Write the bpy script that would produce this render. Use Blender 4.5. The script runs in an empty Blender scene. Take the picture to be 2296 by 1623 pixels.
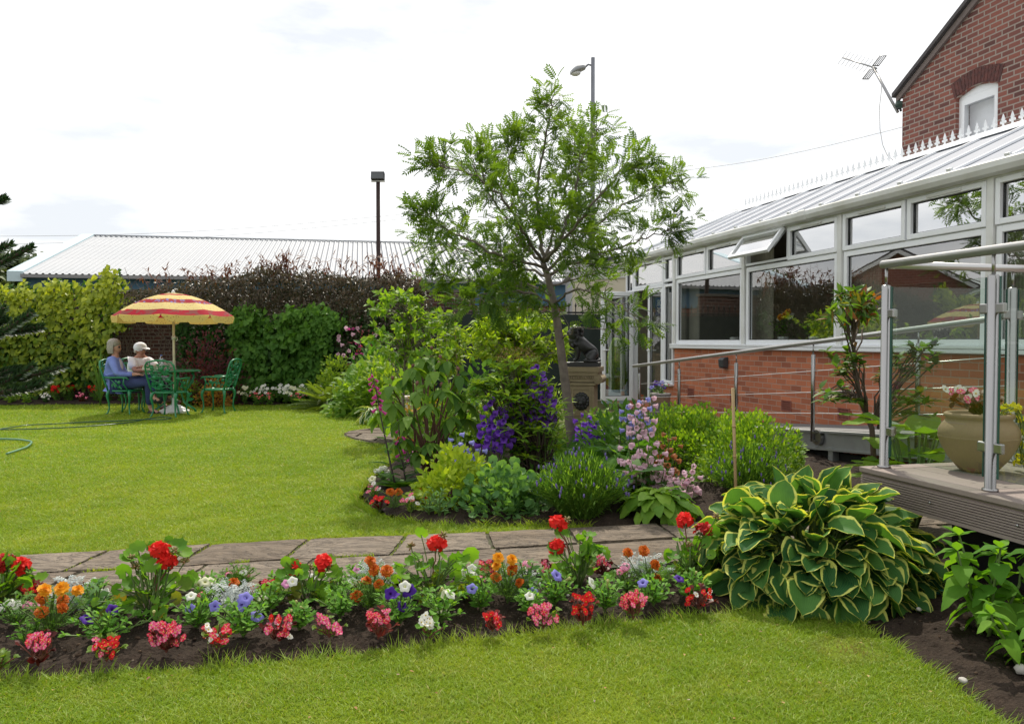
import bpy, math, random
import numpy as np
from mathutils import Vector, Matrix
random.seed(7); RS = np.random.RandomState(11)
PI = math.pi
SC = bpy.context.scene
COL = SC.collection
def rad(d): return math.radians(d)
# ------------------------------------------------------------------ camera model
FPX = 2296 * 28 / 36.0; CAMH = 1.25; PITCH = math.atan(46.5 / FPX)
def ray(x, y):
    a = (x - 1148) / FPX; b = -(y - 811.5) / FPX
    cp, sp = math.cos(PITCH), math.sin(PITCH)
    return Vector((a, cp + b * sp, -sp + b * cp))
def P(x, y, Y):
    d = ray(x, y); k = Y / d.y
    return Vector((d.x * k, Y, CAMH + d.z * k))
def G(x, y, z=0.0):
    d = ray(x, y); k = (z - CAMH) / d.z
    return Vector((d.x * k, d.y * k, z))
# ------------------------------------------------------------------ mesh builder
def nrm(a):
    a = np.asarray(a, float); l = np.linalg.norm(a, axis=-1, keepdims=True); l[l < 1e-9] = 1
    return a / l
class MB:
    def __init__(s):
        s.V = []; s.F = []; s.C = []; s.n = 0
    def add(s, v, f, col=None, mi=0):
        v = np.asarray(v, float).reshape(-1, 3)
        if len(v) == 0: return s
        if col is None: col = np.full((len(v), 3), 0.5)
        col = np.asarray(col, float)
        if col.ndim == 1: col = np.tile(col, (len(v), 1))
        s.V.append(v); s.C.append(col)
        if isinstance(f, np.ndarray):
            s.F.append((f + s.n, mi))
        else:
            by = {}
            for q in f: by.setdefault(len(q), []).append(q)
            for k, qs in by.items(): s.F.append((np.array(qs, int) + s.n, mi))
        s.n += len(v); return s
    def box(s, c, d, rot=None, col=None, mi=0, taper=1.0):
        x, y, z = [t / 2.0 for t in d]
        v = np.array([[-x, -y, -z], [x, -y, -z], [x, y, -z], [-x, y, -z], [-x * taper, -y * taper, z], [x * taper, -y * taper, z], [x * taper, y * taper, z], [-x * taper, y * taper, z]])
        if rot is not None: v = v @ np.array(rot).T
        v = v + np.array(c)
        return s.add(v, np.array([[0, 3, 2, 1], [4, 5, 6, 7], [0, 1, 5, 4], [1, 2, 6, 5], [2, 3, 7, 6], [3, 0, 4, 7]]), col, mi)
    def bb(s, a, b, col=None, mi=0):
        a = np.array(a, float); b = np.array(b, float)
        return s.box((a + b) / 2, np.abs(b - a), None, col, mi)
    def tube(s, pts, r, n=8, col=None, mi=0, caps=True):
        pts = np.array([tuple(p) for p in pts], float); m = len(pts)
        r = np.full(m, r, float) if np.isscalar(r) else np.array(r, float)
        t = np.zeros_like(pts); t[1:-1] = pts[2:] - pts[:-2]; t[0] = pts[1] - pts[0]; t[-1] = pts[-1] - pts[-2]
        t = nrm(t)
        ref = np.array([0, 0, 1.0]) if abs(t[0][2]) < 0.9 else np.array([1.0, 0, 0])
        u = nrm(np.cross(t[0], ref)); U = [u]
        for i in range(1, m):
            u = u - t[i] * np.dot(u, t[i]); u = nrm(u); U.append(u)
        U = np.array(U); W = np.cross(t, U)
        a = np.arange(n) * 2 * PI / n
        v = pts[:, None, :] + r[:, None, None] * (np.cos(a)[None, :, None] * U[:, None, :] + np.sin(a)[None, :, None] * W[:, None, :])
        i = np.arange(m - 1)[:, None] * n; j = np.arange(n)[None, :]; j2 = (j + 1) % n
        f = np.stack([i + j, i + j2, i + n + j2, i + n + j], -1).reshape(-1, 4)
        s.add(v.reshape(-1, 3), f, col, mi)
        if caps:
            s.F.append((np.arange(n)[::-1][None, :] + s.n - m * n, mi)); s.F.append((np.arange(n)[None, :] + s.n - n, mi))
        return s
    def lathe(s, prof, n=16, c=(0, 0, 0), col=None, mi=0, lobes=0, lob=0.0, flat=1.0):
        prof = np.array(prof, float); m = len(prof); a = np.arange(n) * 2 * PI / n
        k = 1 + lob * np.cos(lobes * a)[None, :] * np.linspace(0, 1, m)[:, None] if lobes else np.ones((m, n))
        v = np.stack([prof[:, 0, None] * np.cos(a) * k, prof[:, 0, None] * np.sin(a) * k * flat, np.repeat(prof[:, 1, None], n, 1)], -1)
        i = np.arange(m - 1)[:, None] * n; j = np.arange(n)[None, :]; j2 = (j + 1) % n
        f = np.stack([i + j, i + j2, i + n + j2, i + n + j], -1).reshape(-1, 4)
        if col is None and True:
            g = np.repeat(np.linspace(0, 1, m)[:, None], n, 1).reshape(-1); col = np.stack([np.full(m * n, .5), g, np.full(m * n, .5)], -1)
        return s.add(v.reshape(-1, 3) + np.array(c), f, col, mi)
    def ball(s, c, r, n=10, m=7, col=None, mi=0):
        r = np.array([r, r, r]) if np.isscalar(r) else np.array(r)
        th = np.linspace(0.0, PI, m)
        a = np.arange(n) * 2 * PI / n
        v = np.stack([np.sin(th)[:, None] * np.cos(a), np.sin(th)[:, None] * np.sin(a), np.repeat(-np.cos(th)[:, None], n, 1)], -1).reshape(-1, 3) * r + np.array(tuple(c))
        i = np.arange(m - 1)[:, None] * n; j = np.arange(n)[None, :]; j2 = (j + 1) % n
        f = np.stack([i + j, i + j2, i + n + j2, i + n + j], -1).reshape(-1, 4)
        return s.add(v, f, col, mi)
    def prism(s, poly, d, ax=2, off=0.0, col=None, mi=0):
        """2-D polygon extruded by d along axis ax, from off"""
        p = np.array(poly, float); n = len(p)
        def put(h):
            o = np.zeros((n, 3)); k = [i for i in range(3) if i != ax]
            o[:, k[0]] = p[:, 0]; o[:, k[1]] = p[:, 1]; o[:, ax] = h; return o
        v = np.concatenate([put(off), put(off + d)])
        f = [list(range(n))[::-1], [n + i for i in range(n)]] + [[i, (i + 1) % n, n + (i + 1) % n, n + i] for i in range(n)]
        return s.add(v, f, col, mi)
    def merge(s, o, M=None, mi=0):
        for v, c in zip(o.V, o.C): pass
        if not o.V: return s
        v = np.concatenate(o.V); c = np.concatenate(o.C)
        if M is not None:
            M = np.array(M); v = v @ M[:3, :3].T + M[:3, 3]
        base = s.n; s.V.append(v); s.C.append(c)
        for f, m_ in o.F: s.F.append((f + base, m_))
        s.n += len(v); return s
    def mesh(s, name, mats, smooth=True):
        me = bpy.data.meshes.new(name)
        if not isinstance(mats, (list, tuple)): mats = [mats]
        for m in mats: me.materials.append(m)
        if not s.V: return me
        v = np.concatenate(s.V).astype(np.float32); c = np.concatenate(s.C).astype(np.float32)
        ks = np.concatenate([np.full(len(f), f.shape[1]) for f, _ in s.F]).astype(np.int32)
        mi = np.concatenate([np.full(len(f), m) for f, m in s.F]).astype(np.int32)
        lp = np.concatenate([f.reshape(-1) for f, _ in s.F]).astype(np.int32)
        st = np.concatenate([[0], np.cumsum(ks)[:-1]]).astype(np.int32)
        me.vertices.add(len(v)); me.vertices.foreach_set('co', v.reshape(-1))
        me.loops.add(len(lp)); me.loops.foreach_set('vertex_index', lp)
        me.polygons.add(len(ks)); me.polygons.foreach_set('loop_start', st)
        me.polygons.foreach_set('material_index', mi)
        me.polygons.foreach_set('use_smooth', np.full(len(ks), smooth, bool))
        at = me.attributes.new('Col', 'FLOAT_COLOR', 'POINT')
        at.data.foreach_set('color', np.concatenate([c, np.ones((len(c), 1), np.float32)], 1).reshape(-1))
        me.update(calc_edges=True)
        return me
    def build(s, name, mats, parent=None, loc=None, rotz=0.0, smooth=True, **kw):
        o = bpy.data.objects.new(name, s.mesh(name, mats, smooth)); COL.objects.link(o)
        if parent is not None: o.parent = parent
        if loc is not None: o.location = loc
        o.rotation_euler.z = rotz
        for k, v in kw.items(): o[k] = v
        return o
def auto_smooth(o, deg=35):
    me = o.data
    bm = __import__('bmesh').new(); bm.from_mesh(me)
    for e in bm.edges:
        if len(e.link_faces) == 2 and e.calc_face_angle(0) > rad(deg): e.smooth = False
    bm.to_mesh(me); bm.free(); return o
def bevel(o, w=0.005, seg=2):
    m = o.modifiers.new('b', 'BEVEL'); m.width = w; m.segments = seg; m.limit_method = 'ANGLE'; m.angle_limit = rad(40); return o
def thing(name, label, cat, loc=(0, 0, 0), rotz=0.0, group=None):
    o = bpy.data.objects.new(name, None); COL.objects.link(o); o.empty_display_size = 0.05
    o.location = loc; o.rotation_euler.z = rotz; o['label'] = label; o['category'] = cat
    if group: o['group'] = group
    return o
def tag(o, label, cat, group=None):
    o['label'] = label; o['category'] = cat
    if group: o['group'] = group
    return o
def struct(o): o['kind'] = 'structure'; return o
def link(me, name, parent, M=None):
    o = bpy.data.objects.new(name, me); COL.objects.link(o); o.parent = parent
    if M is not None: o.matrix_local = M
    return o
def dup(root, loc, rotz, label, group=None):
    r = root.copy(); COL.objects.link(r); r.location = loc; r.rotation_euler.z = rotz; r['label'] = label
    if group: r['group'] = group
    for ch in list(root.children):
        c = ch.copy(); COL.objects.link(c); c.parent = r
        for g in list(ch.children):
            d = g.copy(); COL.objects.link(d); d.parent = c
    return r
def rotm(axis, a): return np.array(Matrix.Rotation(a, 3, axis))
def frame_m(pos, z, roll=0.0, s=1.0):
    """Matrix whose local +Z points along z"""
    z = Vector(z).normalized(); q = z.to_track_quat('Z', 'Y')
    return Matrix.Translation(Vector(pos)) @ q.to_matrix().to_4x4() @ Matrix.Rotation(roll, 4, 'Z') @ Matrix.Scale(s, 4)
# ------------------------------------------------------------------ materials
def new_mat(name):
    m = bpy.data.materials.new(name); m.use_nodes = True
    nt = m.node_tree; nt.nodes.clear(); return m, nt
class NT:
    def __init__(s, name):
        s.m, s.t = new_mat(name); s.out = s.t.nodes.new('ShaderNodeOutputMaterial')
    def n(s, typ, **kw):
        nd = s.t.nodes.new('ShaderNode' + typ)
        for k, v in kw.items(): setattr(nd, k, v)
        return nd
    def l(s, a, b): s.t.links.new(a, b)
    def val(s, sock, v):
        if hasattr(v, 'is_output') or isinstance(v, bpy.types.NodeSocket): s.l(v, sock)
        else:
            if isinstance(v, (tuple, list)) and len(v) == 3 and sock.type == 'RGBA': v = (*v, 1)
            sock.default_value = v
    def mix(s, f, a, b, mode='MIX'):
        nd = s.n('Mix', data_type='RGBA', blend_type=mode)
        s.val(nd.inputs[0], f); s.val(nd.inputs[6], a); s.val(nd.inputs[7], b); return nd.outputs[2]
    def math(s, op, a, b=0.0, c=0.0, clamp=False):
        nd = s.n('Math', operation=op); nd.use_clamp = clamp
        s.val(nd.inputs[0], a); s.val(nd.inputs[1], b); s.val(nd.inputs[2], c); return nd.outputs[0]
    def ramp(s, f, stops, interp='LINEAR'):
        nd = s.n('ValToRGB'); cr = nd.color_ramp; cr.interpolation = interp
        while len(cr.elements) < len(stops): cr.elements.new(0.5)
        for e, (p, c) in zip(cr.elements, stops):
            e.position = p; e.color = (*c, 1) if not np.isscalar(c) else (c, c, c, 1)
        s.val(nd.inputs[0], f); return nd.outputs[0]
    def noise(s, scale, detail=3, rough=0.55, vec=None, dist=0.0):
        nd = s.n('TexNoise'); nd.inputs['Scale'].default_value = scale; nd.inputs['Detail'].default_value = detail
        nd.inputs['Roughness'].default_value = rough; nd.inputs['Distortion'].default_value = dist
        s.l(vec if vec is not None else s.obj(), nd.inputs['Vector']); return nd.outputs[0]
    def obj(s):
        if not hasattr(s, '_tc'): s._tc = s.n('TexCoord')
        return s._tc.outputs['Object']
    def pos(s):
        return s.n('NewGeometry').outputs['Position']
    def col(s):
        nd = s.n('Attribute', attribute_name='Col'); sp = s.n('SeparateColor'); s.l(nd.outputs['Color'], sp.inputs[0]); return sp.outputs
    def bump(s, h, st=0.3, dist=0.01):
        nd = s.n('Bump'); nd.inputs['Strength'].default_value = st; nd.inputs['Distance'].default_value = dist
        s.l(h, nd.inputs['Height']); return nd.outputs[0]
    def pbsdf(s, color, rough=0.5, metal=0.0, spec=0.5, normal=None):
        nd = s.n('BsdfPrincipled'); s.val(nd.inputs['Base Color'], color); s.val(nd.inputs['Roughness'], rough)
        s.val(nd.inputs['Metallic'], metal); s.val(nd.inputs['Specular IOR Level'], spec)
        if normal is not None: s.l(normal, nd.inputs['Normal'])
        return nd
    def done(s, sh): s.l(sh, s.out.inputs[0]); return s.m
def mat(name, c, rough=0.5, metal=0.0, spec=0.5, var=0.15, scale=6.0, bump=0.0, bscale=40.0, c2=None):
    t = NT(name); n = t.noise(scale, 4)
    c2 = c2 or tuple(x * (1 - var) for x in c); c1 = tuple(min(1, x * (1 + var)) for x in c) if c2 is None else c
    f = t.ramp(n, [(0.3, 0.0), (0.7, 1.0)])
    color = t.mix(f, c, c2)
    nr = t.bump(t.noise(bscale, 4), bump, 0.01) if bump else None
    r = t.math('ADD', t.math('MULTIPLY', n, 0.2), rough - 0.1, clamp=True)
    return t.done(t.pbsdf(color, r, metal, spec, nr).outputs[0])
def leafmat(name, c1, c2, trans=0.35, rough=0.45, spec=0.4, margin=None, mthr=0.7, tipc=None, tcol=None, vein=0.0):
    """leaf: colour runs from c1 to c2 with Col.r (one value a leaf), margin colour where Col.g > mthr, tint by Col.b"""
    c1 = tuple(x * 1.14 for x in c1); c2 = tuple(x * 1.14 for x in c2)
    t = NT(name); c = t.col()
    col = t.mix(c[0], c1, c2)
    nz = t.noise(35.0, 3)
    col = t.mix(t.math('MULTIPLY', nz, 0.35), col, tuple(x * 0.55 for x in c1))
    if tipc: col = t.mix(t.ramp(c[2], [(0.62, 0.0), (1.0, 1.0)]), col, tipc)
    if vein:
        w = t.ramp(t.math('ABSOLUTE', t.math('SINE', t.math('MULTIPLY', c[1], vein))), [(0.0, 1.0), (0.25, 0.0)])
        col = t.mix(t.math('MULTIPLY', w, 0.35), col, tuple(min(1, x * 1.7) for x in c2))
    if margin:
        g = t.math('ADD', c[1], t.math('MULTIPLY', t.math('SUBTRACT', t.noise(16.0, 3, 0.6), 0.5), 0.42))
        col = t.mix(t.ramp(g, [(mthr - .03, 0.0), (mthr + .03, 1.0)]), col, margin)
    tc = t.mix(1.0, col, tcol or (1.9, 1.8, 0.5), 'MULTIPLY')
    b = t.pbsdf(col, rough + .08, 0, spec * .45)
    tr = t.n('BsdfTranslucent'); t.l(tc, tr.inputs[0])
    mx = t.n('MixShader'); mx.inputs[0].default_value = trans; t.l(b.outputs[0], mx.inputs[1]); t.l(tr.outputs[0], mx.inputs[2])
    return t.done(mx.outputs[0])
def petalmat(name, c1, c2, trans=0.35, center=None, cthr=0.35, edge=None, rough=0.6, ethr=0.75):
    t = NT(name); c = t.col(); col = t.mix(c[0], c1, c2)
    if center: col = t.mix(t.ramp(c[1], [(max(0, cthr - .2), 1.0), (cthr + .15, 0.0)]), col, center)
    if edge: col = t.mix(t.ramp(c[1], [(ethr - .06, 0.0), (ethr + .06, 1.0)]), col, edge)
    b = t.pbsdf(col, rough, 0, 0.25); tr = t.n('BsdfTranslucent'); t.l(col, tr.inputs[0])
    mx = t.n('MixShader'); mx.inputs[0].default_value = trans; t.l(b.outputs[0], mx.inputs[1]); t.l(tr.outputs[0], mx.inputs[2])
    return t.done(mx.outputs[0])
def brickmat(name, c1, c2, mortar, bw=0.225, bh=0.075, ms=0.006, dark=(0.05, 0.03, 0.03), darkf=0.3, bump=0.5, offset=0.5):
    t = NT(name); sx = t.n('SeparateXYZ'); t.l(t.obj(), sx.inputs[0]); cb = t.n('CombineXYZ')
    nz = t.noise(7.0, 3)
    hx = t.math('ADD', sx.outputs[0], sx.outputs[1])
    t.l(t.math('ADD', hx, t.math('MULTIPLY', nz, 0.008)), cb.inputs[0]); t.l(t.math('ADD', sx.outputs[2], t.math('MULTIPLY', nz, 0.006)), cb.inputs[1])
    b = t.n('TexBrick', offset=offset); t.l(cb.outputs[0], b.inputs['Vector'])
    for k, v in (('Color1', (*c1, 1)), ('Color2', (*c2, 1)), ('Mortar', (*mortar, 1)), ('Scale', 1.0), ('Mortar Size', ms), ('Mortar Smooth', 0.15), ('Bias', 0.0), ('Brick Width', bw), ('Row Height', bh)):
        b.inputs[k].default_value = v
    b2 = t.n('TexBrick', offset=offset); t.l(cb.outputs[0], b2.inputs['Vector'])
    for k, v in (('Color1', (0, 0, 0, 1)), ('Color2', (1, 1, 1, 1)), ('Mortar', (0, 0, 0, 1)), ('Scale', 1.0), ('Mortar Size', ms), ('Bias', -0.2), ('Brick Width', bw), ('Row Height', bh)):
        b2.inputs[k].default_value = v
    n2 = t.noise(60.0, 4); n3 = t.noise(1.3, 3)
    brick = t.mix(t.math('MULTIPLY', t.ramp(b2.outputs[0], [(0.5, 0.0), (0.8, 1.0)]), darkf), b.outputs[0], dark)
    brick = t.mix(t.math('MULTIPLY', n2, 0.5), brick, tuple(x * 0.6 for x in c1))
    brick = t.mix(t.ramp(n3, [(0.45, 0.0), (0.75, 0.3)]), brick, tuple(x * 0.5 for x in c2))
    colr = t.mix(b.outputs['Fac'], brick, t.mix(t.math('MULTIPLY', n2, 0.5), mortar, tuple(x * .6 for x in mortar)))
    h = t.math('SUBTRACT', t.math('MULTIPLY', n2, 0.35), b.outputs['Fac'])
    return t.done(t.pbsdf(colr, 0.85, 0, 0.25, t.bump(h, bump, 0.008)).outputs[0])
def glassmat(name, tint, refl=0.25, f0=0.08, rough=0.0, wob=0.0):
    """window glass as thin sheet: mirror on top of tinted see-through"""
    t = NT(name); lw = t.n('LayerWeight'); lw.inputs['Blend'].default_value = 0.35
    f = t.math('ADD', t.math('MULTIPLY', t.math('POWER', lw.outputs['Facing'], 2.2), refl), f0, clamp=True)
    g = t.n('BsdfGlossy'); g.inputs['Roughness'].default_value = rough; g.inputs['Color'].default_value = (1, 1, 1, 1)
    if wob: t.l(t.bump(t.noise(0.9, 2), wob, 0.02), g.inputs['Normal'])
    tr = t.n('BsdfTransparent'); tr.inputs[0].default_value = (*tint, 1)
    mx = t.n('MixShader'); t.l(f, mx.inputs[0]); t.l(tr.outputs[0], mx.inputs[1]); t.l(g.outputs[0], mx.inputs[2])
    return t.done(mx.outputs[0])
# ------------------------------------------------------------------ leaf templates: base at origin, along +Y, normal +Z
def blade(shape, n=3, w=0.5, fold=0.12, droop=0.15, wave=0.0, cols=1, notch=0.0):
    """leaf strip of unit length. returns (verts, quads, g) with g = 0 at the midrib, 1 at the edge"""
    t = np.linspace(0, 1, n + 1)
    if shape == 'lance': wd = np.sin(PI * np.clip(t, 0, 1) ** 0.8) ** 0.9
    elif shape == 'ovate': wd = np.sin(PI * t ** 0.62) ** 0.85
    elif shape == 'heart': wd = np.where(t < 0.22, 0.78 + t, np.cos((t - 0.22) / 0.78 * PI / 2) ** 0.72)
    elif shape == 'hosta': wd = np.sin(PI * np.clip(t, .03, 1) ** 0.74) ** 0.60
    elif shape == 'obov': wd = np.sin(PI * t ** 1.5) ** 0.8 + 0.06 * (1 - t)
    elif shape == 'strap': wd = np.minimum(1, np.minimum(t * 6 + .5, (1 - t) * 3))
    else: wd = np.sqrt(np.clip(1 - (2 * t - 1) ** 2, 0, 1))
    wd = np.clip(wd, 0.02, None) * w / 2
    k = 2 * cols + 1; x = np.linspace(-1, 1, k)
    X = wd[:, None] * x[None]; Yv = np.repeat(t[:, None], k, 1).copy()
    if notch: Yv -= notch * np.abs(x)[None] * (1 - t[:, None]) ** 4
    Z = fold * np.abs(X) * 2 * (1 if fold else 0) - droop * t[:, None] ** 2
    if wave: Z = Z + wave * np.abs(x)[None] ** 2 * np.sin(t[:, None] * 13 + (x[None] > 0) * 1.7)
    v = np.stack([X, Yv, Z], -1).reshape(-1, 3); g = np.repeat(np.abs(x)[None], n + 1, 0)
    tt = np.repeat(t[:, None], k, 1)
    g = np.maximum(g, np.clip((tt - 0.88) / 0.12, 0, 1) * 0.9).reshape(-1) if cols > 1 else g.reshape(-1)
    i = np.arange(n)[:, None] * k; j = np.arange(k - 1)[None]
    f = np.stack([i + j, i + j + 1, i + k + j + 1, i + k + j], -1).reshape(-1, 4)
    return v, f, g
def lobed(n=7, depth=0.22, cup=0.18, w=1.0, sub=3):
    """round lobed leaf (geranium): attached near its centre-back, unit diameter"""
    m = n * sub; a = np.linspace(-PI * 0.92, PI * 0.92, m + 1) + PI / 2
    r = 0.5 * (1 - depth * (0.5 - 0.5 * np.cos(np.arange(m + 1) / sub * 2 * PI)))
    ring = np.stack([r * np.cos(a) * w, 0.35 + r * np.sin(a), cup * r * 2 + 0.03 * np.cos(np.arange(m + 1) * 2 * PI / sub)], -1)
    mid = np.stack([0.55 * r * np.cos(a) * w, 0.35 + 0.55 * r * np.sin(a), cup * r * .7], -1)
    v = np.concatenate([[[0, 0.3, 0]], mid, ring]); g = np.concatenate([[0], np.full(m + 1, .55), np.ones(m + 1)])
    f = np.array([[0, 1 + i, 2 + i, 2 + i] for i in range(m)] + [[1 + i, m + 2 + i, m + 3 + i, 2 + i] for i in range(m)])
    f3 = [list(q[:3]) if q[2] == q[3] else list(q) for q in f.tolist()]
    return v, f3, g
def pinnate(pairs=6, ll=0.27, lw=0.09, droop=0.25):
    """compound leaf of unit length: leaflets in pairs and one at the tip"""
    V = []; F = []; Gm = []
    def leaflet(b, d, L, W):
        d = np.array(d) / np.linalg.norm(d); u = np.array([-d[1], d[0], 0.0]); o = len(V)
        for p in (b, b + d * L * .45 + u * W / 2 - [0, 0, .01], b + d * L - [0, 0, .05], b + d * L * .45 - u * W / 2 - [0, 0, .01]): V.append(np.array(p)); Gm.append(.5)
        F.append([o, o + 3, o + 2, o + 1])
    for i in range(pairs):
        t = 0.22 + 0.7 * i / (pairs - 1) ; b = np.array([0, t, -droop * t * t])
        for sgn in (-1, 1): leaflet(b, (sgn, 0.42, -.12), ll * (1 - .25 * abs(t - .5)), lw)
    leaflet(np.array([0, .93, -droop * .87]), (0, 1, -.3), ll, lw)
    o = len(V)
    for p in ((-.006, 0, 0), (.006, 0, 0), (.004, .95, -droop * .9), (-.004, .95, -droop * .9)): V.append(np.array(p)); Gm.append(.5)
    F.append([o, o + 1, o + 2, o + 3])
    return np.array(V), np.array(F), np.array(Gm)
def inst(mb, T, pos, d, up=(0, 0, 1), size=1.0, r=None, b=0.0, mi=0, wid=None):
    """scatter copies of a leaf template: pos (N,3), d = leaf directions, up = hint for the leaf's face"""
    v, f, g = T; pos = np.asarray(pos, float).reshape(-1, 3); N = len(pos)
    if N == 0: return
    Y = nrm(np.broadcast_to(np.asarray(d, float), (N, 3))); U = np.broadcast_to(np.asarray(up, float), (N, 3))
    X = np.cross(Y, U); bad = np.linalg.norm(X, axis=1) < 1e-3; X[bad] = np.cross(Y[bad], [1, 0.1, 0]); X = nrm(X); Z = np.cross(X, Y)
    size = np.broadcast_to(np.asarray(size, float), (N,)); wd = size if wid is None else size * np.broadcast_to(np.asarray(wid, float), (N,))
    vv = pos[:, None] + (v[None, :, 0, None] * X[:, None] * wd[:, None, None] + v[None, :, 1, None] * Y[:, None] * size[:, None, None] + v[None, :, 2, None] * Z[:, None] * size[:, None, None])
    r = RS.rand(N) if r is None else np.broadcast_to(np.asarray(r, float), (N,)); b = np.broadcast_to(np.asarray(b, float), (N,))
    k = len(v)
    c = np.stack([np.repeat(r[:, None], k, 1), np.repeat(g[None], N, 0), np.repeat(b[:, None], k, 1)], -1).reshape(-1, 3)
    off = np.arange(N)[:, None, None] * k
    if isinstance(f, np.ndarray): mb.add(vv.reshape(-1, 3), (f[None] + off).reshape(-1, f.shape[1]), c, mi)
    else:
        base = mb.n; mb.V.append(vv.reshape(-1, 3)); mb.C.append(c); mb.n += N * k
        for kk in (3, 4):
            q = np.array([x for x in f if len(x) == kk], int)
            if len(q): mb.F.append(((q[None] + off).reshape(-1, kk) + base, mi))
def rdir(n, up=0.3, spread=1.0):
    d = RS.randn(n, 3) * spread; d[:, 2] += up; return nrm(d)
# ------------------------------------------------------------------ camera, light, sky
cam = bpy.data.cameras.new('camera'); camo = bpy.data.objects.new('camera', cam); COL.objects.link(camo)
cam.lens = 28; cam.sensor_width = 36; cam.sensor_fit = 'HORIZONTAL'; cam.clip_start = 0.05; cam.clip_end = 2000
camo.location = (0, 0, CAMH); camo.rotation_euler = (PI / 2 - PITCH, 0, 0); SC.camera = camo
SUN_EL, SUN_AZ = rad(54), rad(5)          # azimuth from +Y towards +X
sd = Vector((math.sin(SUN_AZ) * math.cos(SUN_EL), math.cos(SUN_AZ) * math.cos(SUN_EL), math.sin(SUN_EL)))
sun = bpy.data.lights.new('sun', 'SUN'); sun.energy = 4.6; sun.angle = rad(0.6); sun.color = (1.0, 0.925, 0.79)
suno = bpy.data.objects.new('sun', sun); COL.objects.link(suno); suno.rotation_euler = (-sd).to_track_quat('-Z', 'Y').to_euler()
W = bpy.data.worlds.new('World'); SC.world = W; W.use_nodes = True
wt = W.node_tree; wt.nodes.clear()
def wn(typ): return wt.nodes.new('ShaderNode' + typ)
sky = wn('TexSky'); sky.sky_type = 'NISHITA'; sky.sun_disc = False; sky.sun_elevation = SUN_EL; sky.sun_rotation = SUN_AZ
sky.air_density = 1.0; sky.dust_density = 2.5
tcw = wn('TexCoord'); mpw = wn('Mapping'); mpw.inputs['Scale'].default_value = (1.6, 1.6, 5.5)
wt.links.new(tcw.outputs['Generated'], mpw.inputs[0])
nzw = wn('TexNoise'); nzw.inputs['Scale'].default_value = 2.2; nzw.inputs['Detail'].default_value = 7; nzw.inputs['Roughness'].default_value = 0.55
wt.links.new(mpw.outputs[0], nzw.inputs['Vector'])
crw = wn('ValToRGB'); e = crw.color_ramp.elements; e[0].position = 0.34; e[0].color = (7.6, 7.9, 8.3, 1); e[1].position = 0.5; e[1].color = (10.6, 10.6, 10.55, 1)
wt.links.new(nzw.outputs[0], crw.inputs[0])
mxw = wn('Mix'); mxw.data_type = 'RGBA'; mxw.inputs[0].default_value = 0.88
wt.links.new(sky.outputs[0], mxw.inputs[6]); wt.links.new(crw.outputs[0], mxw.inputs[7])
bgw = wn('Background'); bgw.inputs['Strength'].default_value = 0.122; wt.links.new(mxw.outputs[2], bgw.inputs[0])
ow = wn('OutputWorld'); wt.links.new(bgw.outputs[0], ow.inputs[0])
SC.view_settings.view_transform = 'Standard'; SC.view_settings.look = 'None'; SC.view_settings.exposure = 0; SC.view_settings.gamma = 1
SC.cycles.max_bounces = 7; SC.cycles.transparent_max_bounces = 24; SC.cycles.caustics_reflective = False; SC.cycles.caustics_refractive = False
SC.cycles.use_denoising = True; SC.cycles.sample_clamp_indirect = 6
# ------------------------------------------------------------------ shape helpers on the ground
def inpoly(x, y, poly):
    p = np.array(poly); r = np.zeros(len(x), bool); n = len(p)
    for i in range(n):
        x1, y1 = p[i]; x2, y2 = p[(i + 1) % n]
        c = ((y1 > y) != (y2 > y)) & (x < (x2 - x1) * (y - y1) / (y2 - y1 + 1e-12) + x1)
        r ^= c
    return r
def edgedist(x, y, poly):
    p = np.array(poly); d = np.full(len(x), 1e9); q = np.stack([x, y], 1)
    for i in range(len(p)):
        a, b = p[i], p[(i + 1) % len(p)]; ab = b - a; t = np.clip(((q - a) @ ab) / (ab @ ab + 1e-12), 0, 1)
        d = np.minimum(d, np.linalg.norm(q - (a + t[:, None] * ab), axis=1))
    return d
_lat = RS.rand(256, 256)
def vnoise(x, y, s):
    x = np.asarray(x) * s + 500; y = np.asarray(y) * s + 500; xi = np.floor(x).astype(int); yi = np.floor(y).astype(int)
    fx = x - xi; fy = y - yi; fx = fx * fx * (3 - 2 * fx); fy = fy * fy * (3 - 2 * fy)
    L = lambda i, j: _lat[i % 256, j % 256]
    return (L(xi, yi) * (1 - fx) + L(xi + 1, yi) * fx) * (1 - fy) + (L(xi, yi + 1) * (1 - fx) + L(xi + 1, yi + 1) * fx) * fy
def g2(pts): return [tuple(G(x, y))[:2] for x, y in pts]
def smoothpoly(p, it=2):
    p = [np.array(q) for q in p]
    for _ in range(it):
        o = []
        for i in range(len(p) - 1): o += [p[i] * .75 + p[i + 1] * .25, p[i] * .25 + p[i + 1] * .75]
        p = [p[0]] + o + [p[-1]]
    return [tuple(q) for q in p]
BEDF = smoothpoly([(-5.2, 2.10)] + g2([(-250, 1540), (0, 1525), (250, 1513), (500, 1498), (750, 1475), (1000, 1447), (1300, 1408), (1500, 1387), (1620, 1378), (1760, 1372), (1880, 1388), (1960, 1425), (2080, 1500), (2180, 1572), (2290, 1655), (2420, 1760)]))
PATHN = [(-6.0, 3.13)] + g2([(26, 1349), (236, 1338), (600, 1322), (1025, 1297), (1356, 1275), (1640, 1255)]) + [(3.4, 4.95)]
PATHF = [(-6.0, 3.86)] + g2([(0, 1250), (206, 1241), (442, 1226), (654, 1213), (892, 1204), (1102, 1196), (1238, 1191), (1375, 1183), (1585, 1173)]) + [(3.4, 6.05)]
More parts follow.
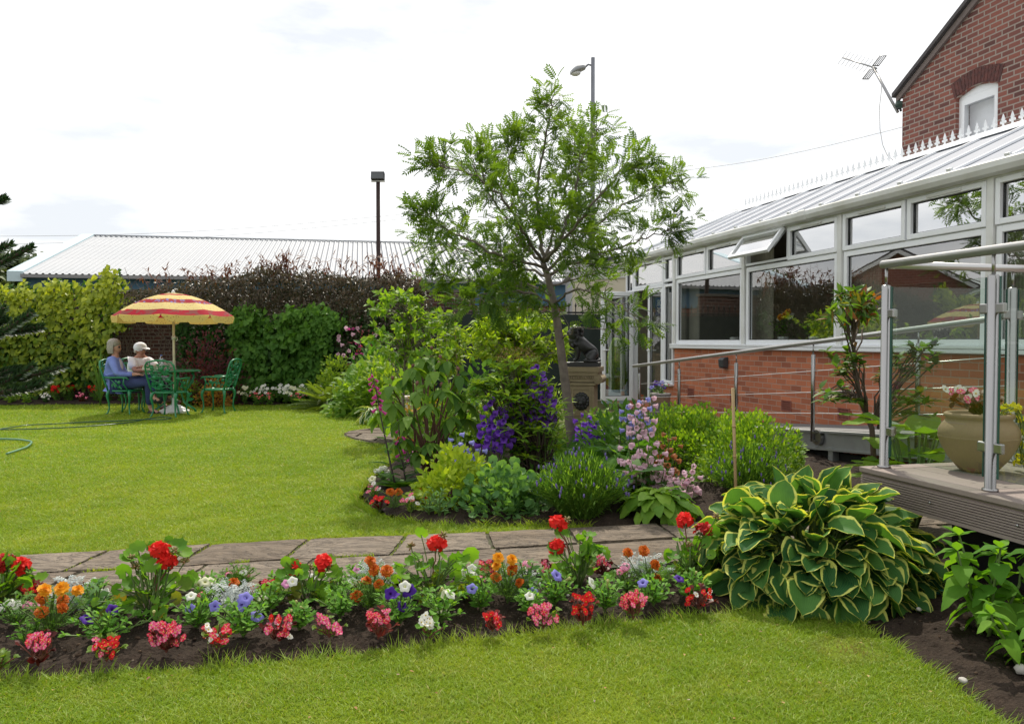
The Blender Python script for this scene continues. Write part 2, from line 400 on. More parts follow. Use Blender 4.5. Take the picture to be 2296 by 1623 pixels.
PATHM = [(-6.0, 3.49)] + g2([(35, 1292), (156, 1288), (436, 1273), (602, 1261), (897, 1248), (1154, 1233), (1228, 1228), (1506, 1212)]) + [(3.4, 5.45)]
ISL = smoothpoly(g2([(1330, 1182), (1180, 1181), (1060, 1182), (985, 1179), (900, 1171), (842, 1157), (800, 1131), (797, 1112), (825, 1075), (862, 1045), (905, 1012), (930, 990)]))
CIRC = smoothpoly(g2([(930, 990), (905, 1002), (860, 997), (800, 990), (768, 978), (775, 970), (815, 964), (870, 960), (940, 958)]))
BORD = smoothpoly(g2([(860, 955), (822, 942), (800, 925), (775, 911), (740, 907), (640, 908), (540, 909), (380, 906), (200, 907), (0, 910)]) + [(-11.5, 15.3), (-16, 14.6)])
lawn_back = PATHF[1:8][::-1]
lawn_back = [(-16, 3.0), (-6.0, 3.86)] + PATHF[1:8] + ISL[:] + CIRC + BORD
lawn_front = BEDF + [(4.0, 0.2), (-5.2, 0.2)]
bed_front = BEDF[:] + [(4.6, 0.3), (6.2, 0.3), (6.2, 5.2), (3.4, 4.95)] + PATHN[::-1][1:]
bed_island = ISL + [(-1.0, 9.6), (-0.9, 11.2), (1.2, 12.2), (2.2, 13.2), (5.2, 4.5), (3.4, 6.05)] + PATHF[::-1][1:3]
bed_border = BORD + [(-16, 17.4), (-0.5, 17.4), (-0.9, 11.4)]
def flat(name, poly, z, m, structure=True):
    bm = __import__('bmesh').new(); vs = [bm.verts.new((x, y, z)) for x, y in poly]; bm.faces.new(vs)
    __import__('bmesh').ops.triangulate(bm, faces=bm.faces[:])
    for f in bm.faces:
        if f.normal.z < 0: f.normal_flip()
    me = bpy.data.meshes.new(name); bm.to_mesh(me); bm.free(); me.materials.append(m)
    o = bpy.data.objects.new(name, me); COL.objects.link(o)
    if structure: o['kind'] = 'structure'
    return o
def soil_height(x, y, poly, mound):
    d = edgedist(x, y, poly)
    h = -0.025 + 0.035 * np.clip(d / 0.12, 0, 1) + mound * np.clip(d / 0.8, 0, 1)
    h += 0.03 * (vnoise(x, y, 6) - .5) + 0.022 * (vnoise(x, y, 17) - .5) + 0.018 * (vnoise(x, y, 41) - .5)
    return h
def soil(name, poly, step, mound, m, box=None):
    p = np.array(poly); x0, y0 = p.min(0) - step; x1, y1 = p.max(0) + step
    if box: x0, y0, x1, y1 = max(x0, box[0]), max(y0, box[1]), min(x1, box[2]), min(y1, box[3])
    nx = int((x1 - x0) / step) + 1; ny = int((y1 - y0) / step) + 1
    gx, gy = np.meshgrid(x0 + np.arange(nx) * step, y0 + np.arange(ny) * step)
    X = gx.ravel() + (RS.rand(nx * ny) - .5) * step * .5; Y = gy.ravel() + (RS.rand(nx * ny) - .5) * step * .5
    ins = inpoly(X, Y, poly); Z = np.full(len(X), -0.05); Z[ins] = soil_height(X[ins], Y[ins], poly, mound) + (RS.rand(ins.sum()) - .5) * 0.008
    I = np.arange(nx * ny).reshape(ny, nx); q = np.stack([I[:-1, :-1], I[:-1, 1:], I[1:, 1:], I[1:, :-1]], -1).reshape(-1, 4)
    q = q[ins[q].all(1)]
    used = np.unique(q); mp = np.full(nx * ny, -1); mp[used] = np.arange(len(used))
    b = MB(); b.add(np.stack([X, Y, Z], 1)[used], mp[q]); return struct(b.build(name, m))
# soil: dark, slightly damp peat with flecks of grit
t = NT('soil'); nA = t.noise(9, 5, .65); nB = t.noise(70, 4, .7); vor = t.n('TexVoronoi'); vor.inputs['Scale'].default_value = 55; t.l(t.obj(), vor.inputs['Vector'])
c = t.mix(t.ramp(nA, [(.3, 0.0), (.7, 1.0)]), (0.024, 0.016, 0.011), (0.052, 0.036, 0.026))
c = t.mix(t.ramp(nB, [(.45, 0.0), (.7, .6)]), c, (0.012, 0.009, 0.007))
c = t.mix(t.ramp(t.noise(160, 2), [(.73, 0.0), (.76, .8)]), c, (0.30, 0.26, 0.21))
M_SOIL = t.done(t.pbsdf(c, .95, 0, .2, t.bump(t.math('ADD', nB, t.math('MULTIPLY', vor.outputs[0], .6)), .8, .02)).outputs[0])
# lawn ground under the blades
t = NT('turf'); p = t.pos(); nA = t.noise(.55, 4, .6, p); nB = t.noise(4.5, 4, .65, p); nC = t.noise(60, 3, .7, p)
c = t.mix(t.ramp(nA, [(.35, 0.0), (.65, 1.0)]), (0.16, 0.25, 0.018), (0.25, 0.32, 0.028))
c = t.mix(t.ramp(nB, [(.5, 0.0), (.8, .55)]), c, (0.34, 0.35, 0.06))
c = t.mix(t.math('MULTIPLY', nC, .75), c, (0.035, 0.065, 0.006))
M_TURF = t.done(t.pbsdf(c, .9, 0, .1, t.bump(nC, .6, .02)).outputs[0])
M_GROUND = mat('ground', (0.10, 0.12, 0.04), .95, scale=.4, c2=(0.14, 0.12, 0.07), spec=.1)
b = MB(); b.add([(-400, -200, -.08), (400, -200, -.08), (400, 700, -.08), (-400, 700, -.08)], np.array([[0, 1, 2, 3]])); struct(b.build('ground', M_GROUND))
struct(flat('lawn', lawn_back, 0.0, M_TURF)); lf = struct(flat('lawn', lawn_front, 0.0, M_TURF))
soil('soil_bed', bed_front, 0.022, 0.06, M_SOIL, (-3.4, 1.2, 4.4, 5.3))
soil('soil_bed', bed_island, 0.05, 0.10, M_SOIL)
soil('soil_bed', bed_border, 0.10, 0.05, M_SOIL)
def zsoil_front(x, y): return float(soil_height(np.array([x]), np.array([y]), bed_front, .06)[0])
# ------------------------------------------------------------------ riven stone path: two rows of slabs
t = NT('riven_stone'); p = t.pos(); mp = t.n('Mapping'); mp.inputs['Scale'].default_value = (1.0, 3.2, 1.0); mp.inputs['Rotation'].default_value = (0, 0, .3); t.l(p, mp.inputs[0])
nA = t.noise(2.2, 5, .6, mp.outputs[0], 1.2); nB = t.noise(16, 5, .65, p); nC = t.noise(3.1, 4, .6, p)
w = t.ramp(t.math('FRACT', t.math('MULTIPLY', nA, 6.0)), [(0.0, 0.0), (.85, 1.0), (1.0, 0.0)])
hc = t.col()
c = t.mix(hc[0], (0.15, 0.115, 0.083), (0.215, 0.175, 0.135))
c = t.mix(t.ramp(nB, [(.4, 0.0), (.75, .6)]), c, (0.075, 0.062, 0.05))
c = t.mix(t.ramp(nC, [(.5, 0.0), (.75, .5)]), c, (0.21, 0.155, 0.105))
c = t.mix(t.ramp(w, [(0.0, .75), (.16, 0.0)]), c, (0.06, 0.05, 0.045))
M_STONE = t.done(t.pbsdf(c, .8, 0, .3, t.bump(t.math('ADD', t.math('MULTIPLY', w, .9), t.math('MULTIPLY', nB, .35)), .85, .018)).outputs[0])
M_JOINT = mat('path_joint', (0.06, 0.07, 0.025), .95, scale=9, c2=(0.05, 0.04, 0.03), bump=.5)
struct(flat('path_bedding', PATHN + PATHF[::-1], 0.004, M_JOINT))
def ylerp(line, x):
    l = np.array(line); return float(np.interp(x, l[:, 0], l[:, 1]))
sl = MB()
def slab(x0, x1, lo, hi, z, sk0, sk1):
    g = 0.014; a = [(x0 + g + sk0 * 0, ylerp(lo, x0) + g), (x1 - g, ylerp(lo, x1) + g), (x1 + sk1 - g, ylerp(hi, x1 + sk1) - g), (x0 + sk0 + g, ylerp(hi, x0 + sk0) - g)]
    n = 9; V = []; cc = random.random()
    for j in range(n):
        for i in range(n):
            u, v = i / (n - 1), j / (n - 1)
            e = min(u, 1 - u, v, 1 - v); q = [(a[0][k] * (1 - u) + a[1][k] * u) * (1 - v) + (a[3][k] * (1 - u) + a[2][k] * u) * v for k in (0, 1)]
            wob = (random.random() - .5) * .012 if e == 0 else 0
            V.append((q[0] + wob, q[1] + wob, z + (0.0 if e == 0 else .008) + (random.random() - .5) * .004))
    F = [[j * n + i, j * n + i + 1, (j + 1) * n + i + 1, (j + 1) * n + i] for j in range(n - 1) for i in range(n - 1)]
    sl.add(V, F, (cc, .5, .5))
    per = [i for i in range(n)] + [n * j + n - 1 for j in range(1, n)] + [n * (n - 1) + i for i in range(n - 2, -1, -1)] + [n * j for j in range(n - 2, 0, -1)]
    V2 = [V[k] for k in per] + [(V[k][0], V[k][1], -.02) for k in per]; m = len(per)
    sl.add(V2, [[i, i + m, (i + 1) % m + m, (i + 1) % m] for i in range(m)], (cc, .5, .5))
xs_far = [-5.9, -5.2, -4.4, -3.7] + [G(x, y).x for x, y in ((-60, 1262), (203, 1255), (440, 1240), (671, 1225), (895, 1216), (1108, 1206), (1290, 1200), (1500, 1190))] + [2.35, 3.2]
for i in range(len(xs_far) - 1): slab(xs_far[i], xs_far[i + 1], PATHM, PATHF, .012 + random.random() * .008, 0.03 if i < 9 else -.05, .03 if i < 8 else -.05)
xs_near = [-5.9, -5.0, -4.2, -3.4] + [G(x, y).x for x, y in ((-120, 1320), (136, 1305), (420, 1296), (671, 1283), (910, 1268), (1130, 1258), (1365, 1245))] + [1.45, 2.1, 2.9]
for i in range(len(xs_near) - 1): slab(xs_near[i], xs_near[i + 1], PATHN, PATHM, .012 + random.random() * .008, 0.03 if i < 9 else -.04, .03 if i < 8 else -.04)
struct(sl.build('stone_path', M_STONE))
# round paved circle behind the island bed
circ_all = CIRC + [tuple(G(1010, 965))[:2], tuple(G(1060, 985))[:2], tuple(G(990, 1003))[:2]]
struct(flat('patio_bedding', circ_all, .004, M_JOINT))
cs = MB(); cc0 = np.mean(np.array(circ_all), 0)
cir = np.array(circ_all); cx0, cy0 = cir.min(0); cx1, cy1 = cir.max(0)
for yy in np.arange(cy0, cy1, .42):
    xo = random.random() * .4
    for xx in np.arange(cx0 - xo, cx1, .62):
        q = np.array([[xx + .02, yy + .02], [xx + .6, yy + .02], [xx + .6, yy + .4], [xx + .02, yy + .4]])
        for k in range(4):
            for _ in range(30):
                if inpoly(q[k:k + 1, 0], q[k:k + 1, 1], circ_all)[0]: break
                q[k] += (cc0 - q[k]) * .06
        ar = abs(np.cross(q[1] - q[0], q[2] - q[0])) if False else abs((q[1] - q[0])[0] * (q[2] - q[0])[1] - (q[1] - q[0])[1] * (q[2] - q[0])[0])
        if ar > .02: cs.prism(q, .02, 2, .004, (random.random(), .5, .5))
struct(cs.build('stone_patio', M_STONE, smooth=False))
# ------------------------------------------------------------------ shared building materials
M_UPVC = mat('white_upvc', (0.88, 0.90, 0.93), .35, spec=.5, var=.04, scale=2.0)
M_UPVC2 = mat('weathered_upvc', (0.80, 0.81, 0.81), .45, spec=.4, scale=2.2, c2=(.60, .60, .55))
M_BRICK_C = brickmat('orange_brick', (0.66, 0.23, 0.12), (0.42, 0.135, 0.075), (0.50, 0.34, 0.27), dark=(.24, .09, .065), darkf=.6, bump=.5, bw=.225, bh=.075, ms=.0055)
M_BRICK_H = brickmat('old_red_brick', (0.31, 0.115, 0.088), (0.20, 0.082, 0.072), (0.38, 0.31, 0.27), ms=.011, dark=(.06, .04, .042), darkf=.65, bump=.9, bw=.21, bh=.0785)
M_BRICK_W = brickmat('warehouse_brick', (0.30, 0.085, 0.06), (0.22, 0.065, 0.05), (0.40, 0.28, 0.23), bw=.3, bh=.12, ms=.012)
M_BRICK_G = brickmat('garden_wall_brick', (0.14, 0.06, 0.045), (0.085, 0.04, 0.035), (0.22, 0.18, 0.15), bw=.23, bh=.08, ms=.010, dark=(.03, .022, .022), darkf=.6)
M_PANE = glassmat('window_glass', (0.80, 0.84, 0.82), refl=.32, f0=.31, wob=.06)
M_PANEV = glassmat('vent_glass', (0.85, 0.88, 0.87), refl=.2, f0=.70, wob=.03)
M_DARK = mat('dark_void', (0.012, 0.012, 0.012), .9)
M_LEAD = mat('dark_plastic', (0.03, 0.032, 0.036), .5)
M_STEEL = mat('brushed_steel', (0.36, 0.355, 0.35), .28, 1.0, var=.04, scale=3)
M_ZINC = mat('galvanised_steel', (0.42, 0.43, 0.43), .5, .75, var=.2, scale=5, bump=.08)
# ------------------------------------------------------------------ conservatory: local x runs along the wall towards the camera, y into the building
CROT = math.atan2(-.9699, .2434); CORG = Vector((2.258, 16.0, 0))
CU = Vector((.2434, -.9699, 0)); CN = Vector((.9699, .2434, 0))
def cons(s, d, z): return CORG + CU * s + CN * d + Vector((0, 0, z))
cons_root = thing('conservatory', 'long white framed conservatory with brick base and glazed roof', 'conservatory', CORG, CROT)
SEND = 13.6; BK = 3.35
b = MB()
b.bb((2.24, .02, -.1), (SEND, .26, 1.17)); b.bb((1.78, .021, -.1), (2.238, .24, .47)); b.bb((-.02, .022, -.1), (.42, .24, .2)); b.bb((.42, .025, -.1), (1.78, .2, .1))
b.build('brick_base', M_BRICK_C, cons_root, smooth=False)
# sill boards
b = MB(); b.bb((2.19, -.06, 1.172), (SEND, .2, 1.205)); b.bb((2.19, -.055, 1.13), (SEND, -.0, 1.17)); b.bb((1.72, -.07, .47), (2.21, .15, .505))
bevel(b.build('sill', M_UPVC, cons_root, smooth=False), .008)
def bars(mb, s0, s1, z0, z1, w, y0, y1, bev=None):
    mb.bb((s0, y0, z0), (s0 + w, y1, z1)); mb.bb((s1 - w, y0, z0), (s1, y1, z1))
    mb.bb((s0 + w, y0, z0), (s1 - w, y1, z0 + w)); mb.bb((s0 + w, y0, z1 - w), (s1 - w, y1, z1))
def gasket(mb, s0, s1, z0, z1, y):
    w = .009; bars(mb, s0, s1, z0, z1, w, y, y + .012)
def pane(parent, s0, s1, z0, z1, y=.055, m_=None):
    m = MB(); m.add([(s0, y, z0), (s1, y, z0), (s1, y, z1), (s0, y, z1)], np.array([[0, 1, 2, 3]])); return m.build('pane', m_ or M_PANE, parent)
Z0, ZT0, ZT1, ZV = 1.205, 2.275, 2.335, 2.745
def window(s0, s1, vents, openidx=None):
    m = MB(); bars(m, s0 + .015, s1 - .015, Z0, ZT0 + .03, .062, .02, .09)
    w = m.build('window', M_UPVC, cons_root, smooth=False); bevel(w, .006)
    g = MB(); gasket(g, s0 + .077, s1 - .077, Z0 + .062, ZT0 - .032, .046); g.build('gasket', M_LEAD, w)
    pane(w, s0 + .08, s1 - .08, Z0 + .065, ZT0 - .035)
    for i, (a, c) in enumerate(vents):
        m = MB(); h = .0
        if i == openidx:
            bars(m, a, c, -.40, 0, .052, -.05, 0)
            v = m.build('vent_window', M_UPVC, cons_root, loc=(0, .0, ZV - .01), smooth=False); v.rotation_euler.x = rad(-38); bevel(v, .005)
            q = MB(); q.add([(a + .05, -.026, -.35), (c - .05, -.026, -.35), (c - .05, -.026, -.05), (a + .05, -.026, -.05)], np.array([[0, 1, 2, 3]])); q.build('pane', M_PANEV, v)
            st = MB(); st.bb((c - .012, .0, -.30), (c + .002, .02, -.02)); st.build('stay', M_ZINC, v)
            o = MB(); bars(o, a - .02, c + .02, ZT1 - .0, ZV, .03, .02, .09); o.build('vent_opening', M_UPVC, cons_root, smooth=False)
        else:
            bars(m, a, c, ZT1 - .02, ZV, .055, .004, .085)
            v = m.build('vent_window', M_UPVC, cons_root, smooth=False); bevel(v, .007)
            g = MB(); gasket(g, a + .055, c - .055, ZT1 + .035, ZV - .055, .04); g.build('gasket', M_LEAD, v)
            pane(v, a + .058, c - .058, ZT1 + .038, ZV - .058, m_=M_PANEV)
            if i in (0, 1):
                t_ = MB(); mid = (a + c) / 2; t_.bb((mid - .22, -.012, ZV - .04), (mid + .22, .006, ZV - .018)); t_.build('trickle_vent', M_UPVC2, v, smooth=False)
    return w
MULL = [2.24, 4.52, 6.70, 8.87, 11.05, 13.25]
for k in range(5):
    a, c = MULL[k] + .04, MULL[k + 1] - .04; mid = (a + c) / 2
    window(a, c, [(a + .01, mid - .015), (mid + .015, c - .01)], 0 if k == 1 else None)
m = MB()
for s in MULL: m.bb((s - .038, -.004, Z0), (s + .038, .1, ZV + .05))
m.bb((2.19, .03, ZT0 + .0305), (SEND, .08, ZT1 - .0205)); m.bb((.40, .0, ZV + .001), (SEND, .12, ZV + .06))
bevel(m.build('mullion', M_UPVC2, cons_root, smooth=False), .006)
# side light and fan lights round the door
def light(name, s0, s1, z0, z1, fw=.05):
    m = MB(); bars(m, s0, s1, z0, z1, fw, .012, .085); w = m.build(name, M_UPVC, cons_root, smooth=False); bevel(w, .006)
    g = MB(); gasket(g, s0 + fw, s1 - fw, z0 + fw, z1 - fw, .04); g.build('gasket', M_LEAD, w); pane(w, s0 + fw, s1 - fw, z0 + fw, z1 - fw, m_=M_PANEV if z0 > 2 else M_PANE)
light('side_light', 1.80, 2.18, .51, 2.26); light('vent_window', 1.80, 2.18, 2.30, 2.74); light('fan_light', .45, 1.76, 2.26, 2.74); light('vent_window', .02, .40, 2.20, 2.74); light('side_light', .02, .40, .22, 2.17)
# doors: left leaf stands open at a right angle, right leaf is shut
def leaf(w, loc, rz):
    m = MB(); z1 = 2.21; bars(m, 0, w, .1, z1, .085, -.035, .035)
    d = m.build('door', M_UPVC, cons_root, loc=loc, rotz=rz, smooth=False); bevel(d, .008)
    g = MB(); gasket(g, .085, w - .085, .185, z1 - .085, -.025); gasket(g, .085, w - .085, .185, z1 - .085, .014); g.build('gasket', M_LEAD, d)
    q = MB(); q.add([(.085, 0, .185), (w - .085, 0, .185), (w - .085, 0, z1 - .085), (.085, 0, z1 - .085)], np.array([[0, 1, 2, 3]])); q.build('pane', M_PANE, d)
    for y in (-.05, .05):
        h = MB(); h.tube([(w - .04, y * .7, 1.08), (w - .04, y * 1.3, 1.08), (w - .15, y * 1.3, 1.08)], .011, 6); h.build('handle', M_UPVC, d)
    return d
leaf(.66, (.46, -.01, 0), rad(-90)); leaf(.66, (1.76, .05, 0), rad(180))
m = MB(); m.bb((.40, .0, .1), (.45, .1, 2.74)); m.bb((1.762, .002, .1), (1.80, .1, 2.74)); m.bb((2.18, .002, .5), (2.20, .1, 2.74)); m.bb((.45, .0, 2.215), (1.76, .1, 2.255)); m.build('door_frame', M_UPVC, cons_root, smooth=False)
# banner inside the door
b = MB(); b.add([(1.16, .14, 1.72), (1.70, .14, 1.72), (1.70, .14, 2.06), (1.16, .14, 2.06)], np.array([[0, 1, 2, 3]])); bn = b.build('banner', mat('banner_blue', (0.03, 0.06, 0.22), .6), cons_root)
bn['label'] = 'blue banner with white capital letters behind the door glass'
def text(s, name, size, M, m, parent=None, extr=.002):
    cu = bpy.data.curves.new(name, 'FONT'); cu.body = s; cu.size = size; cu.extrude = extr; cu.align_x = 'CENTER'
    tmp = bpy.data.objects.new(name, cu); COL.objects.link(tmp); bpy.context.view_layer.update()
    me = bpy.data.meshes.new_from_object(tmp); bpy.data.objects.remove(tmp); me.materials.clear(); me.materials.append(m)
    o = bpy.data.objects.new(name, me); COL.objects.link(o); o.matrix_local = M
    if parent: o.parent = parent
    return o
M_WHITE = mat('white_paint', (0.8, 0.8, 0.8), .5, var=.04)
for s_, z_ in (('DR', 1.90), ('DF', 1.755)):
    text(s_, 'lettering', .17, Matrix.Translation((1.36, .134, z_)) @ Matrix.Rotation(rad(180), 4, 'Z') @ Matrix.Rotation(rad(90), 4, 'X'), M_WHITE, bn)
# gutter, fascia
m = MB(); prof = [(-.115, 2.885), (-.13, 2.87), (-.128, 2.82), (-.10, 2.775), (-.05, 2.762), (-.002, 2.765), (-.002, 2.775), (-.05, 2.775), (-.092, 2.787), (-.116, 2.825), (-.118, 2.87)]
m.prism(prof, SEND + .1, 0, -.1); gt = m.build('gutter', M_UPVC2, cons_root, smooth=False)
for s in (6.05, 2.0, 10.2):
    q = MB(); q.prism([(y * 1.06 - .0, (z - 2.82) * 1.12 + 2.82) for y, z in prof[:6]] + [(-.05, 2.79)], .14, 0, s); q.build('gutter_joint', M_UPVC2, gt, smooth=False)
q = MB(); q.bb((-.08, -.112, 2.84), (SEND, -.03, 2.868)); q.build('gutter_moss', mat('moss', (0.028, 0.026, 0.014), .95, scale=30, c2=(0.09, 0.09, 0.03), bump=.8), gt)
# roof: lean plates of multiwall sheet between white bars, ridge at 1.65 m in
EZ, RZ, RD = 2.875, 3.66, 1.66
t = NT('roof_sheet'); nz = t.noise(1.2, 3)
sx = t.n('SeparateXYZ'); t.l(t.obj(), sx.inputs[0]); st = t.ramp(t.math('FRACT', t.math('MULTIPLY', sx.outputs[0], 11.0)), [(0, 0.0), (.3, 1.0), (.75, 1.0), (1.0, 0.0)])
M_ROOF = t.done(t.pbsdf(t.mix(t.math('MULTIPLY', st, .35), t.mix(nz, (.30, .32, .37), (.38, .40, .44)), (.22, .24, .30)), .6, 0, .08).outputs[0])
HS = 1.70  # the far end is hipped
m = MB(); m.add([(-.1, -.06, EZ), (SEND, -.06, EZ), (SEND, RD, RZ), (HS, RD, RZ)], np.array([[0, 1, 2, 3]]))
m.add([(-.1, BK, EZ), (HS, RD, RZ), (SEND, RD, RZ), (SEND, BK, EZ)], np.array([[0, 1, 2, 3]])); m.add([(-.1, -.06, EZ), (HS, RD, RZ), (-.1, BK, EZ)], np.array([[0, 1, 2]]))
rf = m.build('roof', M_ROOF, cons_root, smooth=False)
s = HS + .02; k = 0
barm = None
sl_ = math.hypot(RD + .06, RZ - EZ); bm_ = MB(); bm_.bb((-.016, 0, .004), (.016, sl_ - .03, .03)); bm_.bb((-.028, -.02, -.02), (.028, .01, .055)); barm = bm_.mesh('glazing_bar', M_UPVC, False)
ang = math.atan2(RZ - EZ, RD + .06)
s0 = 4.45 - .67 * 4
while s0 < SEND:
    link(barm, 'glazing_bar', cons_root, Matrix.Translation((s0, -.06, EZ)) @ Matrix.Rotation(ang, 4, 'X')); s0 += .67
b = MB(); b.tube([(-.1, -.06, EZ + .02), (HS, RD, RZ + .02)], .035, 6); b.tube([(.9, 1.0, 3.2), (.9, 1.02, 3.2)], .01, 4); b.build('hip_bar', M_UPVC, cons_root)
b = MB(); b.prism([(RD - .1, RZ - .02), (RD - .05, RZ + .05), (RD + .05, RZ + .05), (RD + .1, RZ - .02)], SEND - HS + .06, 0, HS - .06); b.build('ridge_cap', M_UPVC, cons_root, smooth=False)
# ridge cresting: fleur finials on a thin rail
fb = MB()
fl = [(-.016, 0), (-.014, .05), (-.045, .045), (-.058, .062), (-.045, .085), (-.02, .078), (-.03, .11), (-.016, .15), (0, .19), (.016, .15), (.03, .11), (.02, .078), (.045, .085), (.058, .062), (.045, .045), (.014, .05), (.016, 0)]
fb.prism(fl, .014, 1, -.007); fme = fb.mesh('finial', M_UPVC, False)
s0 = HS + .05
while s0 < SEND - .2:
    link(fme, 'finial', cons_root, Matrix.Translation((s0, RD, RZ + .062)) @ Matrix.Scale(.76, 4)); s0 += .125
b = MB(); b.bb((HS - .02, RD - .008, RZ + .05), (SEND, RD + .008, RZ + .066)); b.build('cresting_rail', M_UPVC, cons_root, smooth=False)
# interior: floor, back wall, curtains, end wall
b = MB(); b.bb((.0, BK - .1, 0), (SEND, BK, EZ - .02)); b.bb((-.06, .12, 0), (-.0, BK, EZ - .02)); b.bb((SEND - .1, .3, 0), (SEND, BK - .11, EZ - .03)); b.build('inner_wall', mat('cream_plaster', (0.42, 0.38, 0.30), .8), cons_root, smooth=False)
b = MB(); b.bb((0, .27, .04), (SEND, BK - .11, .1)); b.build('inner_floor', mat('carpet', (0.10, 0.05, 0.04), .9, scale=20), cons_root, smooth=False)
b = MB(); b.bb((.0, .13, EZ - .14), (SEND - .1, BK - .12, EZ - .10)); b.build('ceiling_blind', mat('ceiling_blind', (0.20, 0.19, 0.17), .9), cons_root, smooth=False)
M_CURT = mat('pale_curtain', (0.50, 0.46, 0.38), .9)
for s in (2.42, 4.40, 4.66, 6.58, 6.88, 8.68, 9.0, 1.95):
    w = .34 if s != 1.95 else .3; n = 40; xs = s - w / 2 + w * np.arange(n) / (n - 1); ys = .30 + .03 * np.sin(np.arange(n) * 1.3)
    v = [(x, y, 1.1 if s > 2 else .2) for x, y in zip(xs, ys)] + [(x, y, 2.62) for x, y in zip(xs, ys)]
    q = MB(); q.add(v, [[i, i + 1, n + i + 1, n + i] for i in range(n - 1)]); q.build('curtain', M_CURT, cons_root)
# air bricks: terracotta grilles low in the base wall
M_TERRA = mat('terracotta', (0.30, 0.10, 0.07), .8, var=.1)
for s, z in ((2.87, .40), (4.27, .40), (5.62, .395), (6.80, .39), (8.0, .385)):
    q = MB(); bars(q, s - .11, s + .11, z - .07, z + .07, .014, .008, .03)
    for i in range(8): q.bb((s - .094 + i * .0245, .012, z - .056), (s - .084 + i * .0245, .028, z + .056))
    for i in range(3): q.bb((s - .096, .013, z - .032 + i * .03), (s + .096, .027, z - .024 + i * .03))
    a = q.build('air_brick', M_TERRA, cons_root, smooth=False)
    h = MB(); h.bb((s - .1, .018, z - .06), (s + .1, .0205, z + .06)); h.build('backing', M_DARK, a, smooth=False)
# bulkhead light on the brick base
lp = thing('wall_light', 'small grey box light fixed to the orange brick base below the sill', 'wall light', cons(4.02, .02, .92), CROT)
b = MB(); b.prism([(-.0, -.075), (-.09, -.06), (-.10, .05), (-.06, .085), (-.0, .09)], .14, 0, -.07); bevel(b.build('housing', mat('grey_plastic', (0.06, 0.065, 0.07), .45), lp, smooth=False), .008)
b = MB(); b.bb((-.055, -.085, -.078), (.055, -.01, -.066)); b.build('diffuser', M_LEAD, lp, smooth=False)
# ------------------------------------------------------------------ cream rendered wall beyond the door, with its window
cr = thing('rendered_building', 'cream pebbledash building with flat roof edge beyond the open door', 'building', (0, 0, 0))
M_REND = mat('cream_render', (0.55, 0.50, 0.40), .9, var=.08, scale=3, bump=.5, bscale=60)
M_PANEL = mat('fascia_panel', (0.50, 0.49, 0.47), .7, var=.08)
pa = P(1283, 900, 18.3); pb = P(1410, 900, 17.2)
def wallbox(mb, a, b_, z0, z1, th, mi=0):
    a = Vector((a[0], a[1], 0)); b_ = Vector((b_[0], b_[1], 0)); d = (b_ - a); n = Vector((-d.y, d.x, 0)).normalized() * th
    v = [a, b_, b_ + n, a + n]; v = [(q.x, q.y, z0) for q in v] + [(q.x, q.y, z1) for q in v]
    mb.add(v, np.array([[0, 3, 2, 1], [4, 5, 6, 7], [0, 1, 5, 4], [1, 2, 6, 5], [2, 3, 7, 6], [3, 0, 4, 7]]))
# wall split round the window opening
A2 = Vector((pa.x, pa.y)); B2 = Vector((pb.x + .35, pb.y - .3)); dd = (B2 - A2)
def on(t): return A2 + dd * t
wl0, wl1 = .40, .84
b = MB(); wallbox(b, on(0), on(wl0), -.1, 2.62, .25); wallbox(b, on(wl1), on(1), -.1, 2.62, .25); wallbox(b, on(wl0), on(wl1), -.1, .62, .249); wallbox(b, on(wl0), on(wl1), 2.28, 2.62, .249); b.build('wall', M_REND, cr, smooth=False)
b = MB(); wallbox(b, on(-.02) - Vector((0, .04)), on(1) - Vector((0, .04)), 2.62, 3.02, .3); b.build('fascia', M_PANEL, cr, smooth=False)
b = MB(); wallbox(b, on(-.03) - Vector((0, .1)), on(1) - Vector((0, .1)), 3.02, 3.10, 3.0); b.build('roof', M_LEAD, cr, smooth=False)
wr = math.atan2(dd.y, dd.x); L = dd.length
w = MB(); a0, a1 = wl0 * L, wl1 * L; bars(w, a0, a1, .62, 2.28, .07, .03, .1); w.bb((a0 + .07, .035, 1.74), (a1 - .07, .095, 1.80)); win = w.build('window', M_UPVC, cr, (A2.x, A2.y, 0), wr, smooth=False)
q = MB(); q.add([(a0 + .07, .07, .69), (a1 - .07, .07, .69), (a1 - .07, .07, 2.21), (a0 + .07, .07, 2.21)], np.array([[0, 1, 2, 3]])); q.build('pane', M_PANE, win)
q = MB(); q.bb((a0 - .05, -.06, .575), (a1 + .05, .06, .62)); q.build('sill', M_UPVC, win, smooth=False)
q = MB(); wallbox(q, on(wl0) + Vector((.3, 1.2)), on(wl1) + Vector((.3, 1.2)), .3, 2.5, .05); q.build('inner_wall', M_DARK, cr, smooth=False)
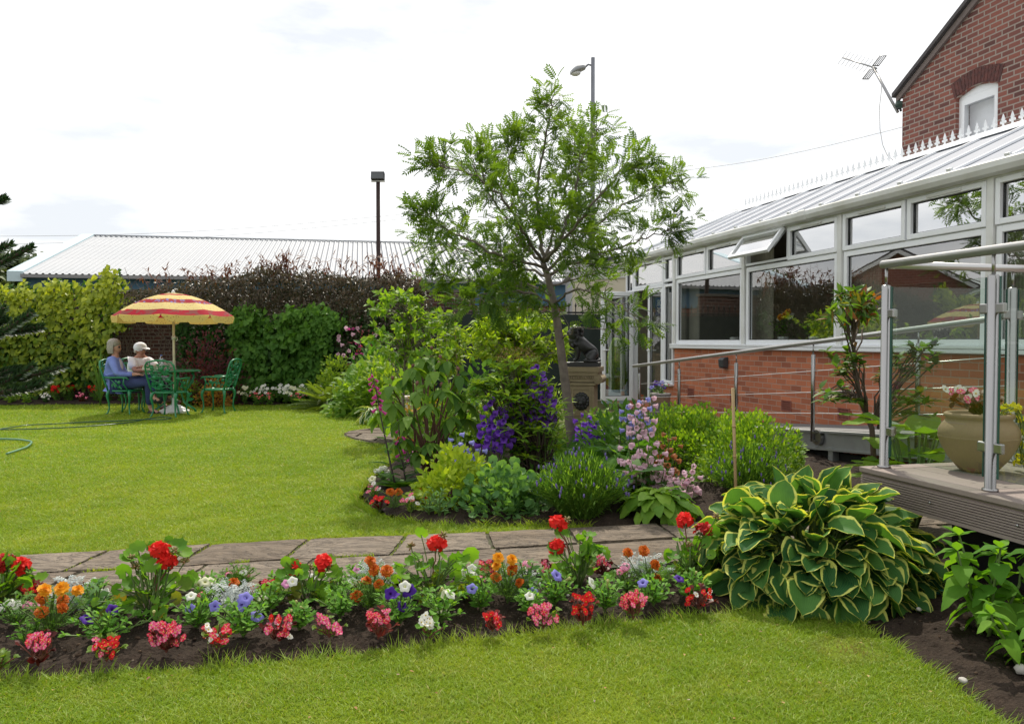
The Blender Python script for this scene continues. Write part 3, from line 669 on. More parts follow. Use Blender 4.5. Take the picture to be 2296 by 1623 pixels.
# ------------------------------------------------------------------ brick house behind
HD = 3.42  # its gable wall stands just behind the conservatory
hc0 = cons(0, HD, 0); HY = 13.12
s_c = (16 - HY) * 1.031 + HD * .2434 / .9699 * 0  # corner
def h_s(x):  # along-wall coordinate of picture column x on the gable plane
    d = ray(x, 765); k = ((CORG - Vector((0, 0, 0))).dot(CN) + HD) / d.dot(CN); p_ = d * k; return (p_ - CORG).dot(CU)
SC0 = h_s(2017)
def h_z(x, y):
    d = ray(x, y); k = (CORG.dot(CN) + HD) / d.dot(CN); return CAMH + d.z * k
ze = h_z(2014, 220); sr = h_s(2186); zr = h_z(2186, 0); slope = (zr - ze) / (sr - h_s(2014))
HW = 7.4; apex_s = SC0 + HW / 2; apex_z = ze + slope * HW / 2
house = thing('brick_house', 'old red brick house with gable wall and slate roof', 'house', CORG, CROT)
w0, w1 = h_s(2136), h_s(2229); wz1 = h_z(2228, 183); wzl = h_z(2137, 226); wz0 = 3.2
m = MB(); y0 = HD; 
arch = [(w0 + (w1 - w0) * k / 10, wzl + (wz1 - wzl) * 0 + .10 * math.sin(PI * k / 10)) for k in range(11)]
def wallpoly(poly): m.prism(poly, .3, 1, y0)
wallpoly([(SC0, 0), (w0, 0), (w0, ze + slope * (w0 - SC0)), (SC0, ze)])
wallpoly([(w1, 0), (SC0 + HW, 0), (SC0 + HW, ze), (apex_s, apex_z), (w1, ze + slope * (w1 - SC0))])
wallpoly([(w0, 0), (w1, 0), (w1, wz0), (w0, wz0)])
wallpoly(arch + [(w1, ze + slope * (w1 - SC0)), (w0, ze + slope * (w0 - SC0))])
m.bb((SC0, y0 + .3, 0), (SC0 + .28, y0 + 8, ze)); m.bb((SC0 + HW - .28, y0 + .3, 0), (SC0 + HW, y0 + 8, ze)); m.bb((SC0 + .28, y0 + 7.7, 0), (SC0 + HW - .28, y0 + 8, ze)); m.build('wall', M_BRICK_H, house, smooth=False)
# soldier arch over the window, bricks as one patterned piece
q = MB(); n = 15
for k in range(n):
    t0, t1 = k / n, (k + 1) / n; ss = lambda t: w0 - .03 + (w1 - w0 + .06) * t; zz = lambda t: wzl + .012 + .10 * math.sin(PI * min(1, max(0, t)))
    fx = lambda t: (t - .5) * .16
    a, c = t0 + .006, t1 - .006
    q.prism([(ss(a), zz(a)), (ss(c), zz(c)), (ss(c) + fx(c), zz(c) + .235), (ss(a) + fx(a), zz(a) + .235)], .012, 1, y0 - .008)
q.build('brick_arch', M_BRICK_H if False else mat('arch_brick', (0.15, 0.05, 0.042), .85, scale=18, c2=(.06, .03, .03), bump=.6), house, smooth=False)
q = MB(); bars(q, w0, w1, wz0, wzl + .0, .055, y0 + .06, y0 + .14); q.prism(arch + [(w1, wzl), (w0, wzl)], .08, 1, y0 + .055); q.bb((w0 + .055, y0 + .05, wzl - .12), (w1 - .055, y0 + .13, wzl - .055)); q.bb((w0 + .055, y0 + .05, wz0 + .05), (w0 + .11, y0 + .13, wzl - .12)); q.bb((w1 - .11, y0 + .05, wz0 + .05), (w1 - .055, y0 + .13, wzl - .12))
hw = q.build('window', M_UPVC, house, smooth=False)
q = MB(); q.add([(w0 + .1, y0 + .1, wz0 + .05), (w1 - .1, y0 + .1, wz0 + .05), (w1 - .1, y0 + .1, wzl - .12), (w0 + .1, y0 + .1, wzl - .12)], np.array([[0, 1, 2, 3]])); q.build('pane', glassmat('pale_pane', (.95, .95, .95), .3, .15), hw)
q = MB(); q.bb((w0, y0 + .25, wz0), (w1, y0 + .27, wzl + .1)); q.build('net_curtain', mat('net_curtain', (.85, .89, .94), .9), hw, smooth=False)
# roof slopes with verge boards
M_SLATE = mat('slate', (0.055, 0.05, 0.055), .7, scale=8, c2=(.09, .08, .08), bump=.4)
m = MB(); th = .07
for sg in (1, -1):
    e0 = SC0 - .14 if sg == 1 else SC0 + HW + .14; ez = ze - slope * .14 + .09
    m.prism([(e0, ez), (apex_s, apex_z + .09), (apex_s, apex_z + .09 + th), (e0, ez + th)] if sg == 1 else [(apex_s, apex_z + .09), (e0, ez), (e0, ez + th), (apex_s, apex_z + .09 + th)], 8.2, 1, y0 - .10)
m.build('roof', M_SLATE, house, smooth=False)
m = MB(); m.prism([(SC0 - .10, ze - .09), (apex_s, apex_z - .045), (apex_s, apex_z + .08), (SC0 - .10, ze + .03 - .02)], .045, 1, y0 - .048); m.build('verge_board', mat('verge_board', (0.19, 0.15, 0.14), .75, var=.2), house, smooth=False)
m = MB(); m.tube([(SC0 - .06, y0 - .05, ze - .12), (SC0 - .06, y0 + 8, ze - .12)], .06, 8); m.build('gutter', mat('dark_green_gutter', (.02, .05, .035), .5), house)
m = MB(); m.prism([(SC0 - .30, 3.90), (SC0 - .02, 4.02), (SC0 - .02, 4.08), (SC0 - .30, 3.96)], 2.5, 1, y0 + .3); m.bb((SC0 - .12, y0 + .3, 2.8), (SC0 - .02, y0 + 2.7, 3.9)); m.build('lean_to_roof', M_SLATE, house, smooth=False)
# aerial on a mast, wall bracket, cable
def hp(x, y, dd_=0.0):
    d = ray(x, y); k = (CORG.dot(CN) + HD + .1 + dd_) / d.dot(CN); return d * k + Vector((0, 0, CAMH))
ae = thing('television_aerial', 'slanting television aerial on a mast bracketed to the house corner', 'aerial', hp(2012, 249))
ao = ae.location
def rel(v): return v - ao
M_ALU = mat('aluminium', (.35, .35, .36), .4, .6)
b = MB(); b.tube([rel(hp(2013, 252)), rel(hp(1958, 152))], .024, 8); b.build('mast', M_ALU, ae)
b = MB(); e0, e1 = rel(hp(1889, 130)), rel(hp(1966, 154)); b.tube([e0, e1], .014, 6); bd = (e1 - e0).normalized(); pr = (rel(hp(1896, 121)) - rel(hp(1884, 138))).normalized()
for k in range(9):
    c0 = e0 + (e1 - e0) * (k / 9.2); L_ = .15; b.tube([c0 - pr * L_, c0 + pr * L_], .005, 4)
b.build('boom', M_ALU, ae)
b = MB(); c0 = e0 + (e1 - e0) * .93
for o0 in (-1, 1):
    cc = c0 + pr * .15 * o0; ax = (pr * .11); ay = bd.cross(pr).normalized() * .08 + bd * .03
    b.tube([cc - ax - ay, cc + ax - ay, cc + ax + ay, cc - ax + ay, cc - ax - ay], .012, 4)
    for k in (-.33, .33): b.tube([cc - ax + ay * k, cc + ax + ay * k], .010, 4)
b.build('reflector', M_ALU, ae)
b = MB(); 
for yy in (245, 251): b.tube([rel(hp(2004 + (yy - 245) * .6, yy - 8)), rel(hp(2018, yy - 7))], .02, 4)
b.tube([rel(hp(2018, 236)), rel(hp(2020, 250))], .02, 4); b.build('bracket', M_LEAD, ae)
b = MB(); b.tube([rel(hp(x, y)) for x, y in ((1977, 190), (1976, 205), (1972, 240), (1973, 290), (1979, 325), (1990, 350), (2006, 362))], .006, 5); b.build('cable', mat('white_cable', (.55, .55, .53), .6), ae)
# ------------------------------------------------------------------ warehouse
wl, wrr = Vector((P(56, 700, 30).x, 30, 0)), Vector((4.5, 34.32, 0))
wd = (wrr - wl).normalized(); wn_ = Vector((-wd.y, wd.x, 0)); WL = (wrr - wl).length
WROT = math.atan2(wd.y, wd.x); WE, WR, WDp = 3.78, 6.22, 8.0
wh = thing('warehouse', 'blue and brick warehouse with large pale corrugated metal roof beyond the wall', 'warehouse', wl, WROT)
M_BLUE = mat('blue_cladding', (0.035, 0.115, 0.20), .5, var=.08, scale=1)
M_LBLUE = mat('pale_blue_trim', (0.46, 0.58, 0.63), .5, var=.05)
b = MB(); b.bb((.3, .3, 0), (WL, .5, 2.75)); b.bb((.3, .5, 0), (.5, 2 * WDp, 2.75)); b.build('brick_wall', M_BRICK_W, wh, smooth=False)
b = MB(); b.bb((.05, .12, 2.75), (WL, .55, WE - .12)); b.prism([(.1, 2.75), (2 * WDp - .1, 2.75), (2 * WDp - .1, WE - .1), (WDp, WR - .15), (.1, WE - .1)], .3, 0, .04); b.build('blue_cladding', M_BLUE, wh, smooth=False)
t = NT('corrugated_roof'); sx = t.n('SeparateXYZ'); t.l(t.obj(), sx.inputs[0])
st = t.ramp(t.math('FRACT', t.math('MULTIPLY', sx.outputs[0], 4.4)), [(0, 0.0), (.16, 1.0), (.80, 1.0), (.92, 0.0)])
lap = t.ramp(t.math('FRACT', t.math('MULTIPLY', sx.outputs[1], .37)), [(0, 0.6), (.03, 0.0), (1, 0)])
c = t.mix(t.noise(.3, 3), (.50, .51, .53), (.41, .43, .46)); c = t.mix(t.math('SUBTRACT', 1.0, st), c, (.17, .19, .23)); c = t.mix(lap, c, (.26, .27, .31))
M_CORR = t.done(t.pbsdf(c, .6, .0, .25, t.bump(st, .6, .05)).outputs[0])
b = MB(); sa = (WR - WE) / WDp
n = int(WL * 4.4); xs_ = []
for i in range(n + 1):
    for dx, dz in ((0, 0), (.025, .04), (.08, .04), (.105, 0)): xs_.append((i / 4.4 + dx, dz))
v = [(x, -.25, WE + dz - .02) for x, dz in xs_] + [(x, WDp, WR + dz) for x, dz in xs_]; nn = len(xs_)
b.add(v, [[i, i + 1, nn + i + 1, nn + i] for i in range(nn - 1)])
b.add([(0, WDp, WR), (WL, WDp, WR), (WL, 2 * WDp, WE), (0, 2 * WDp, WE)], np.array([[0, 1, 2, 3]])); b.build('roof', M_CORR, wh, smooth=False)
b = MB(); 
for a, c in (((-.25, WE - .02), (WDp, WR)),): b.prism([(a[0], a[1] - .28), (c[0], c[1] - .28), (c[0], c[1] + .10), (a[0], a[1] + .10)], .55, 0, -.5)
b.build('verge_trim', M_LBLUE, wh, smooth=False)
b = MB(); b.bb((.0, -.38, WE - .16), (WL, -.22, WE - .03)); b.build('gutter', mat('grey_gutter', (.22, .22, .23), .5), wh, smooth=False)
b = MB(); b.bb((0, WDp - .12, WR + .03), (WL, WDp + .12, WR + .07)); b.build('ridge_cap', mat('ridge_grey', (.42, .44, .47), .4), wh, smooth=False)
for xx in (WL - 6.0, WL - 2.2, WL - 9.5):
    b = MB(); b.bb((xx, .2, 0), (xx + .18, .297, 2.75)); b.build('downpipe', M_WHITE, wh, smooth=False)
for xx in (WL - 8.2, WL - 4.4):
    b = MB(); b.bb((xx, .26, 1.4), (xx + 1.3, .297, 2.05)); wi = b.build('window', M_BLUE, wh, smooth=False); q = MB(); q.bb((xx + .08, .25, 1.46), (xx + 1.22, .258, 1.98)); q.build('pane', M_PANE, wi, smooth=False)
# grey clad shed to the right of the warehouse
sh = thing('clad_shed', 'grey metal clad shed half hidden behind the rowan crown', 'shed', (P(1290, 700, 27).x, 27, 0))
b = MB(); b.bb((0, 0, 0), (6, 5, 3.6)); b.build('wall', mat('grey_cladding', (.40, .41, .43), .5, var=.1), sh, smooth=False)
b = MB(); b.prism([(-.2, 3.6), (5.2, 3.6), (2.5, 4.3)], 6.3, 0, -.15); b.build('roof', mat('shed_roof', (.5, .5, .52), .5), sh, smooth=False)
# ------------------------------------------------------------------ posts beyond the wall
fl_ = thing('floodlight_mast', 'rust brown mast with black floodlight rising behind the hedge', 'floodlight', (P(849, 700, 20).x, 20, 0))
b = MB(); b.tube([(0, 0, -.1), (0, 0, P(850, 408, 20).z)], [.055, .05], 8); b.build('pole', mat('rusty_steel', (.034, .016, .013), .8, var=.3, scale=12), fl_)
zt = P(850, 408, 20).z
b = MB(); b.box((.0, -.02, zt + .13), (.33, .16, .20), rotm('X', rad(-12))); bevel(b.build('lamp_housing', M_LEAD, fl_, smooth=False), .01)
b = MB(); b.bb((-.15, -.115, zt + .05), (.15, -.10, zt + .2)); b.build('lamp_glass', mat('lamp_glass', (.10, .11, .12), .1), fl_, smooth=False)
b = MB(); b.bb((-.17, -.04, zt), (.17, .04, zt + .02)); b.build('bracket', M_WHITE, fl_, smooth=False)
ls = thing('street_lamp', 'tall grey street lamp with single hooded lantern above the rowan', 'street lamp', (P(1328, 700, 22).x, 22, 0))
zt = P(1328, 130, 22).z; M_LAMP = mat('grey_lamp_paint', (.20, .21, .24), .5, .2)
b = MB(); b.tube([(0, 0, -.1), (0, 0, zt - 1.2), (0, 0, zt - 1.18), (0, 0, zt)], [.075, .062, .055, .055], 10); b.build('pole', M_LAMP, ls)
b = MB(); hx = P(1308, 155, 22).x - ls.location.x; hz = P(1308, 155, 22).z
b.tube([(0, 0, zt - .22), (hx * .5, 0, hz + .12), (hx, 0, hz)], .028, 8); b.build('arm', M_LAMP, ls)
b = MB(); hx2 = P(1277, 168, 22).x - ls.location.x; n = 12
v = []
for k in range(n):
    t_ = k / (n - 1); w_ = .16 * math.sin(PI * (0.12 + .86 * t_)) ** .6; h_ = .15 * math.sin(PI * (.1 + .8 * t_)) ** .7
    cx = hx + .06 + (hx2 - hx - .04) * t_; cz = hz + .03 - .16 * t_
    for a in range(10): an = a * 2 * PI / 10; v.append((cx, w_ * math.cos(an), cz + max(-.03, h_ * math.sin(an))))
f = [[i * 10 + j, i * 10 + (j + 1) % 10, (i + 1) * 10 + (j + 1) % 10, (i + 1) * 10 + j] for i in range(n - 1) for j in range(10)] + [list(range(10)), list(range((n - 1) * 10, n * 10))[::-1]]
b.add(v, f); b.build('lantern', mat('lantern_grey', (.30, .31, .33), .45), ls)
b = MB(); b.ball(((hx + hx2) / 2 - .03, 0, hz - .11), (.15, .11, .09)); b.build('lamp_bowl', mat('lamp_bowl', (.65, .66, .66), .15), ls)
# overhead cables, strung far behind
for i, (a, c, Ya, Yb) in enumerate((((-60, 530), (930, 478), 44, 40), ((-60, 548), (930, 488), 44, 40), ((1420, 392), (2060, 276), 40, 30), ((1420, 470), (2060, 430), 45, 34))):
    A_, B_ = P(*a, Ya), P(*c, Yb); b = MB(); b.tube([A_.lerp(B_, k / 12) - Vector((0, 0, .35 * math.sin(PI * k / 12))) for k in range(13)], .010, 4)
    tag(b.build('overhead_cable', mat('overhead_cable', (.35, .35, .36), .6)), ['upper thin cable crossing the sky above the warehouse ridge', 'lower thin cable crossing the sky above the warehouse ridge', 'thin cable running up to the brick house corner', 'faint low cable behind the conservatory ridge finials'][i], 'cable')
# ------------------------------------------------------------------ garden wall and dark screen fence
gw = thing('garden_wall', 'old dark brick garden wall mostly hidden under climbing plants', 'wall', (-14, 16.9, 0), math.atan2(.35, 13.2))
b = MB(); b.bb((0, 0, -.1), (13.2, .24, 2.30)); b.build('brickwork', M_BRICK_G, gw, smooth=False)
b = MB(); b.bb((-.02, -.03, 2.30), (13.22, .27, 2.36)); b.build('coping', mat('coping', (.14, .12, .10), .9), gw, smooth=False)
M_NET = mat('windbreak_net', (0.012, 0.022, 0.020), .8, scale=60, bump=.3)
sf = thing('screen_fence', 'dark green windbreak netting on railings behind the shrubs', 'fence', (P(935, 900, 16.6).x, 16.6, 0), math.atan2(.5, 4))
FW = 4.4
b = MB(); n = 60; v = [(FW * i / n, -.02 + .012 * math.sin(i * 1.1), z) for z in (0.0, 1.82) for i in range(n + 1)]; b.add(v, [[i, i + 1, n + 2 + i, n + 1 + i] for i in range(n)]); b.build('netting', M_NET, sf)
M_IRON = mat('black_iron', (.012, .012, .013), .5)
b = MB()
for k in range(31):
    x = FW * k / 30; b.tube([(x, .03, 0), (x, .03, 2.0), (x, .03, 2.06)], [.011, .011, .002], 6); b.tube([(x, .03, 1.97), (x, .03, 2.01), (x, .03, 2.08)], [.012, .024, .001], 6)
b.build('railing_bars', M_IRON, sf)
b = MB(); b.bb((0, .045, 1.84), (FW, .06, 1.88)); b.bb((0, .045, .2), (FW, .06, .24)); b.build('rail', M_IRON, sf, smooth=False)
# ------------------------------------------------------------------ two neighbours left of the view: the conservatory windows mirror them
def neighbour(name, label, x, y, rz, w, d_, h, rise, m):
    t = thing(name, label, 'house', (x, y, 0), rz); b = MB(); b.bb((-w / 2, 0, 0), (w / 2, d_, h)); b.prism([(-w / 2, h), (w / 2, h), (0, h + rise)], d_, 1, 0); b.build('wall', m, t, smooth=False)
    b = MB()
    for s_ in (1, -1): q = [(s_ * (w / 2 + .3), h - .12), (0, h + rise + .05), (0, h + rise + .17), (s_ * (w / 2 + .3), h)]; b.prism(q if s_ > 0 else q[::-1], d_ + .5, 1, -.25)
    b.build('roof', M_SLATE, t, smooth=False); b = MB()
    for s_ in (1, -1): q = [(s_ * (w / 2 + .32), h - .3), (0, h + rise - .14), (0, h + rise + .06), (s_ * (w / 2 + .32), h - .1)]; b.prism(q if s_ > 0 else q[::-1], .06, 1, -.30)
    b.build('bargeboard', M_WHITE, t, smooth=False)
    for xx in (-w / 4, w / 4):
        b = MB(); bars(b, xx - .55, xx + .55, h - 1.75, h - .5, .08, -.06, .02); wi = b.build('window', M_UPVC, t, smooth=False); q = MB(); q.add([(xx - .5, -.02, h - 1.7), (xx + .5, -.02, h - 1.7), (xx + .5, -.02, h - .55), (xx - .5, -.02, h - .55)], np.array([[0, 1, 2, 3]])); q.build('pane', M_PANE, wi)
neighbour('brick_house', 'red brick gabled house mirrored in the second large conservatory window', -22.5, 28, rad(62), 7, 9, 3.6, 2.0, M_BRICK_W)
neighbour('bungalow', 'dark bungalow with white bargeboards mirrored in the third conservatory window', -22, 20, rad(66), 8, 8, 2.9, 2.1, mat('dark_boarding', (.07, .05, .045), .8))
# ------------------------------------------------------------------ raised deck, ramp, railings (same frame as the conservatory)
DZ = 0.56
def sd_(v): q = Vector(v) - CORG; return q.dot(CU), q.dot(CN)
SA, DA = sd_(G(1978, 1048, DZ)); SB, DB = sd_(G(2225, 1100, DZ)); SCc, DC = sd_(G(2287, 1039, DZ)); SE, DE = sd_(G(1926, 1045, DZ))
DA = (DA + DB) / 2; DE = min(DE, DA - .07); SE = min(SE, SA - .06)
DR = -1.203; SRE = sd_(Vector((cons(0, DR, 0).x + .2434 / .9699 * 10.3, 5.7, 0)))[0]
s_of = lambda Y: (CORG.y + CN.y * DR - Y) / .9699
SRE = s_of(5.72); SR0 = s_of(12.9)
rz_of = lambda s: DZ - max(0, (SRE - s)) / 12.2
M_DECK = None
t = NT('composite_deck'); sx = t.n('SeparateXYZ'); t.l(t.obj(), sx.inputs[0]); nz = t.noise(5, 4); n2 = t.noise(60, 3)
c = t.mix(nz, (.235, .185, .165), (.31, .26, .235)); c = t.mix(t.math('MULTIPLY', n2, .5), c, (.16, .125, .11))
M_DECK = t.done(t.pbsdf(c, .7, 0, .3, t.bump(n2, .2, .004)).outputs[0])
M_RAIL = mat('satin_steel', (.54, .535, .53), .33, .80, var=.03, scale=3)
dk = thing('raised_deck', 'raised brown composite deck with ribbed fascia beside the conservatory', 'deck', CORG, CROT)
SX = 15.2
b = MB(); w = .145; d = DE
b.bb((SE, DE, DZ - .028), (SX, DE + .11, DZ))
d = DE + .116
while d < -.06:
    s0 = SE + .11 if d < DR - .02 else SRE
    b.bb((s0, d, DZ - .026), (SX, min(d + .14, -.03), DZ - .001)); d += .146
b.bb((SE, DE + .112, DZ - .0275), (SE + .106, DR - .02, DZ - .0005))
bevel(b.build('deck_board', M_DECK, dk, smooth=False), .004)
# ribbed fascia on the long edge and the far edge
b = MB(); n = 10; fh = .145; z0 = DZ - .03 - fh
pr = []
for k in range(n):
    z = z0 + .01 + (fh - .02) * k / n; st = (fh - .02) / n
    pr += [(DE + .004, z), (DE + .004, z + st * .55), (DE + .016, z + st * .65), (DE + .016, z + st * .95)]
pr = [(DE + .03, z0), (DE + .004, z0)] + pr + [(DE + .004, DZ - .03), (DE + .03, DZ - .03)]
b.prism(pr, SX - SE - .01, 0, SE + .01)
pr2 = [(x - DE + SE, z) for x, z in pr]
b2 = MB(); b2.prism(pr2, (DR - DE) - .03, 1, DE + .031); b.merge(b2)
b.build('ribbed_fascia', M_DECK, dk, smooth=False)
for s in (SE + .52, SE + 1.02, SE + 1.9, SE + 2.6):
    q = MB(); q.ball((s, DE + .002, DZ - .10), (.007, .006, .007), 8, 5); q.build('bolt', M_STEEL, dk)
for s in (SE + .45, SE + 1.5, SE + 2.7, SE + 4):
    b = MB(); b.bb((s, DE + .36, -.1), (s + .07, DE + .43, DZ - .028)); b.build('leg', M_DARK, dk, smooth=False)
b = MB(); b.bb((SE + .3, DE + .34, -.05), (SX, DE + .355, DZ - .04)); b.bb((SE + .3, DE + .356, -.05), (SE + .33, DR, DZ - .04)); b.build('shade_sheet', M_DARK, dk, smooth=False)  # black sheets added to stand for the shade under the deck
# ramp
rp = thing('access_ramp', 'sloping ramp with galvanised side beam along the brick base', 'ramp', CORG, CROT)
def sheared(mb, s0, s1, d0, d1, za, zb):
    v = [(s0, d0, rz_of(s0) + za), (s1, d0, rz_of(s1) + za), (s1, d1, rz_of(s1) + za), (s0, d1, rz_of(s0) + za)]; v += [(x, y, z + zb - za) for x, y, z in v]
    mb.add(v, np.array([[0, 3, 2, 1], [4, 5, 6, 7], [0, 1, 5, 4], [1, 2, 6, 5], [2, 3, 7, 6], [3, 0, 4, 7]]))
b = MB(); sheared(b, SR0, SRE, DR + .06, -.06, -.05, -.01); b.build('walkway', mat('ramp_surface', (.18, .18, .18), .8), rp, smooth=False)
b = MB(); sheared(b, SR0, SRE + .6, DR - .0, DR + .05, -.17, .02); sheared(b, SR0, SRE + .6, DR - .035, DR - .0005, .0, .02); sheared(b, SR0, SRE + .6, DR - .035, DR - .0005, -.17, -.15); b.build('side_beam', M_ZINC, rp, smooth=False)
for x in (1863, 2120, 1700):
    s = s_of(8990 / (x - 700) * .995)
    q = MB(); q.bb((s - .035, DR - .02, -.1), (s + .035, DR + .05, rz_of(s) - .172)); q.build('leg', M_ZINC, rp, smooth=False)
b = MB(); b.bb((s_of(9.5), DR + .055, -.1), (SRE + .6, DR + .07, rz_of(s_of(9.5)) - .06)); b.build('shade_sheet', M_DARK, rp, smooth=False)  # added black sheet painting the shade below the ramp beam
# ramp handrail: posts, wires
hr = thing('ramp_railing', 'stainless steel handrail with wire infill climbing along the ramp', 'railing', CORG, CROT)
def rail_z(s): return rz_of(s) + .865
SP = [s_of(8990 / (x - 700)) for x in (1441, 1531, 1660, 1834, 2071)]
b = MB(); e = SP[0] - .22
b.tube([(e, DR - .05, rail_z(e)), (SRE - .05, DR - .05, rail_z(SRE - .05)), (SRE + 1.4, DR - .05, rail_z(SRE))], .0235, 10); b.build('handrail', M_RAIL, hr)
for s in SP:
    h = rail_z(s); q = MB(); q.tube([(s, DR - .05, rz_of(s) - .12), (s, DR - .05, h - .125), (s, DR - .05, h - .12)], [.0205, .0205, .016], 12); q.tube([(s, DR - .05, h - .12), (s, DR - .05, h - .02)], .0075, 8)
    po = q.build('post', M_STEEL, hr)
    q = MB(); q.tube([(s + .05, DR - .042, rz_of(s) - .075), (s + .05, DR - .012, rz_of(s) - .075)], .075, 20); q.box((s + .02, DR - .05, rz_of(s) - .03), (.07, .03, .018)); q.box((s + .02, DR - .05, rz_of(s) - .11), (.07, .03, .018)); q.build('bracket', M_STEEL, po, smooth=False)
b = MB()
for h in (.16, .37, .58):
    b.tube([(SP[0], DR - .05, rz_of(SP[0]) + h)] + [(s, DR - .05, rz_of(s) + h) for s in SP[1:]] + [(SRE, DR - .05, DZ + h)], .0042, 5)
b.build('wire', mat('bright_wire', (.62, .62, .62), .35, .5), hr)
# glass balustrade on the deck
gb = thing('glass_balustrade', 'steel and glass balustrade round the corner of the deck', 'balustrade', CORG, CROT)
t = NT('balustrade_glass'); lw = t.n('LayerWeight'); lw.inputs['Blend'].default_value = .3
f = t.math('ADD', t.math('MULTIPLY', t.math('POWER', lw.outputs['Facing'], 2.0), .40), .07, clamp=True)
gl = t.n('BsdfGlossy'); gl.inputs['Roughness'].default_value = 0.0; tr = t.n('BsdfTransparent'); tr.inputs[0].default_value = (.80, .87, .82, 1)
mx = t.n('MixShader'); t.l(f, mx.inputs[0]); t.l(tr.outputs[0], mx.inputs[1]); t.l(gl.outputs[0], mx.inputs[2]); M_BGL = t.done(mx.outputs[0])
M_GEDGE = mat('glass_edge', (.02, .09, .07), .15)
HZ = P(1978, 592, P(1978, 592, 4.3).y).z; HZ = 1.66
posts = [(SA, DA), (SB, DA), (SB + .74, DA), (SB + 1.5, DA), (SA + (SCc - SA) * 0, DC), (SA, DC + .85)]
for s, d in posts:
    q = MB(); q.tube([(s, d, DZ), (s, d, DZ + .012), (s, d, DZ + .0121), (s, d, 1.548), (s, d, 1.555)], [.036, .034, .0245, .0245, .019], 16); q.tube([(s, d, 1.555), (s, d, HZ - .01)], .008, 8)
    po = q.build('post', M_STEEL, gb)
    for z in (.76, 1.40):
        dirs = [(1, 0), (-1, 0)] if d == DA and s != SA else ([(1, 0), (0, 1)] if d == DA else [(0, 1), (0, -1)])
        for dx, dy in dirs:
            q = MB(); q.box((s + dx * .045, d + dy * .045, z), (.05 if dx else .022, .05 if dy else .022, .048)); 
            bevel(q.build('glass_clamp', M_STEEL, po, smooth=False), .006)
def gpanel(a, c):
    a = Vector((*a, 0)); c = Vector((*c, 0)); u = (c - a).normalized(); a = a + u * .038; c = c - u * .038; n_ = Vector((-u.y, u.x, 0)) * .005
    q = MB(); q.add([(a.x, a.y, .62), (c.x, c.y, .62), (c.x, c.y, 1.545), (a.x, a.y, 1.545)], np.array([[0, 1, 2, 3]])); p_ = q.build('glass_panel', M_BGL, gb)
    q = MB()
    for x0, x1 in ((a, a + u * .004), (c - u * .004, c)): v = [x0 - n_, x1 - n_, x1 + n_, x0 + n_]; q.add([(w_.x, w_.y, .62) for w_ in v] + [(w_.x, w_.y, 1.545) for w_ in v], np.array([[0, 1, 5, 4], [1, 2, 6, 5], [2, 3, 7, 6], [3, 0, 4, 7]]))
    v = [a - n_ * .6, c - n_ * .6, c + n_ * .6, a + n_ * .6]; q.add([(w_.x, w_.y, 1.546) for w_ in v], np.array([[0, 1, 2, 3]])); q.add([(w_.x, w_.y, .619) for w_ in v], np.array([[0, 1, 2, 3]])); q.build('glass_edge', M_GEDGE, p_, smooth=False)
gpanel((SA, DA), (SB, DA)); gpanel((SB, DA), (SB + .74, DA)); gpanel((SB + .74, DA), (SB + 1.5, DA)); gpanel((SA, DA), (SA, DC)); gpanel((SA, DC), (SA, DC + .85))
b = MB(); b.tube([(SA - .03, DA, HZ + .008), (SX, DA, HZ + .008)], .0225, 14); b.tube([(SA, DA + .01, HZ + .004), (SA, DC + .87, HZ + .004)], .0215, 14); b.build('handrail', M_RAIL, gb)
# terracotta urn on the deck
up = G(2193, 1056, DZ)
urn = thing('terracotta_urn', 'big round terracotta urn of begonias standing on the deck behind the glass', 'plant pot', up)
t = NT('fired_clay'); nz = t.noise(5, 4); c = t.mix(nz, (.29, .19, .125), (.37, .25, .165)); c = t.mix(t.math('MULTIPLY', t.noise(60, 3), .4), c, (.25, .16, .09)); M_CLAY = t.done(t.pbsdf(c, .75, 0, .3, t.bump(t.noise(45, 3), .25, .006)).outputs[0])
b = MB(); b.lathe([(.0, 0), (.085, 0), (.10, .012), (.155, .08), (.19, .145), (.207, .195), (.208, .197), (.204, .20), (.206, .205), (.203, .235), (.190, .262), (.172, .283), (.164, .296), (.17, .303), (.178, .314), (.176, .326), (.165, .332), (.15, .326), (.145, .29), (0.0, .285)], 36); b.V[-1] *= .94; b.build('urn', M_CLAY, urn)
b = MB(); b.lathe([(0, .29), (.145, .288)], 20); b.build('compost', M_SOIL, urn)
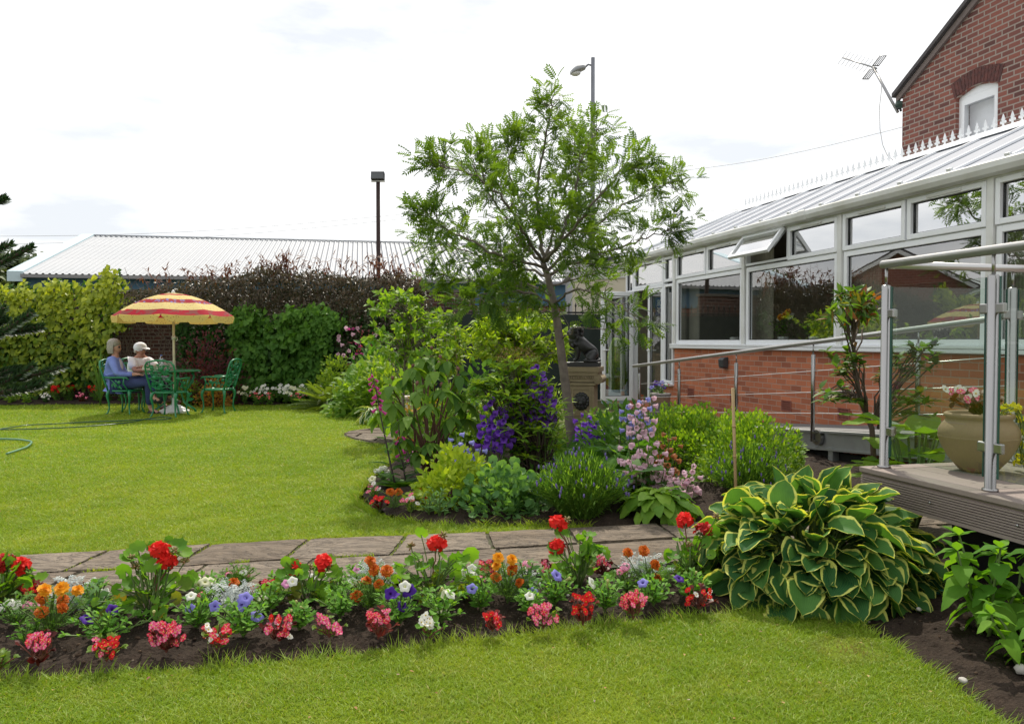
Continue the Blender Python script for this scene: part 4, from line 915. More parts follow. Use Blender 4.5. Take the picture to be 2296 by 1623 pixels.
# ------------------------------------------------------------------ garden furniture
M_GREEN = mat('green_cast_metal', (0.012, 0.19, 0.075), .32, spec=.6, var=.12)
def loop2(n, f): return [f(k / n) for k in range(n + 1)]
LEAF_S = blade('ovate', 4, .62, .05, .05)
def make_chair(label, loc, rz):
    """sitter looks along local +x; seat 0.42 m high"""
    t = thing('garden_chair', label, 'chair', loc, rz, 'green cast metal chairs round the garden table')
    b = MB(); n = 28
    prof = [(.235 * math.cos(a) * (1 if math.cos(a) > 0 else .92), .25 * math.sin(a)) for a in np.arange(n) * 2 * PI / n]
    prof = [(x if abs(x) < .2 else math.copysign(.2 + (abs(x) - .2) * .8, x), y) for x, y in prof]
    b.tube([(x, y, .405) for x, y in prof] + [(prof[0][0], prof[0][1], .405)], .017, 6, caps=False)
    for k in range(-4, 5):
        y = k * .048; L_ = .21 * math.sqrt(max(.05, 1 - (y / .25) ** 2)); b.tube([(-L_, y, .408), (-L_ * .3, y + .012 * (-1) ** k, .41), (L_ * .4, y - .012 * (-1) ** k, .41), (L_, y, .408)], .011, 5)
    for k in (-.12, -.02, .08, .16): b.tube([(k, -.20, .404), (k, .20, .404)], .010, 5)
    b.build('seat', M_GREEN, t)
    for sx, sy in ((1, 1), (1, -1), (-1, 1), (-1, -1)):
        q = MB(); px, py = .17 * sx, .18 * sy; ox, oy = sx * .7, sy * .7
        q.tube([(px, py, .415), (px + .035 * ox, py + .035 * oy, .37), (px + .045 * ox, py + .045 * oy, .31), (px + .02 * ox, py + .02 * oy, .2), (px + .015 * ox, py + .015 * oy, .10), (px + .04 * ox, py + .04 * oy, .03), (px + .065 * ox, py + .065 * oy, .0)], [.026, .03, .024, .015, .013, .014, .02], 8)
        q.build('leg', M_GREEN, t)
    # back: frame leaning backwards, filled with vine stems, leaves and roses
    lean = lambda z: -.20 - (z - .42) * .26
    bp = lambda y, z: (lean(z), y, z)
    fr = [(-.20, .41), (-.215, .5), (-.235, .62), (-.25, .75), (-.245, .85), (-.21, .905), (-.1, .93), (0, .938), (.1, .93), (.21, .905), (.245, .85), (.25, .75), (.235, .62), (.215, .5), (.20, .41)]
    b = MB(); b.tube([bp(y, z) for y, z in fr], .0155, 7)
    b.build('back_frame', M_GREEN, t)
    b = MB(); rr = random.Random(3)
    for y0 in (-.14, 0, .14):
        b.tube([bp(y0 + .035 * math.sin(k * 1.9 + y0 * 30), .42 + .49 * k / 9) for k in range(10)], .0085, 5)
    for k in range(7):
        z = .48 + k * .06; s = (-1) ** k; b.tube([bp(-.22 * s, z - .03), bp(-.08 * s, z + .02), bp(.08 * s, z - .02), bp(.21 * s, z + .035)], .0075, 5)
    lp_, ld = [], []
    for k in range(34):
        z = rr.uniform(.46, .87); y = rr.uniform(-.19, .19); a = rr.uniform(0, 2 * PI); lp_.append(bp(y, z)); ld.append((-.26 * math.sin(a), math.cos(a), math.sin(a)))
    inst(b, LEAF_S, lp_, ld, (-1, 0, -.26), .062); inst(b, LEAF_S, np.array(lp_) + [.004, 0, 0], ld, (1, 0, .26), .062)
    for y, z in ((-.02, .80), (.12, .66), (-.12, .62), (.02, .53), (-.13, .78), (.14, .82)): b.ball(bp(y, z), (.012, .036, .036), 10, 6)
    b.build('back_lattice', M_GREEN, t)
    for sy in (1, -1):
        q = MB(); y = .235 * sy
        q.tube([(lean(.64), y, .64), (-.12, y * 1.07, .63), (.06, y * 1.1, .635), (.17, y * 1.08, .63), (.205, y * 1.05, .60)], [.014, .016, .017, .016, .012], 7)
        q.tube([(.13, y * 1.08, .625), (.11, y * 1.05, .53), (.15, y * .93, .45), (.16, y * .85, .41)], .012, 6); q.tube([(-.15, y * 1.03, .63), (-.02, y * 1.05, .52), (.02, y * .95, .43)], .009, 5)
        lp2 = [(rr.uniform(-.14, .1), y * 1.03, rr.uniform(.47, .59)) for _ in range(8)]; inst(q, LEAF_S, lp2, [(rr.uniform(-1, 1), 0, rr.uniform(-1, 1)) for _ in lp2], (0, sy, 0), .055); q.ball((.03, y * 1.03, .55), (.034, .012, .034), 8, 5)
        q.build('arm', M_GREEN, t)
    return t
YC = 13.9
def C3(cx, cy, Y): return P(300 * .6545 + cx * .21377, 621.8 + cy * .21377, Y)
def base(x, Y): q = P(x, 900, Y); return Vector((q.x, Y, 0))
make_chair('green metal chair the woman in blue sits on', base(282, 13.75), rad(-6))
make_chair('green metal chair behind the table, under the man in the white cap', base(318, 14.65), rad(-28))
make_chair('empty green metal chair with its back to the camera, in front of the table', base(381, 13.25), rad(84))
make_chair('empty green metal chair facing the table, standing apart on the right side', base(490, 14.0), rad(176))
tb = thing('garden_table', 'round green cast metal table under the striped parasol', 'table', base(391, YC))
b = MB(); b.lathe([(.04, .722), (.44, .722), (.455, .73), (.455, .738), (.44, .744), (.04, .744)], 40)
b.build('table_top', M_GREEN, tb)
for k in range(4):
    a = k * PI / 2 + .6; q = MB(); f = lambda r, z: (r * math.cos(a), r * math.sin(a), z)
    q.tube([f(.30, .725), f(.33, .62), f(.24, .45), f(.12, .33), f(.16, .18), f(.33, .05), f(.36, 0)], [.02, .022, .016, .014, .016, .018, .022], 7); inst(q, LEAF_S, [f(.2, .3), f(.22, .22), f(.27, .5)], [f(1, .4), f(1, .1), f(.6, 1)], (math.sin(a), -math.cos(a), 0), .11); q.build('leg', M_GREEN, tb)
# ------------------------------------------------------------------ parasol
pr_ = thing('parasol', 'yellow and red striped fringed parasol over the green table', 'parasol', base(391, YC))
ZT, ZR, RR = P(388, 657, YC).z, P(388, 708, YC).z, .995
pu = pr_
t = NT('parasol_cloth'); c = t.col(); g = c[1]
stripe = t.ramp(g, [(0, (.70, .56, .24)), (.16, (.70, .56, .24)), (.165, (.35, .02, .045)), (.26, (.35, .02, .045)), (.265, (.70, .56, .24)), (.45, (.70, .56, .24)), (.455, (.34, .02, .04)), (.58, (.34, .02, .04)), (.585, (.70, .56, .24)), (.765, (.70, .56, .24)), (.77, (.38, .012, .03)), (.90, (.38, .012, .03)), (.905, (.74, .57, .18)), (1, (.74, .57, .18))], 'CONSTANT')
v1 = t.n('TexVoronoi'); v1.inputs['Scale'].default_value = 26; t.l(t.obj(), v1.inputs['Vector'])
dots = t.ramp(v1.outputs[0], [(.18, 1.0), (.26, 0.0)])
isy = t.ramp(g, [(0, 1.0), (.165, 0.0), (.265, 1.0), (.455, 0.0), (.585, 1.0), (.77, 0.0), (.905, 1.0)], 'CONSTANT')
col = t.mix(t.math('MULTIPLY', t.math('MULTIPLY', dots, isy), .6), stripe, (.25, .03, .03))
isb = t.ramp(g, [(0, 0.0), (.455, 1.0), (.58, 0.0)], 'CONSTANT'); v2 = t.n('TexVoronoi'); v2.inputs['Scale'].default_value = 15; t.l(t.obj(), v2.inputs['Vector'])
col = t.mix(t.math('MULTIPLY', isb, t.ramp(v2.outputs[0], [(.28, 1.0), (.36, 0.0)])), col, (.20, .22, .55)); col = t.mix(t.math('MULTIPLY', isb, t.ramp(v2.outputs[0], [(.36, 0.0), (.44, .8), (.52, 0.0)])), col, (.22, .20, .07))
isr = t.ramp(g, [(0, 0.0), (.77, 1.0), (.90, 0.0)], 'CONSTANT'); col = t.mix(t.math('MULTIPLY', isr, t.ramp(t.noise(9, 3), [(.5, 0.0), (.56, .6)])), col, (.16, .10, .08))
pb = t.pbsdf(col, .8, 0, .15); tr = t.n('BsdfTranslucent'); t.l(col, tr.inputs[0]); mx = t.n('MixShader'); mx.inputs[0].default_value = .28; t.l(pb.outputs[0], mx.inputs[1]); t.l(tr.outputs[0], mx.inputs[2]); M_PARA = t.done(mx.outputs[0])
NP, NS, NR_ = 8, 8, 10; b = MB(); V = []; Cc = []; na = NP * NS
ph = rad(12)
for j in range(NR_ + 1):
    q = j / NR_
    for i in range(na):
        a = ph + i * 2 * PI / na; inside = (i % NS) / NS; sag = math.cos((inside - .5) * 2 * PI / NP) ; r = RR * q * (math.cos(PI / NP) / math.cos((inside - .5) * 2 * PI / NP)) * (1 + .0 * q)
        z = ZT - (ZT - ZR) * (q ** 1.75) - .018 * q * math.sin(PI * inside)
        V.append((r * math.cos(a), r * math.sin(a), z)); Cc.append((.5, q * .90, .5))
F = [[j * na + i, j * na + (i + 1) % na, (j + 1) * na + (i + 1) % na, (j + 1) * na + i] for j in range(NR_) for i in range(na)]
b.add(V, F, np.array(Cc)); b.build('canopy', M_PARA, pr_)
b = MB()
for p_ in range(NP):
    V = []; Cc = []
    for i in range(NS + 1):
        inside = i / NS; a = ph + (p_ + inside * .97 + .015) * 2 * PI / NP; r = RR * math.cos(PI / NP) / math.cos((inside - .5) * 2 * PI / NP) * 1.003
        e = min(inside, 1 - inside); dz = .115 * min(1, (e * 7 + .25)); zz = ZR - .018 * math.sin(PI * inside)
        V += [(r * math.cos(a), r * math.sin(a), zz), (r * 1.012 * math.cos(a), r * 1.012 * math.sin(a), zz - dz)]; Cc += [(.5, .91, .5), (.5, 1, .5)]
    b.add(V, [[2 * i, 2 * i + 1, 2 * i + 3, 2 * i + 2] for i in range(NS)], np.array(Cc))
b.build('valance', M_PARA, pr_)
M_CREAM = mat('cream_pole', (.72, .66, .50), .4); M_WPL = mat('white_plastic', (.75, .75, .73), .4)
b = MB(); b.tube([(0, 0, .1), (0, 0, ZT + .02)], .021, 10); b.build('pole', M_CREAM, pr_)
b = MB(); b.lathe([(.03, ZT), (.03, ZT + .02), (.012, ZT + .055), (0, ZT + .06)], 10); b.build('finial', M_WPL, pr_)
rb = MB()
for p_ in range(NP):
    a = ph + p_ * 2 * PI / NP; q = MB(); q.tube([(RR * k / 8 * math.cos(a), RR * k / 8 * math.sin(a), ZT - (ZT - ZR) * ((k / 8) ** 1.75) - .012) for k in range(9)], .006, 5); q.tube([(.02 * math.cos(a), .02 * math.sin(a), ZR + .05), (RR * .5 * math.cos(a), RR * .5 * math.sin(a), ZT - (ZT - ZR) * (.5 ** 1.75) - .015)], .005, 5); q.build('rib', M_WPL, pr_)
b = MB(); b.lathe([(0, 0), (.26, 0), (.265, .04), (.24, .05), (.10, .13), (.045, .145), (.04, .26), (0, .27)], 8); bs = b.build('base', M_WPL, pr_, smooth=False)
b = MB(); b.lathe([(0, 1.28), (.032, 1.28), (.032, 1.34), (0, 1.34)], 10); b.tube([(.03, 0, 1.31), (.06, 0, 1.32), (.065, 0, 1.27), (.04, 0, 1.25)], .006, 5); b.build('catch', M_WPL, pr_)
# things on the table
bt = thing('water_bottle', 'clear plastic water bottle with blue cap on the green table', 'bottle', P(362, 831, YC - .12) * 1.0)
bt.location.z = .745
t = NT('bottle_plastic'); g_ = t.n('BsdfGlossy'); g_.inputs['Roughness'].default_value = .08; tr = t.n('BsdfTransparent'); tr.inputs[0].default_value = (.72, .76, .78, 1); mx = t.n('MixShader'); mx.inputs[0].default_value = .28; t.l(tr.outputs[0], mx.inputs[1]); t.l(g_.outputs[0], mx.inputs[2]); M_BOT = t.done(mx.outputs[0])
b = MB(); b.lathe([(0, 0), (.036, 0), (.042, .01), (.042, .14), (.034, .15), (.042, .16), (.042, .18), (.03, .22), (.015, .245), (.014, .255)], 16); b.build('bottle', M_BOT, bt)
b = MB(); b.lathe([(.016, .25), (.016, .275), (0, .276)], 10); b.build('cap', mat('blue_cap', (.03, .08, .35), .4), bt)
b = MB(); b.lathe([(.0425, .06), (.0425, .12)], 16); b.build('label', mat('bottle_label', (.5, .52, .52), .5), bt)
hb = thing('handbag', 'cream leather bag lying on the table before the man', 'bag', (P(345, 831, YC - .1).x, YC - .14, .745))
b = MB(); b.box((0, 0, .045), (.34, .16, .09), taper=.86); bevel(b.build('body', mat('cream_leather', (.55, .50, .40), .6), hb), .025, 3)
b = MB(); b.tube([(-.12, -.06, .05), (-.10, -.1, .09), (.08, -.1, .09), (.1, -.06, .05)], .008, 5); b.build('handle', mat('tan_strap', (.4, .34, .24), .6), hb)
bx = thing('cardboard_box', 'pale pink box standing on the table against the parasol pole', 'box', (P(375, 831, YC + .08).x, YC + .09, .745))
b = MB(); b.box((0, 0, .075), (.26, .09, .15)); bevel(b.build('carton', mat('pale_carton', (.55, .42, .38), .7), bx, smooth=False), .003); b = MB(); b.box((0, 0, .153), (.27, .10, .012)); b.build('lid', mat('pale_lid', (.58, .48, .44), .7), bx, smooth=False)
# ------------------------------------------------------------------ people
def skin(name, J, E, m, parent, sub=2, root=None):
    me = bpy.data.meshes.new(name); ids = list(J); me.from_pydata([tuple(J[k][0]) for k in ids], [(ids.index(a), ids.index(b_)) for a, b_ in E], []); me.update()
    o = bpy.data.objects.new(name, me); COL.objects.link(o)
    o.modifiers.new('s', 'SKIN'); o.modifiers.new('u', 'SUBSURF').levels = sub
    for i, k in enumerate(ids):
        r = J[k][1]; r = (r, r) if np.isscalar(r) else r; me.skin_vertices[0].data[i].radius = r; me.skin_vertices[0].data[i].use_root = (k == (root or ids[0]))
    bpy.context.view_layer.update(); dg = bpy.context.evaluated_depsgraph_get()
    m2 = bpy.data.meshes.new_from_object(o.evaluated_get(dg)); bpy.data.objects.remove(o)
    m2.materials.clear(); m2.materials.append(m); m2.polygons.foreach_set('use_smooth', np.ones(len(m2.polygons), bool))
    o = bpy.data.objects.new(name, m2); COL.objects.link(o); o.parent = parent; return o
def chain(*k): return [(k[i], k[i + 1]) for i in range(len(k) - 1)]
M_SKIN = mat('skin', (.52, .28, .20), .5, var=.1, scale=12); M_HAIRG = mat('grey_hair', (.36, .33, .29), .6, var=.35, scale=40, bump=.5)
M_CARD = mat('blue_cardigan', (.21, .28, .70), .85, var=.2, scale=9, bump=.9, bscale=16); M_BLOUSE = mat('pale_blouse', (.62, .58, .68), .8); M_JEAN = mat('blue_jeans', (.03, .048, .14), .85, scale=14, bump=.8, bscale=14, var=.3)
M_SHIRT = mat('white_shirt', (.86, .87, .92), .8, scale=7, bump=.9, bscale=15); M_TROU = mat('dark_trousers', (.028, .032, .055), .85); M_CAP = mat('white_cap', (.86, .89, .96), .75); M_SHOE = mat('black_sandal', (.012, .012, .013), .5); M_BSHOE = mat('brown_shoe', (.09, .022, .018), .35)
def hand(J, E, wrist, d, up, pre, sc=1.0):
    d = Vector(d).normalized(); up = Vector(up).normalized(); sd2 = d.cross(up).normalized(); w = Vector(wrist)
    J[pre + 'p'] = (w + d * .05 * sc, .026 * sc); E.append((pre + 'w', pre + 'p'))
    for i, (o_, L_) in enumerate(((-.028, .06), (-.01, .072), (.009, .068), (.027, .052))):
        a = w + d * .085 * sc + sd2 * o_ * sc; c = a + (d * L_ - up * .022) * sc; J[f'{pre}f{i}'] = (a, .0105 * sc); J[f'{pre}g{i}'] = (c, .008 * sc); E += [(pre + 'p', f'{pre}f{i}'), (f'{pre}f{i}', f'{pre}g{i}')]
    J[pre + 't'] = (w + d * .055 * sc - sd2 * .045 * sc - up * .012, .011 * sc); J[pre + 'u'] = (w + d * .095 * sc - sd2 * .05 * sc - up * .02, .009 * sc); E += [(pre + 'p', pre + 't'), (pre + 't', pre + 'u')]
def head(parent, c, fwd, s=1.0, m=M_SKIN):
    """head with brow, nose, chin, ears, eyes and mouth; c = centre, fwd = looking direction"""
    f = Vector(fwd).normalized(); u = Vector((0, 0, 1)); r = f.cross(u).normalized(); u = r.cross(f)
    mb = MB(); th = np.linspace(0, PI, 15); n = 20; V = []
    for ti in th:
        for k in range(n):
            a = k * 2 * PI / n; x, y, z = math.sin(ti) * math.cos(a), math.sin(ti) * math.sin(a), -math.cos(ti)  # x forward
            fx, fy, fz = .098 * x, .075 * y, .118 * z
            if z < -.1: fy *= 1 + .35 * (z + .1); fx = fx * (1 + .12 * (z + .1)) + .012 * (-z) * max(0, x)
            if z > -.55 and z < .12 and x > .9: fx += .022 * max(0, 1 - abs(z + .18) / .35) * max(0, 1 - abs(y) / .32)   # nose
            if z > .15 and z < .4 and x > .7: fx += .006
            if -.02 < z < .2 and x > .7 and .2 < abs(y) < .6: fx -= .008
            V.append(Vector(c) + (f * fx + r * fy + u * fz) * s)
    F = [[i * n + j, i * n + (j + 1) % n, (i + 1) * n + (j + 1) % n, (i + 1) * n + j] for i in range(14) for j in range(n)]
    mb.add([tuple(v) for v in V], F)
    for sg in (-1, 1): mb.ball(tuple(Vector(c) + (r * .077 * sg - u * .01 - f * .012) * s), (.018 * s, .016 * s, .03 * s), 8, 6)
    h = mb.build('head', m, parent)
    q = MB()
    for sg in (-1, 1): q.ball(tuple(Vector(c) + (f * .083 + r * .031 * sg + u * .012) * s), .0105 * s, 8, 6)
    q.build('eyes', M_LEAD, h)
    q = MB(); q.ball(tuple(Vector(c) + (f * .088 - u * .062) * s), (.014 * s, .022 * s, .007 * s), 8, 5); q.build('mouth', mat('lips', (.34, .11, .09), .5), h)
    return h, f, r, u
# --- woman in the blue cardigan, legs crossed
YW = 13.72
wo = thing('person', 'grey haired woman in blue cardigan and jeans sitting with crossed legs', 'person', (P(282, 900, YW).x, YW, 0)); O = wo.location.copy()
def L3(cx, cy, Y): return C3(cx, cy, Y) - O
hip = L3(318, 1120, YW); chest = L3(275, 925, YW); neck = L3(290, 832, YW); headc = L3(288, 738, YW)
sN, sF = L3(255, 862, YW - .17), L3(285, 866, YW + .17); eN, eF = L3(310, 1018, YW - .22), L3(345, 1015, YW + .2); wN, wF = L3(488, 1022, YW - .08), L3(492, 1012, YW + .08)
hN, hF = L3(330, 1125, YW - .1), L3(330, 1125, YW + .1); kN, kF = L3(640, 1105, YW - .10), L3(690, 1050, YW + .06); aN, aF = L3(660, 1385, YW - .02), L3(680, 1255, YW - .14)
J = {'pel': (hip, .13), 'abd': ((hip + chest) / 2, .125), 'che': (chest, .13), 'nk': (neck, .052), 'hd': (headc - Vector((0, 0, .02)), .06),
     'sN': (sN, .062), 'sF': (sF, .062), 'eN': (eN, .042), 'eF': (eF, .042), 'Nw': (wN, .027), 'Fw': (wF, .027), 'hN': (hN, .095), 'hF': (hF, .095), 'kN': (kN, .064), 'kF': (kF, .064), 'aN': (aN, .037), 'aF': (aF, .037)}
E = chain('pel', 'abd', 'che', 'nk', 'hd') + chain('che', 'sN', 'eN', 'Nw') + chain('che', 'sF', 'eF', 'Fw') + chain('pel', 'hN', 'kN', 'aN') + chain('pel', 'hF', 'kF', 'aF')
J['tN'] = (aN + Vector((.15, -.02, -.055)), .03); J['tF'] = (aF + Vector((.13, -.02, -.07)), .03); E += [('aN', 'tN'), ('aF', 'tF')]
hand(J, E, wN, (1, .5, .05), (0, 0, 1), 'N'); hand(J, E, wF, (1, -.6, .05), (0, 0, 1), 'F')
skin('body', J, E, M_SKIN, wo)
Jc = {'pel': (hip + Vector((0, 0, .02)), .158), 'abd': ((hip + chest) / 2, .15), 'che': (chest, .152), 'up': (chest + (neck - chest) * .55, .10), 'sN': (sN, .078), 'sF': (sF, .078), 'eN': (eN, .058), 'eF': (eF, .058), 'wN': (wN * .93 + eN * .07, .037), 'wF': (wF * .93 + eF * .07, .037), 'hem': (hip + Vector((-.02, 0, -.09)), .15)}
skin('cardigan', Jc, chain('hem', 'pel', 'abd', 'che', 'up') + chain('che', 'sN', 'eN', 'wN') + chain('che', 'sF', 'eF', 'wF'), M_CARD, wo, root='pel')
q = MB(); q.ball(tuple(chest + Vector((.075, -.03, -.035))), (.095, .10, .17), 14, 10); q.build('blouse', M_BLOUSE, wo)
mid = lambda a, b_, t_: a * (1 - t_) + b_ * t_
Jj = {'pel': (hip, .15), 'hN': (hN, .115), 'hF': (hF, .115), 'mN': (mid(hN, kN, .5), .098), 'mF': (mid(hF, kF, .5), .098), 'kN': (kN, .08), 'kF': (kF, .08), 'cN': (mid(kN, aN, .4), .074), 'cF': (mid(kF, aF, .4), .074), 'aN': (mid(kN, aN, .86), .066), 'aF': (mid(kF, aF, .80), .066)}
skin('jeans', Jj, chain('pel', 'hN', 'mN', 'kN', 'cN', 'aN') + chain('pel', 'hF', 'mF', 'kF', 'cF', 'aF'), M_JEAN, wo)
for a, tt in ((aN, J['tN'][0]), (aF, J['tF'][0])):
    d = (tt - a); q = MB(); q.tube([tuple(a + Vector((-.035, 0, -.055))), tuple(a + d * .5 + Vector((0, 0, -.03))), tuple(tt + Vector((.03, 0, -.02)))], [.032, .034, .028], 8); q.tube([tuple(a + d * .55 + Vector((0, -.04, -.02))), tuple(a + d * .6 + Vector((0, 0, .025))), tuple(a + d * .55 + Vector((0, .04, -.02)))], .014, 6); q.build('sandal', M_SHOE, wo)
hd, f, r, u = head(wo, headc, (1, -.05, -.03), .98)
q = MB(); V = []; n = 22; th = np.linspace(0, PI, 13)
def hairshell(parent, c, f, r, u, m, s=1.0, length=.12):
    mb = MB(); V = []; n = 26; rows = 14
    for i in range(rows):
        t_ = i / (rows - 1)
        for k in range(n):
            g_ = .30 if t_ < .3 else .40; a = (g_ + (2 - 2 * g_) * k / (n - 1)) * PI
            z = .137 * math.cos(min(t_ * 1.35, 1) * PI * .55) - max(0, t_ - .74) * length * 2.2; ring = math.sin(min(1, t_ * 1.5 + .03) * PI / 2) * (1 - .22 * max(0, t_ - .8) * 4)
            wv = 1 + .025 * math.sin(k * 2.9 + i) 
            V.append(Vector(c) + (f * (.112 * math.cos(a) * ring * wv - .012) + r * (.098 * math.sin(a) * ring * wv) + u * z) * s)
    mb.add([tuple(v) for v in V], [[i * n + j, i * n + j + 1, (i + 1) * n + j + 1, (i + 1) * n + j] for i in range(rows - 1) for j in range(n - 1)])
    mb.ball(tuple(Vector(c) + (u * .055 - f * .02) * s), (.105 * s, .092 * s, .088 * s), 18, 12)
    return mb.build('hair', m, parent)
hairshell(wo, headc + u * .008, f, r, u, M_HAIRG, 1.08, .14)
q = MB()
for sg in (-1, 1): q.ball(tuple(headc + f * .096 + r * .036 * sg + u * .014), (.01, .03, .022), 10, 6)
q.tube([tuple(headc + f * .09 - r * .065 + u * .016), tuple(headc - f * .0 - r * .082 + u * .018)], .004, 5); q.build('sunglasses', M_LEAD, wo)
# --- man in white shirt and cap, arms folded on the table
YM = 14.42
ma = thing('person', 'elderly man in white shirt and white cap with arms folded on the table', 'person', (P(318, 900, YM).x, YM, 0)); O = ma.location.copy()
hip = L3(520, 1130, YM); chest = L3(548, 925, YM - .06); neck = L3(560, 822, YM - .06); headc = L3(556, 762, YM - .08)
sN, sF = L3(470, 880, YM - .20), L3(655, 880, YM + .06); eN, eF = L3(500, 985, YM - .36), L3(735, 960, YM - .1); wN, wF = L3(640, 968, YM - .40), L3(600, 935, YM - .30)
hN, hF = L3(500, 1130, YM - .1), L3(570, 1130, YM + .08); kN, kF = L3(790, 1075, YM - .22), L3(840, 1065, YM + .04); aN, aF = L3(800, 1345, YM - .25), L3(870, 1275, YM + .0)
J = {'pel': (hip, .15), 'abd': ((hip + chest) / 2, .145), 'che': (chest, .15), 'nk': (neck, .062), 'hd': (headc - Vector((0, 0, .02)), .065), 'sN': (sN, .066), 'sF': (sF, .066), 'eN': (eN, .046), 'eF': (eF, .046), 'Nw': (wN, .031), 'Fw': (wF, .031),
     'hN': (hN, .10), 'hF': (hF, .10), 'kN': (kN, .066), 'kF': (kF, .066), 'aN': (aN, .04), 'aF': (aF, .04), 'tN': (aN + Vector((.17, -.06, -.06)), .035), 'tF': (aF + Vector((.17, -.06, -.06)), .035)}
E = chain('pel', 'abd', 'che', 'nk', 'hd') + chain('che', 'sN', 'eN', 'Nw') + chain('che', 'sF', 'eF', 'Fw') + chain('pel', 'hN', 'kN', 'aN', 'tN') + chain('pel', 'hF', 'kF', 'aF', 'tF')
hand(J, E, wN, (1, .2, .1), (0, 0, 1), 'N'); hand(J, E, wF, (-1, -.15, -.05), (0, 0, 1), 'F')
M_SKIN2 = mat('tanned_skin', (.46, .22, .15), .5, var=.12, scale=12)
skin('body', J, E, M_SKIN2, ma)
Js = {'pel': (hip, .165), 'abd': ((hip + chest) / 2, .165), 'che': (chest, .168), 'up': (chest + (neck - chest) * .6, .105), 'sN': (sN, .088), 'sF': (sF, .088), 'mN': (mid(sN, eN, .8), .078), 'mF': (mid(sF, eF, .8), .078)}
skin('shirt', Js, chain('pel', 'abd', 'che', 'up') + chain('che', 'sN', 'mN') + chain('che', 'sF', 'mF'), M_SHIRT, ma)
q = MB(); fm = Vector((.9, -.44, 0)).normalized(); rm = Vector((.44, .9, 0)).normalized()
for sg in (-1, 1):
    c_ = neck + fm * .055 + rm * .045 * sg + Vector((0, 0, -.025)); q.add([tuple(c_ - rm * .045 * sg + Vector((0, 0, -.05))), tuple(c_ + rm * .03 * sg + Vector((0, 0, -.03))), tuple(c_ + rm * .03 * sg - fm * .05 + Vector((0, 0, .035))), tuple(c_ - rm * .02 * sg + Vector((0, 0, .02)))], [[0, 1, 2, 3]])
q.build('collar', M_SHIRT, ma)
skin('trousers', {'pel': (hip + Vector((0, 0, -.02)), .155), 'hN': (hN, .12), 'hF': (hF, .12), 'kN': (kN, .085), 'kF': (kF, .085), 'aN': (mid(kN, aN, .9), .06), 'aF': (mid(kF, aF, .9), .06)}, chain('pel', 'hN', 'kN', 'aN') + chain('pel', 'hF', 'kF', 'aF'), M_TROU, ma)
for a, tt in ((aN, J['tN'][0]), (aF, J['tF'][0])):
    q = MB(); q.tube([tuple(a + Vector((-.05, .02, -.055))), tuple(a + Vector((0, 0, -.03))), tuple(mid(a, tt, .6)), tuple(tt + Vector((.04, -.01, -.01)))], [.04, .052, .048, .034], 10); q.build('shoe', M_BSHOE, ma)
hd, f, r, u = head(ma, headc, (.92, -.38, -.1), 1.0, M_SKIN2)
q = MB(); q.ball(tuple(headc + u * .045 - f * .012), (.116, .108, .098), 22, 14)
c_ = headc + f * .10 + u * .052; V = []
for k in range(9):
    a = -PI / 2 + PI * k / 8; V += [tuple(headc + u * .052 + f * .08 + r * .085 * math.sin(a)), tuple(headc + u * (.050 - .02 * math.cos(a)) + f * (.08 + .105 * math.cos(a)) + r * .098 * math.sin(a))]
q.add(V, [[2 * k, 2 * k + 1, 2 * k + 3, 2 * k + 2] for k in range(8)]); q.build('cap', M_CAP, ma)
q = MB(); q.tube([tuple(headc - f * .05 + r * .07 * s_ - u * .03) for s_ in (-1.1, -.6, 0, .6, 1.1)], .032, 8); q.build('hair', mat('white_hair', (.45, .42, .38), .7), ma)
q = MB(); q.lathe([(.034, -.011), (.036, 0), (.034, .011)], 12, tuple(mid(wN, eN, .12))); q.build('watch', M_LEAD, ma)
# printed cloth on the man's lap
# ------------------------------------------------------------------ plant library
def Pv(x, y, Y):
    x = np.asarray(x, float); y = np.asarray(y, float); Y = np.asarray(Y, float)
    a = (x - 1148) / FPX; b = -(y - 811.5) / FPX; cp, sp = math.cos(PITCH), math.sin(PITCH); dy = cp + b * sp; k = Y / dy
    return np.stack([a * k, Y + 0 * k, CAMH + (-sp + b * cp) * k], -1)
def inpolyD(poly, n):
    p = np.array(poly, float); lo, hi = p.min(0), p.max(0); o = np.zeros((0, 2))
    while len(o) < n:
        q = lo + RS.rand(n * 2, 2) * (hi - lo); o = np.concatenate([o, q[inpoly(q[:, 0], q[:, 1], poly)]])
    return o[:n]
T_OV = blade('ovate', 3, .6, .12, .18); T_OVN = blade('ovate', 3, .42, .10, .2); T_LAN = blade('lance', 3, .26, .10, .25); T_OBO = blade('obov', 3, .45, .1, .2)
T_RND = blade('round', 4, .85, .1, .12); T_HRT = blade('heart', 4, .85, .12, .25); T_STR = blade('strap', 4, .06, .2, .35); T_SM = blade('ovate', 2, .55, .1, .1)
T_NEED = blade('lance', 2, .12, .1, .05); T_LOB = lobed(7, .16, .16); T_IVY = lobed(5, .38, .05, .95, 2); T_PIN = pinnate(6, .30, .135); T_FERN = pinnate(11, .26, .07, .45); T_SILV = pinnate(4, .30, .13, .15); T_MARI = pinnate(5, .30, .10, .2)
T_HOSTA = blade('hosta', 8, .93, .26, .20, .04, 3, .08)
T_BIG = blade('heart', 6, .75, .1, .3, .04, 2, .12)
WOOD = mat('brown_bark', (.10, .07, .05), .9, var=.3, scale=20, bump=.5); WOODG = mat('rowan_bark', (.20, .165, .135), .8, var=.4, scale=14, bump=.5)
STEMG = mat('green_stem', (.09, .15, .03), .6); STEMR = mat('red_stem', (.16, .05, .035), .6); STEMD = mat('dark_stem', (.045, .03, .03), .7)
L_ROWAN = leafmat('rowan_leaf', (.038, .09, .018), (.17, .275, .034), .42)
L_IVY = leafmat('golden_ivy_leaf', (.03, .10, .014), (.44, .48, .06), .36, .35)
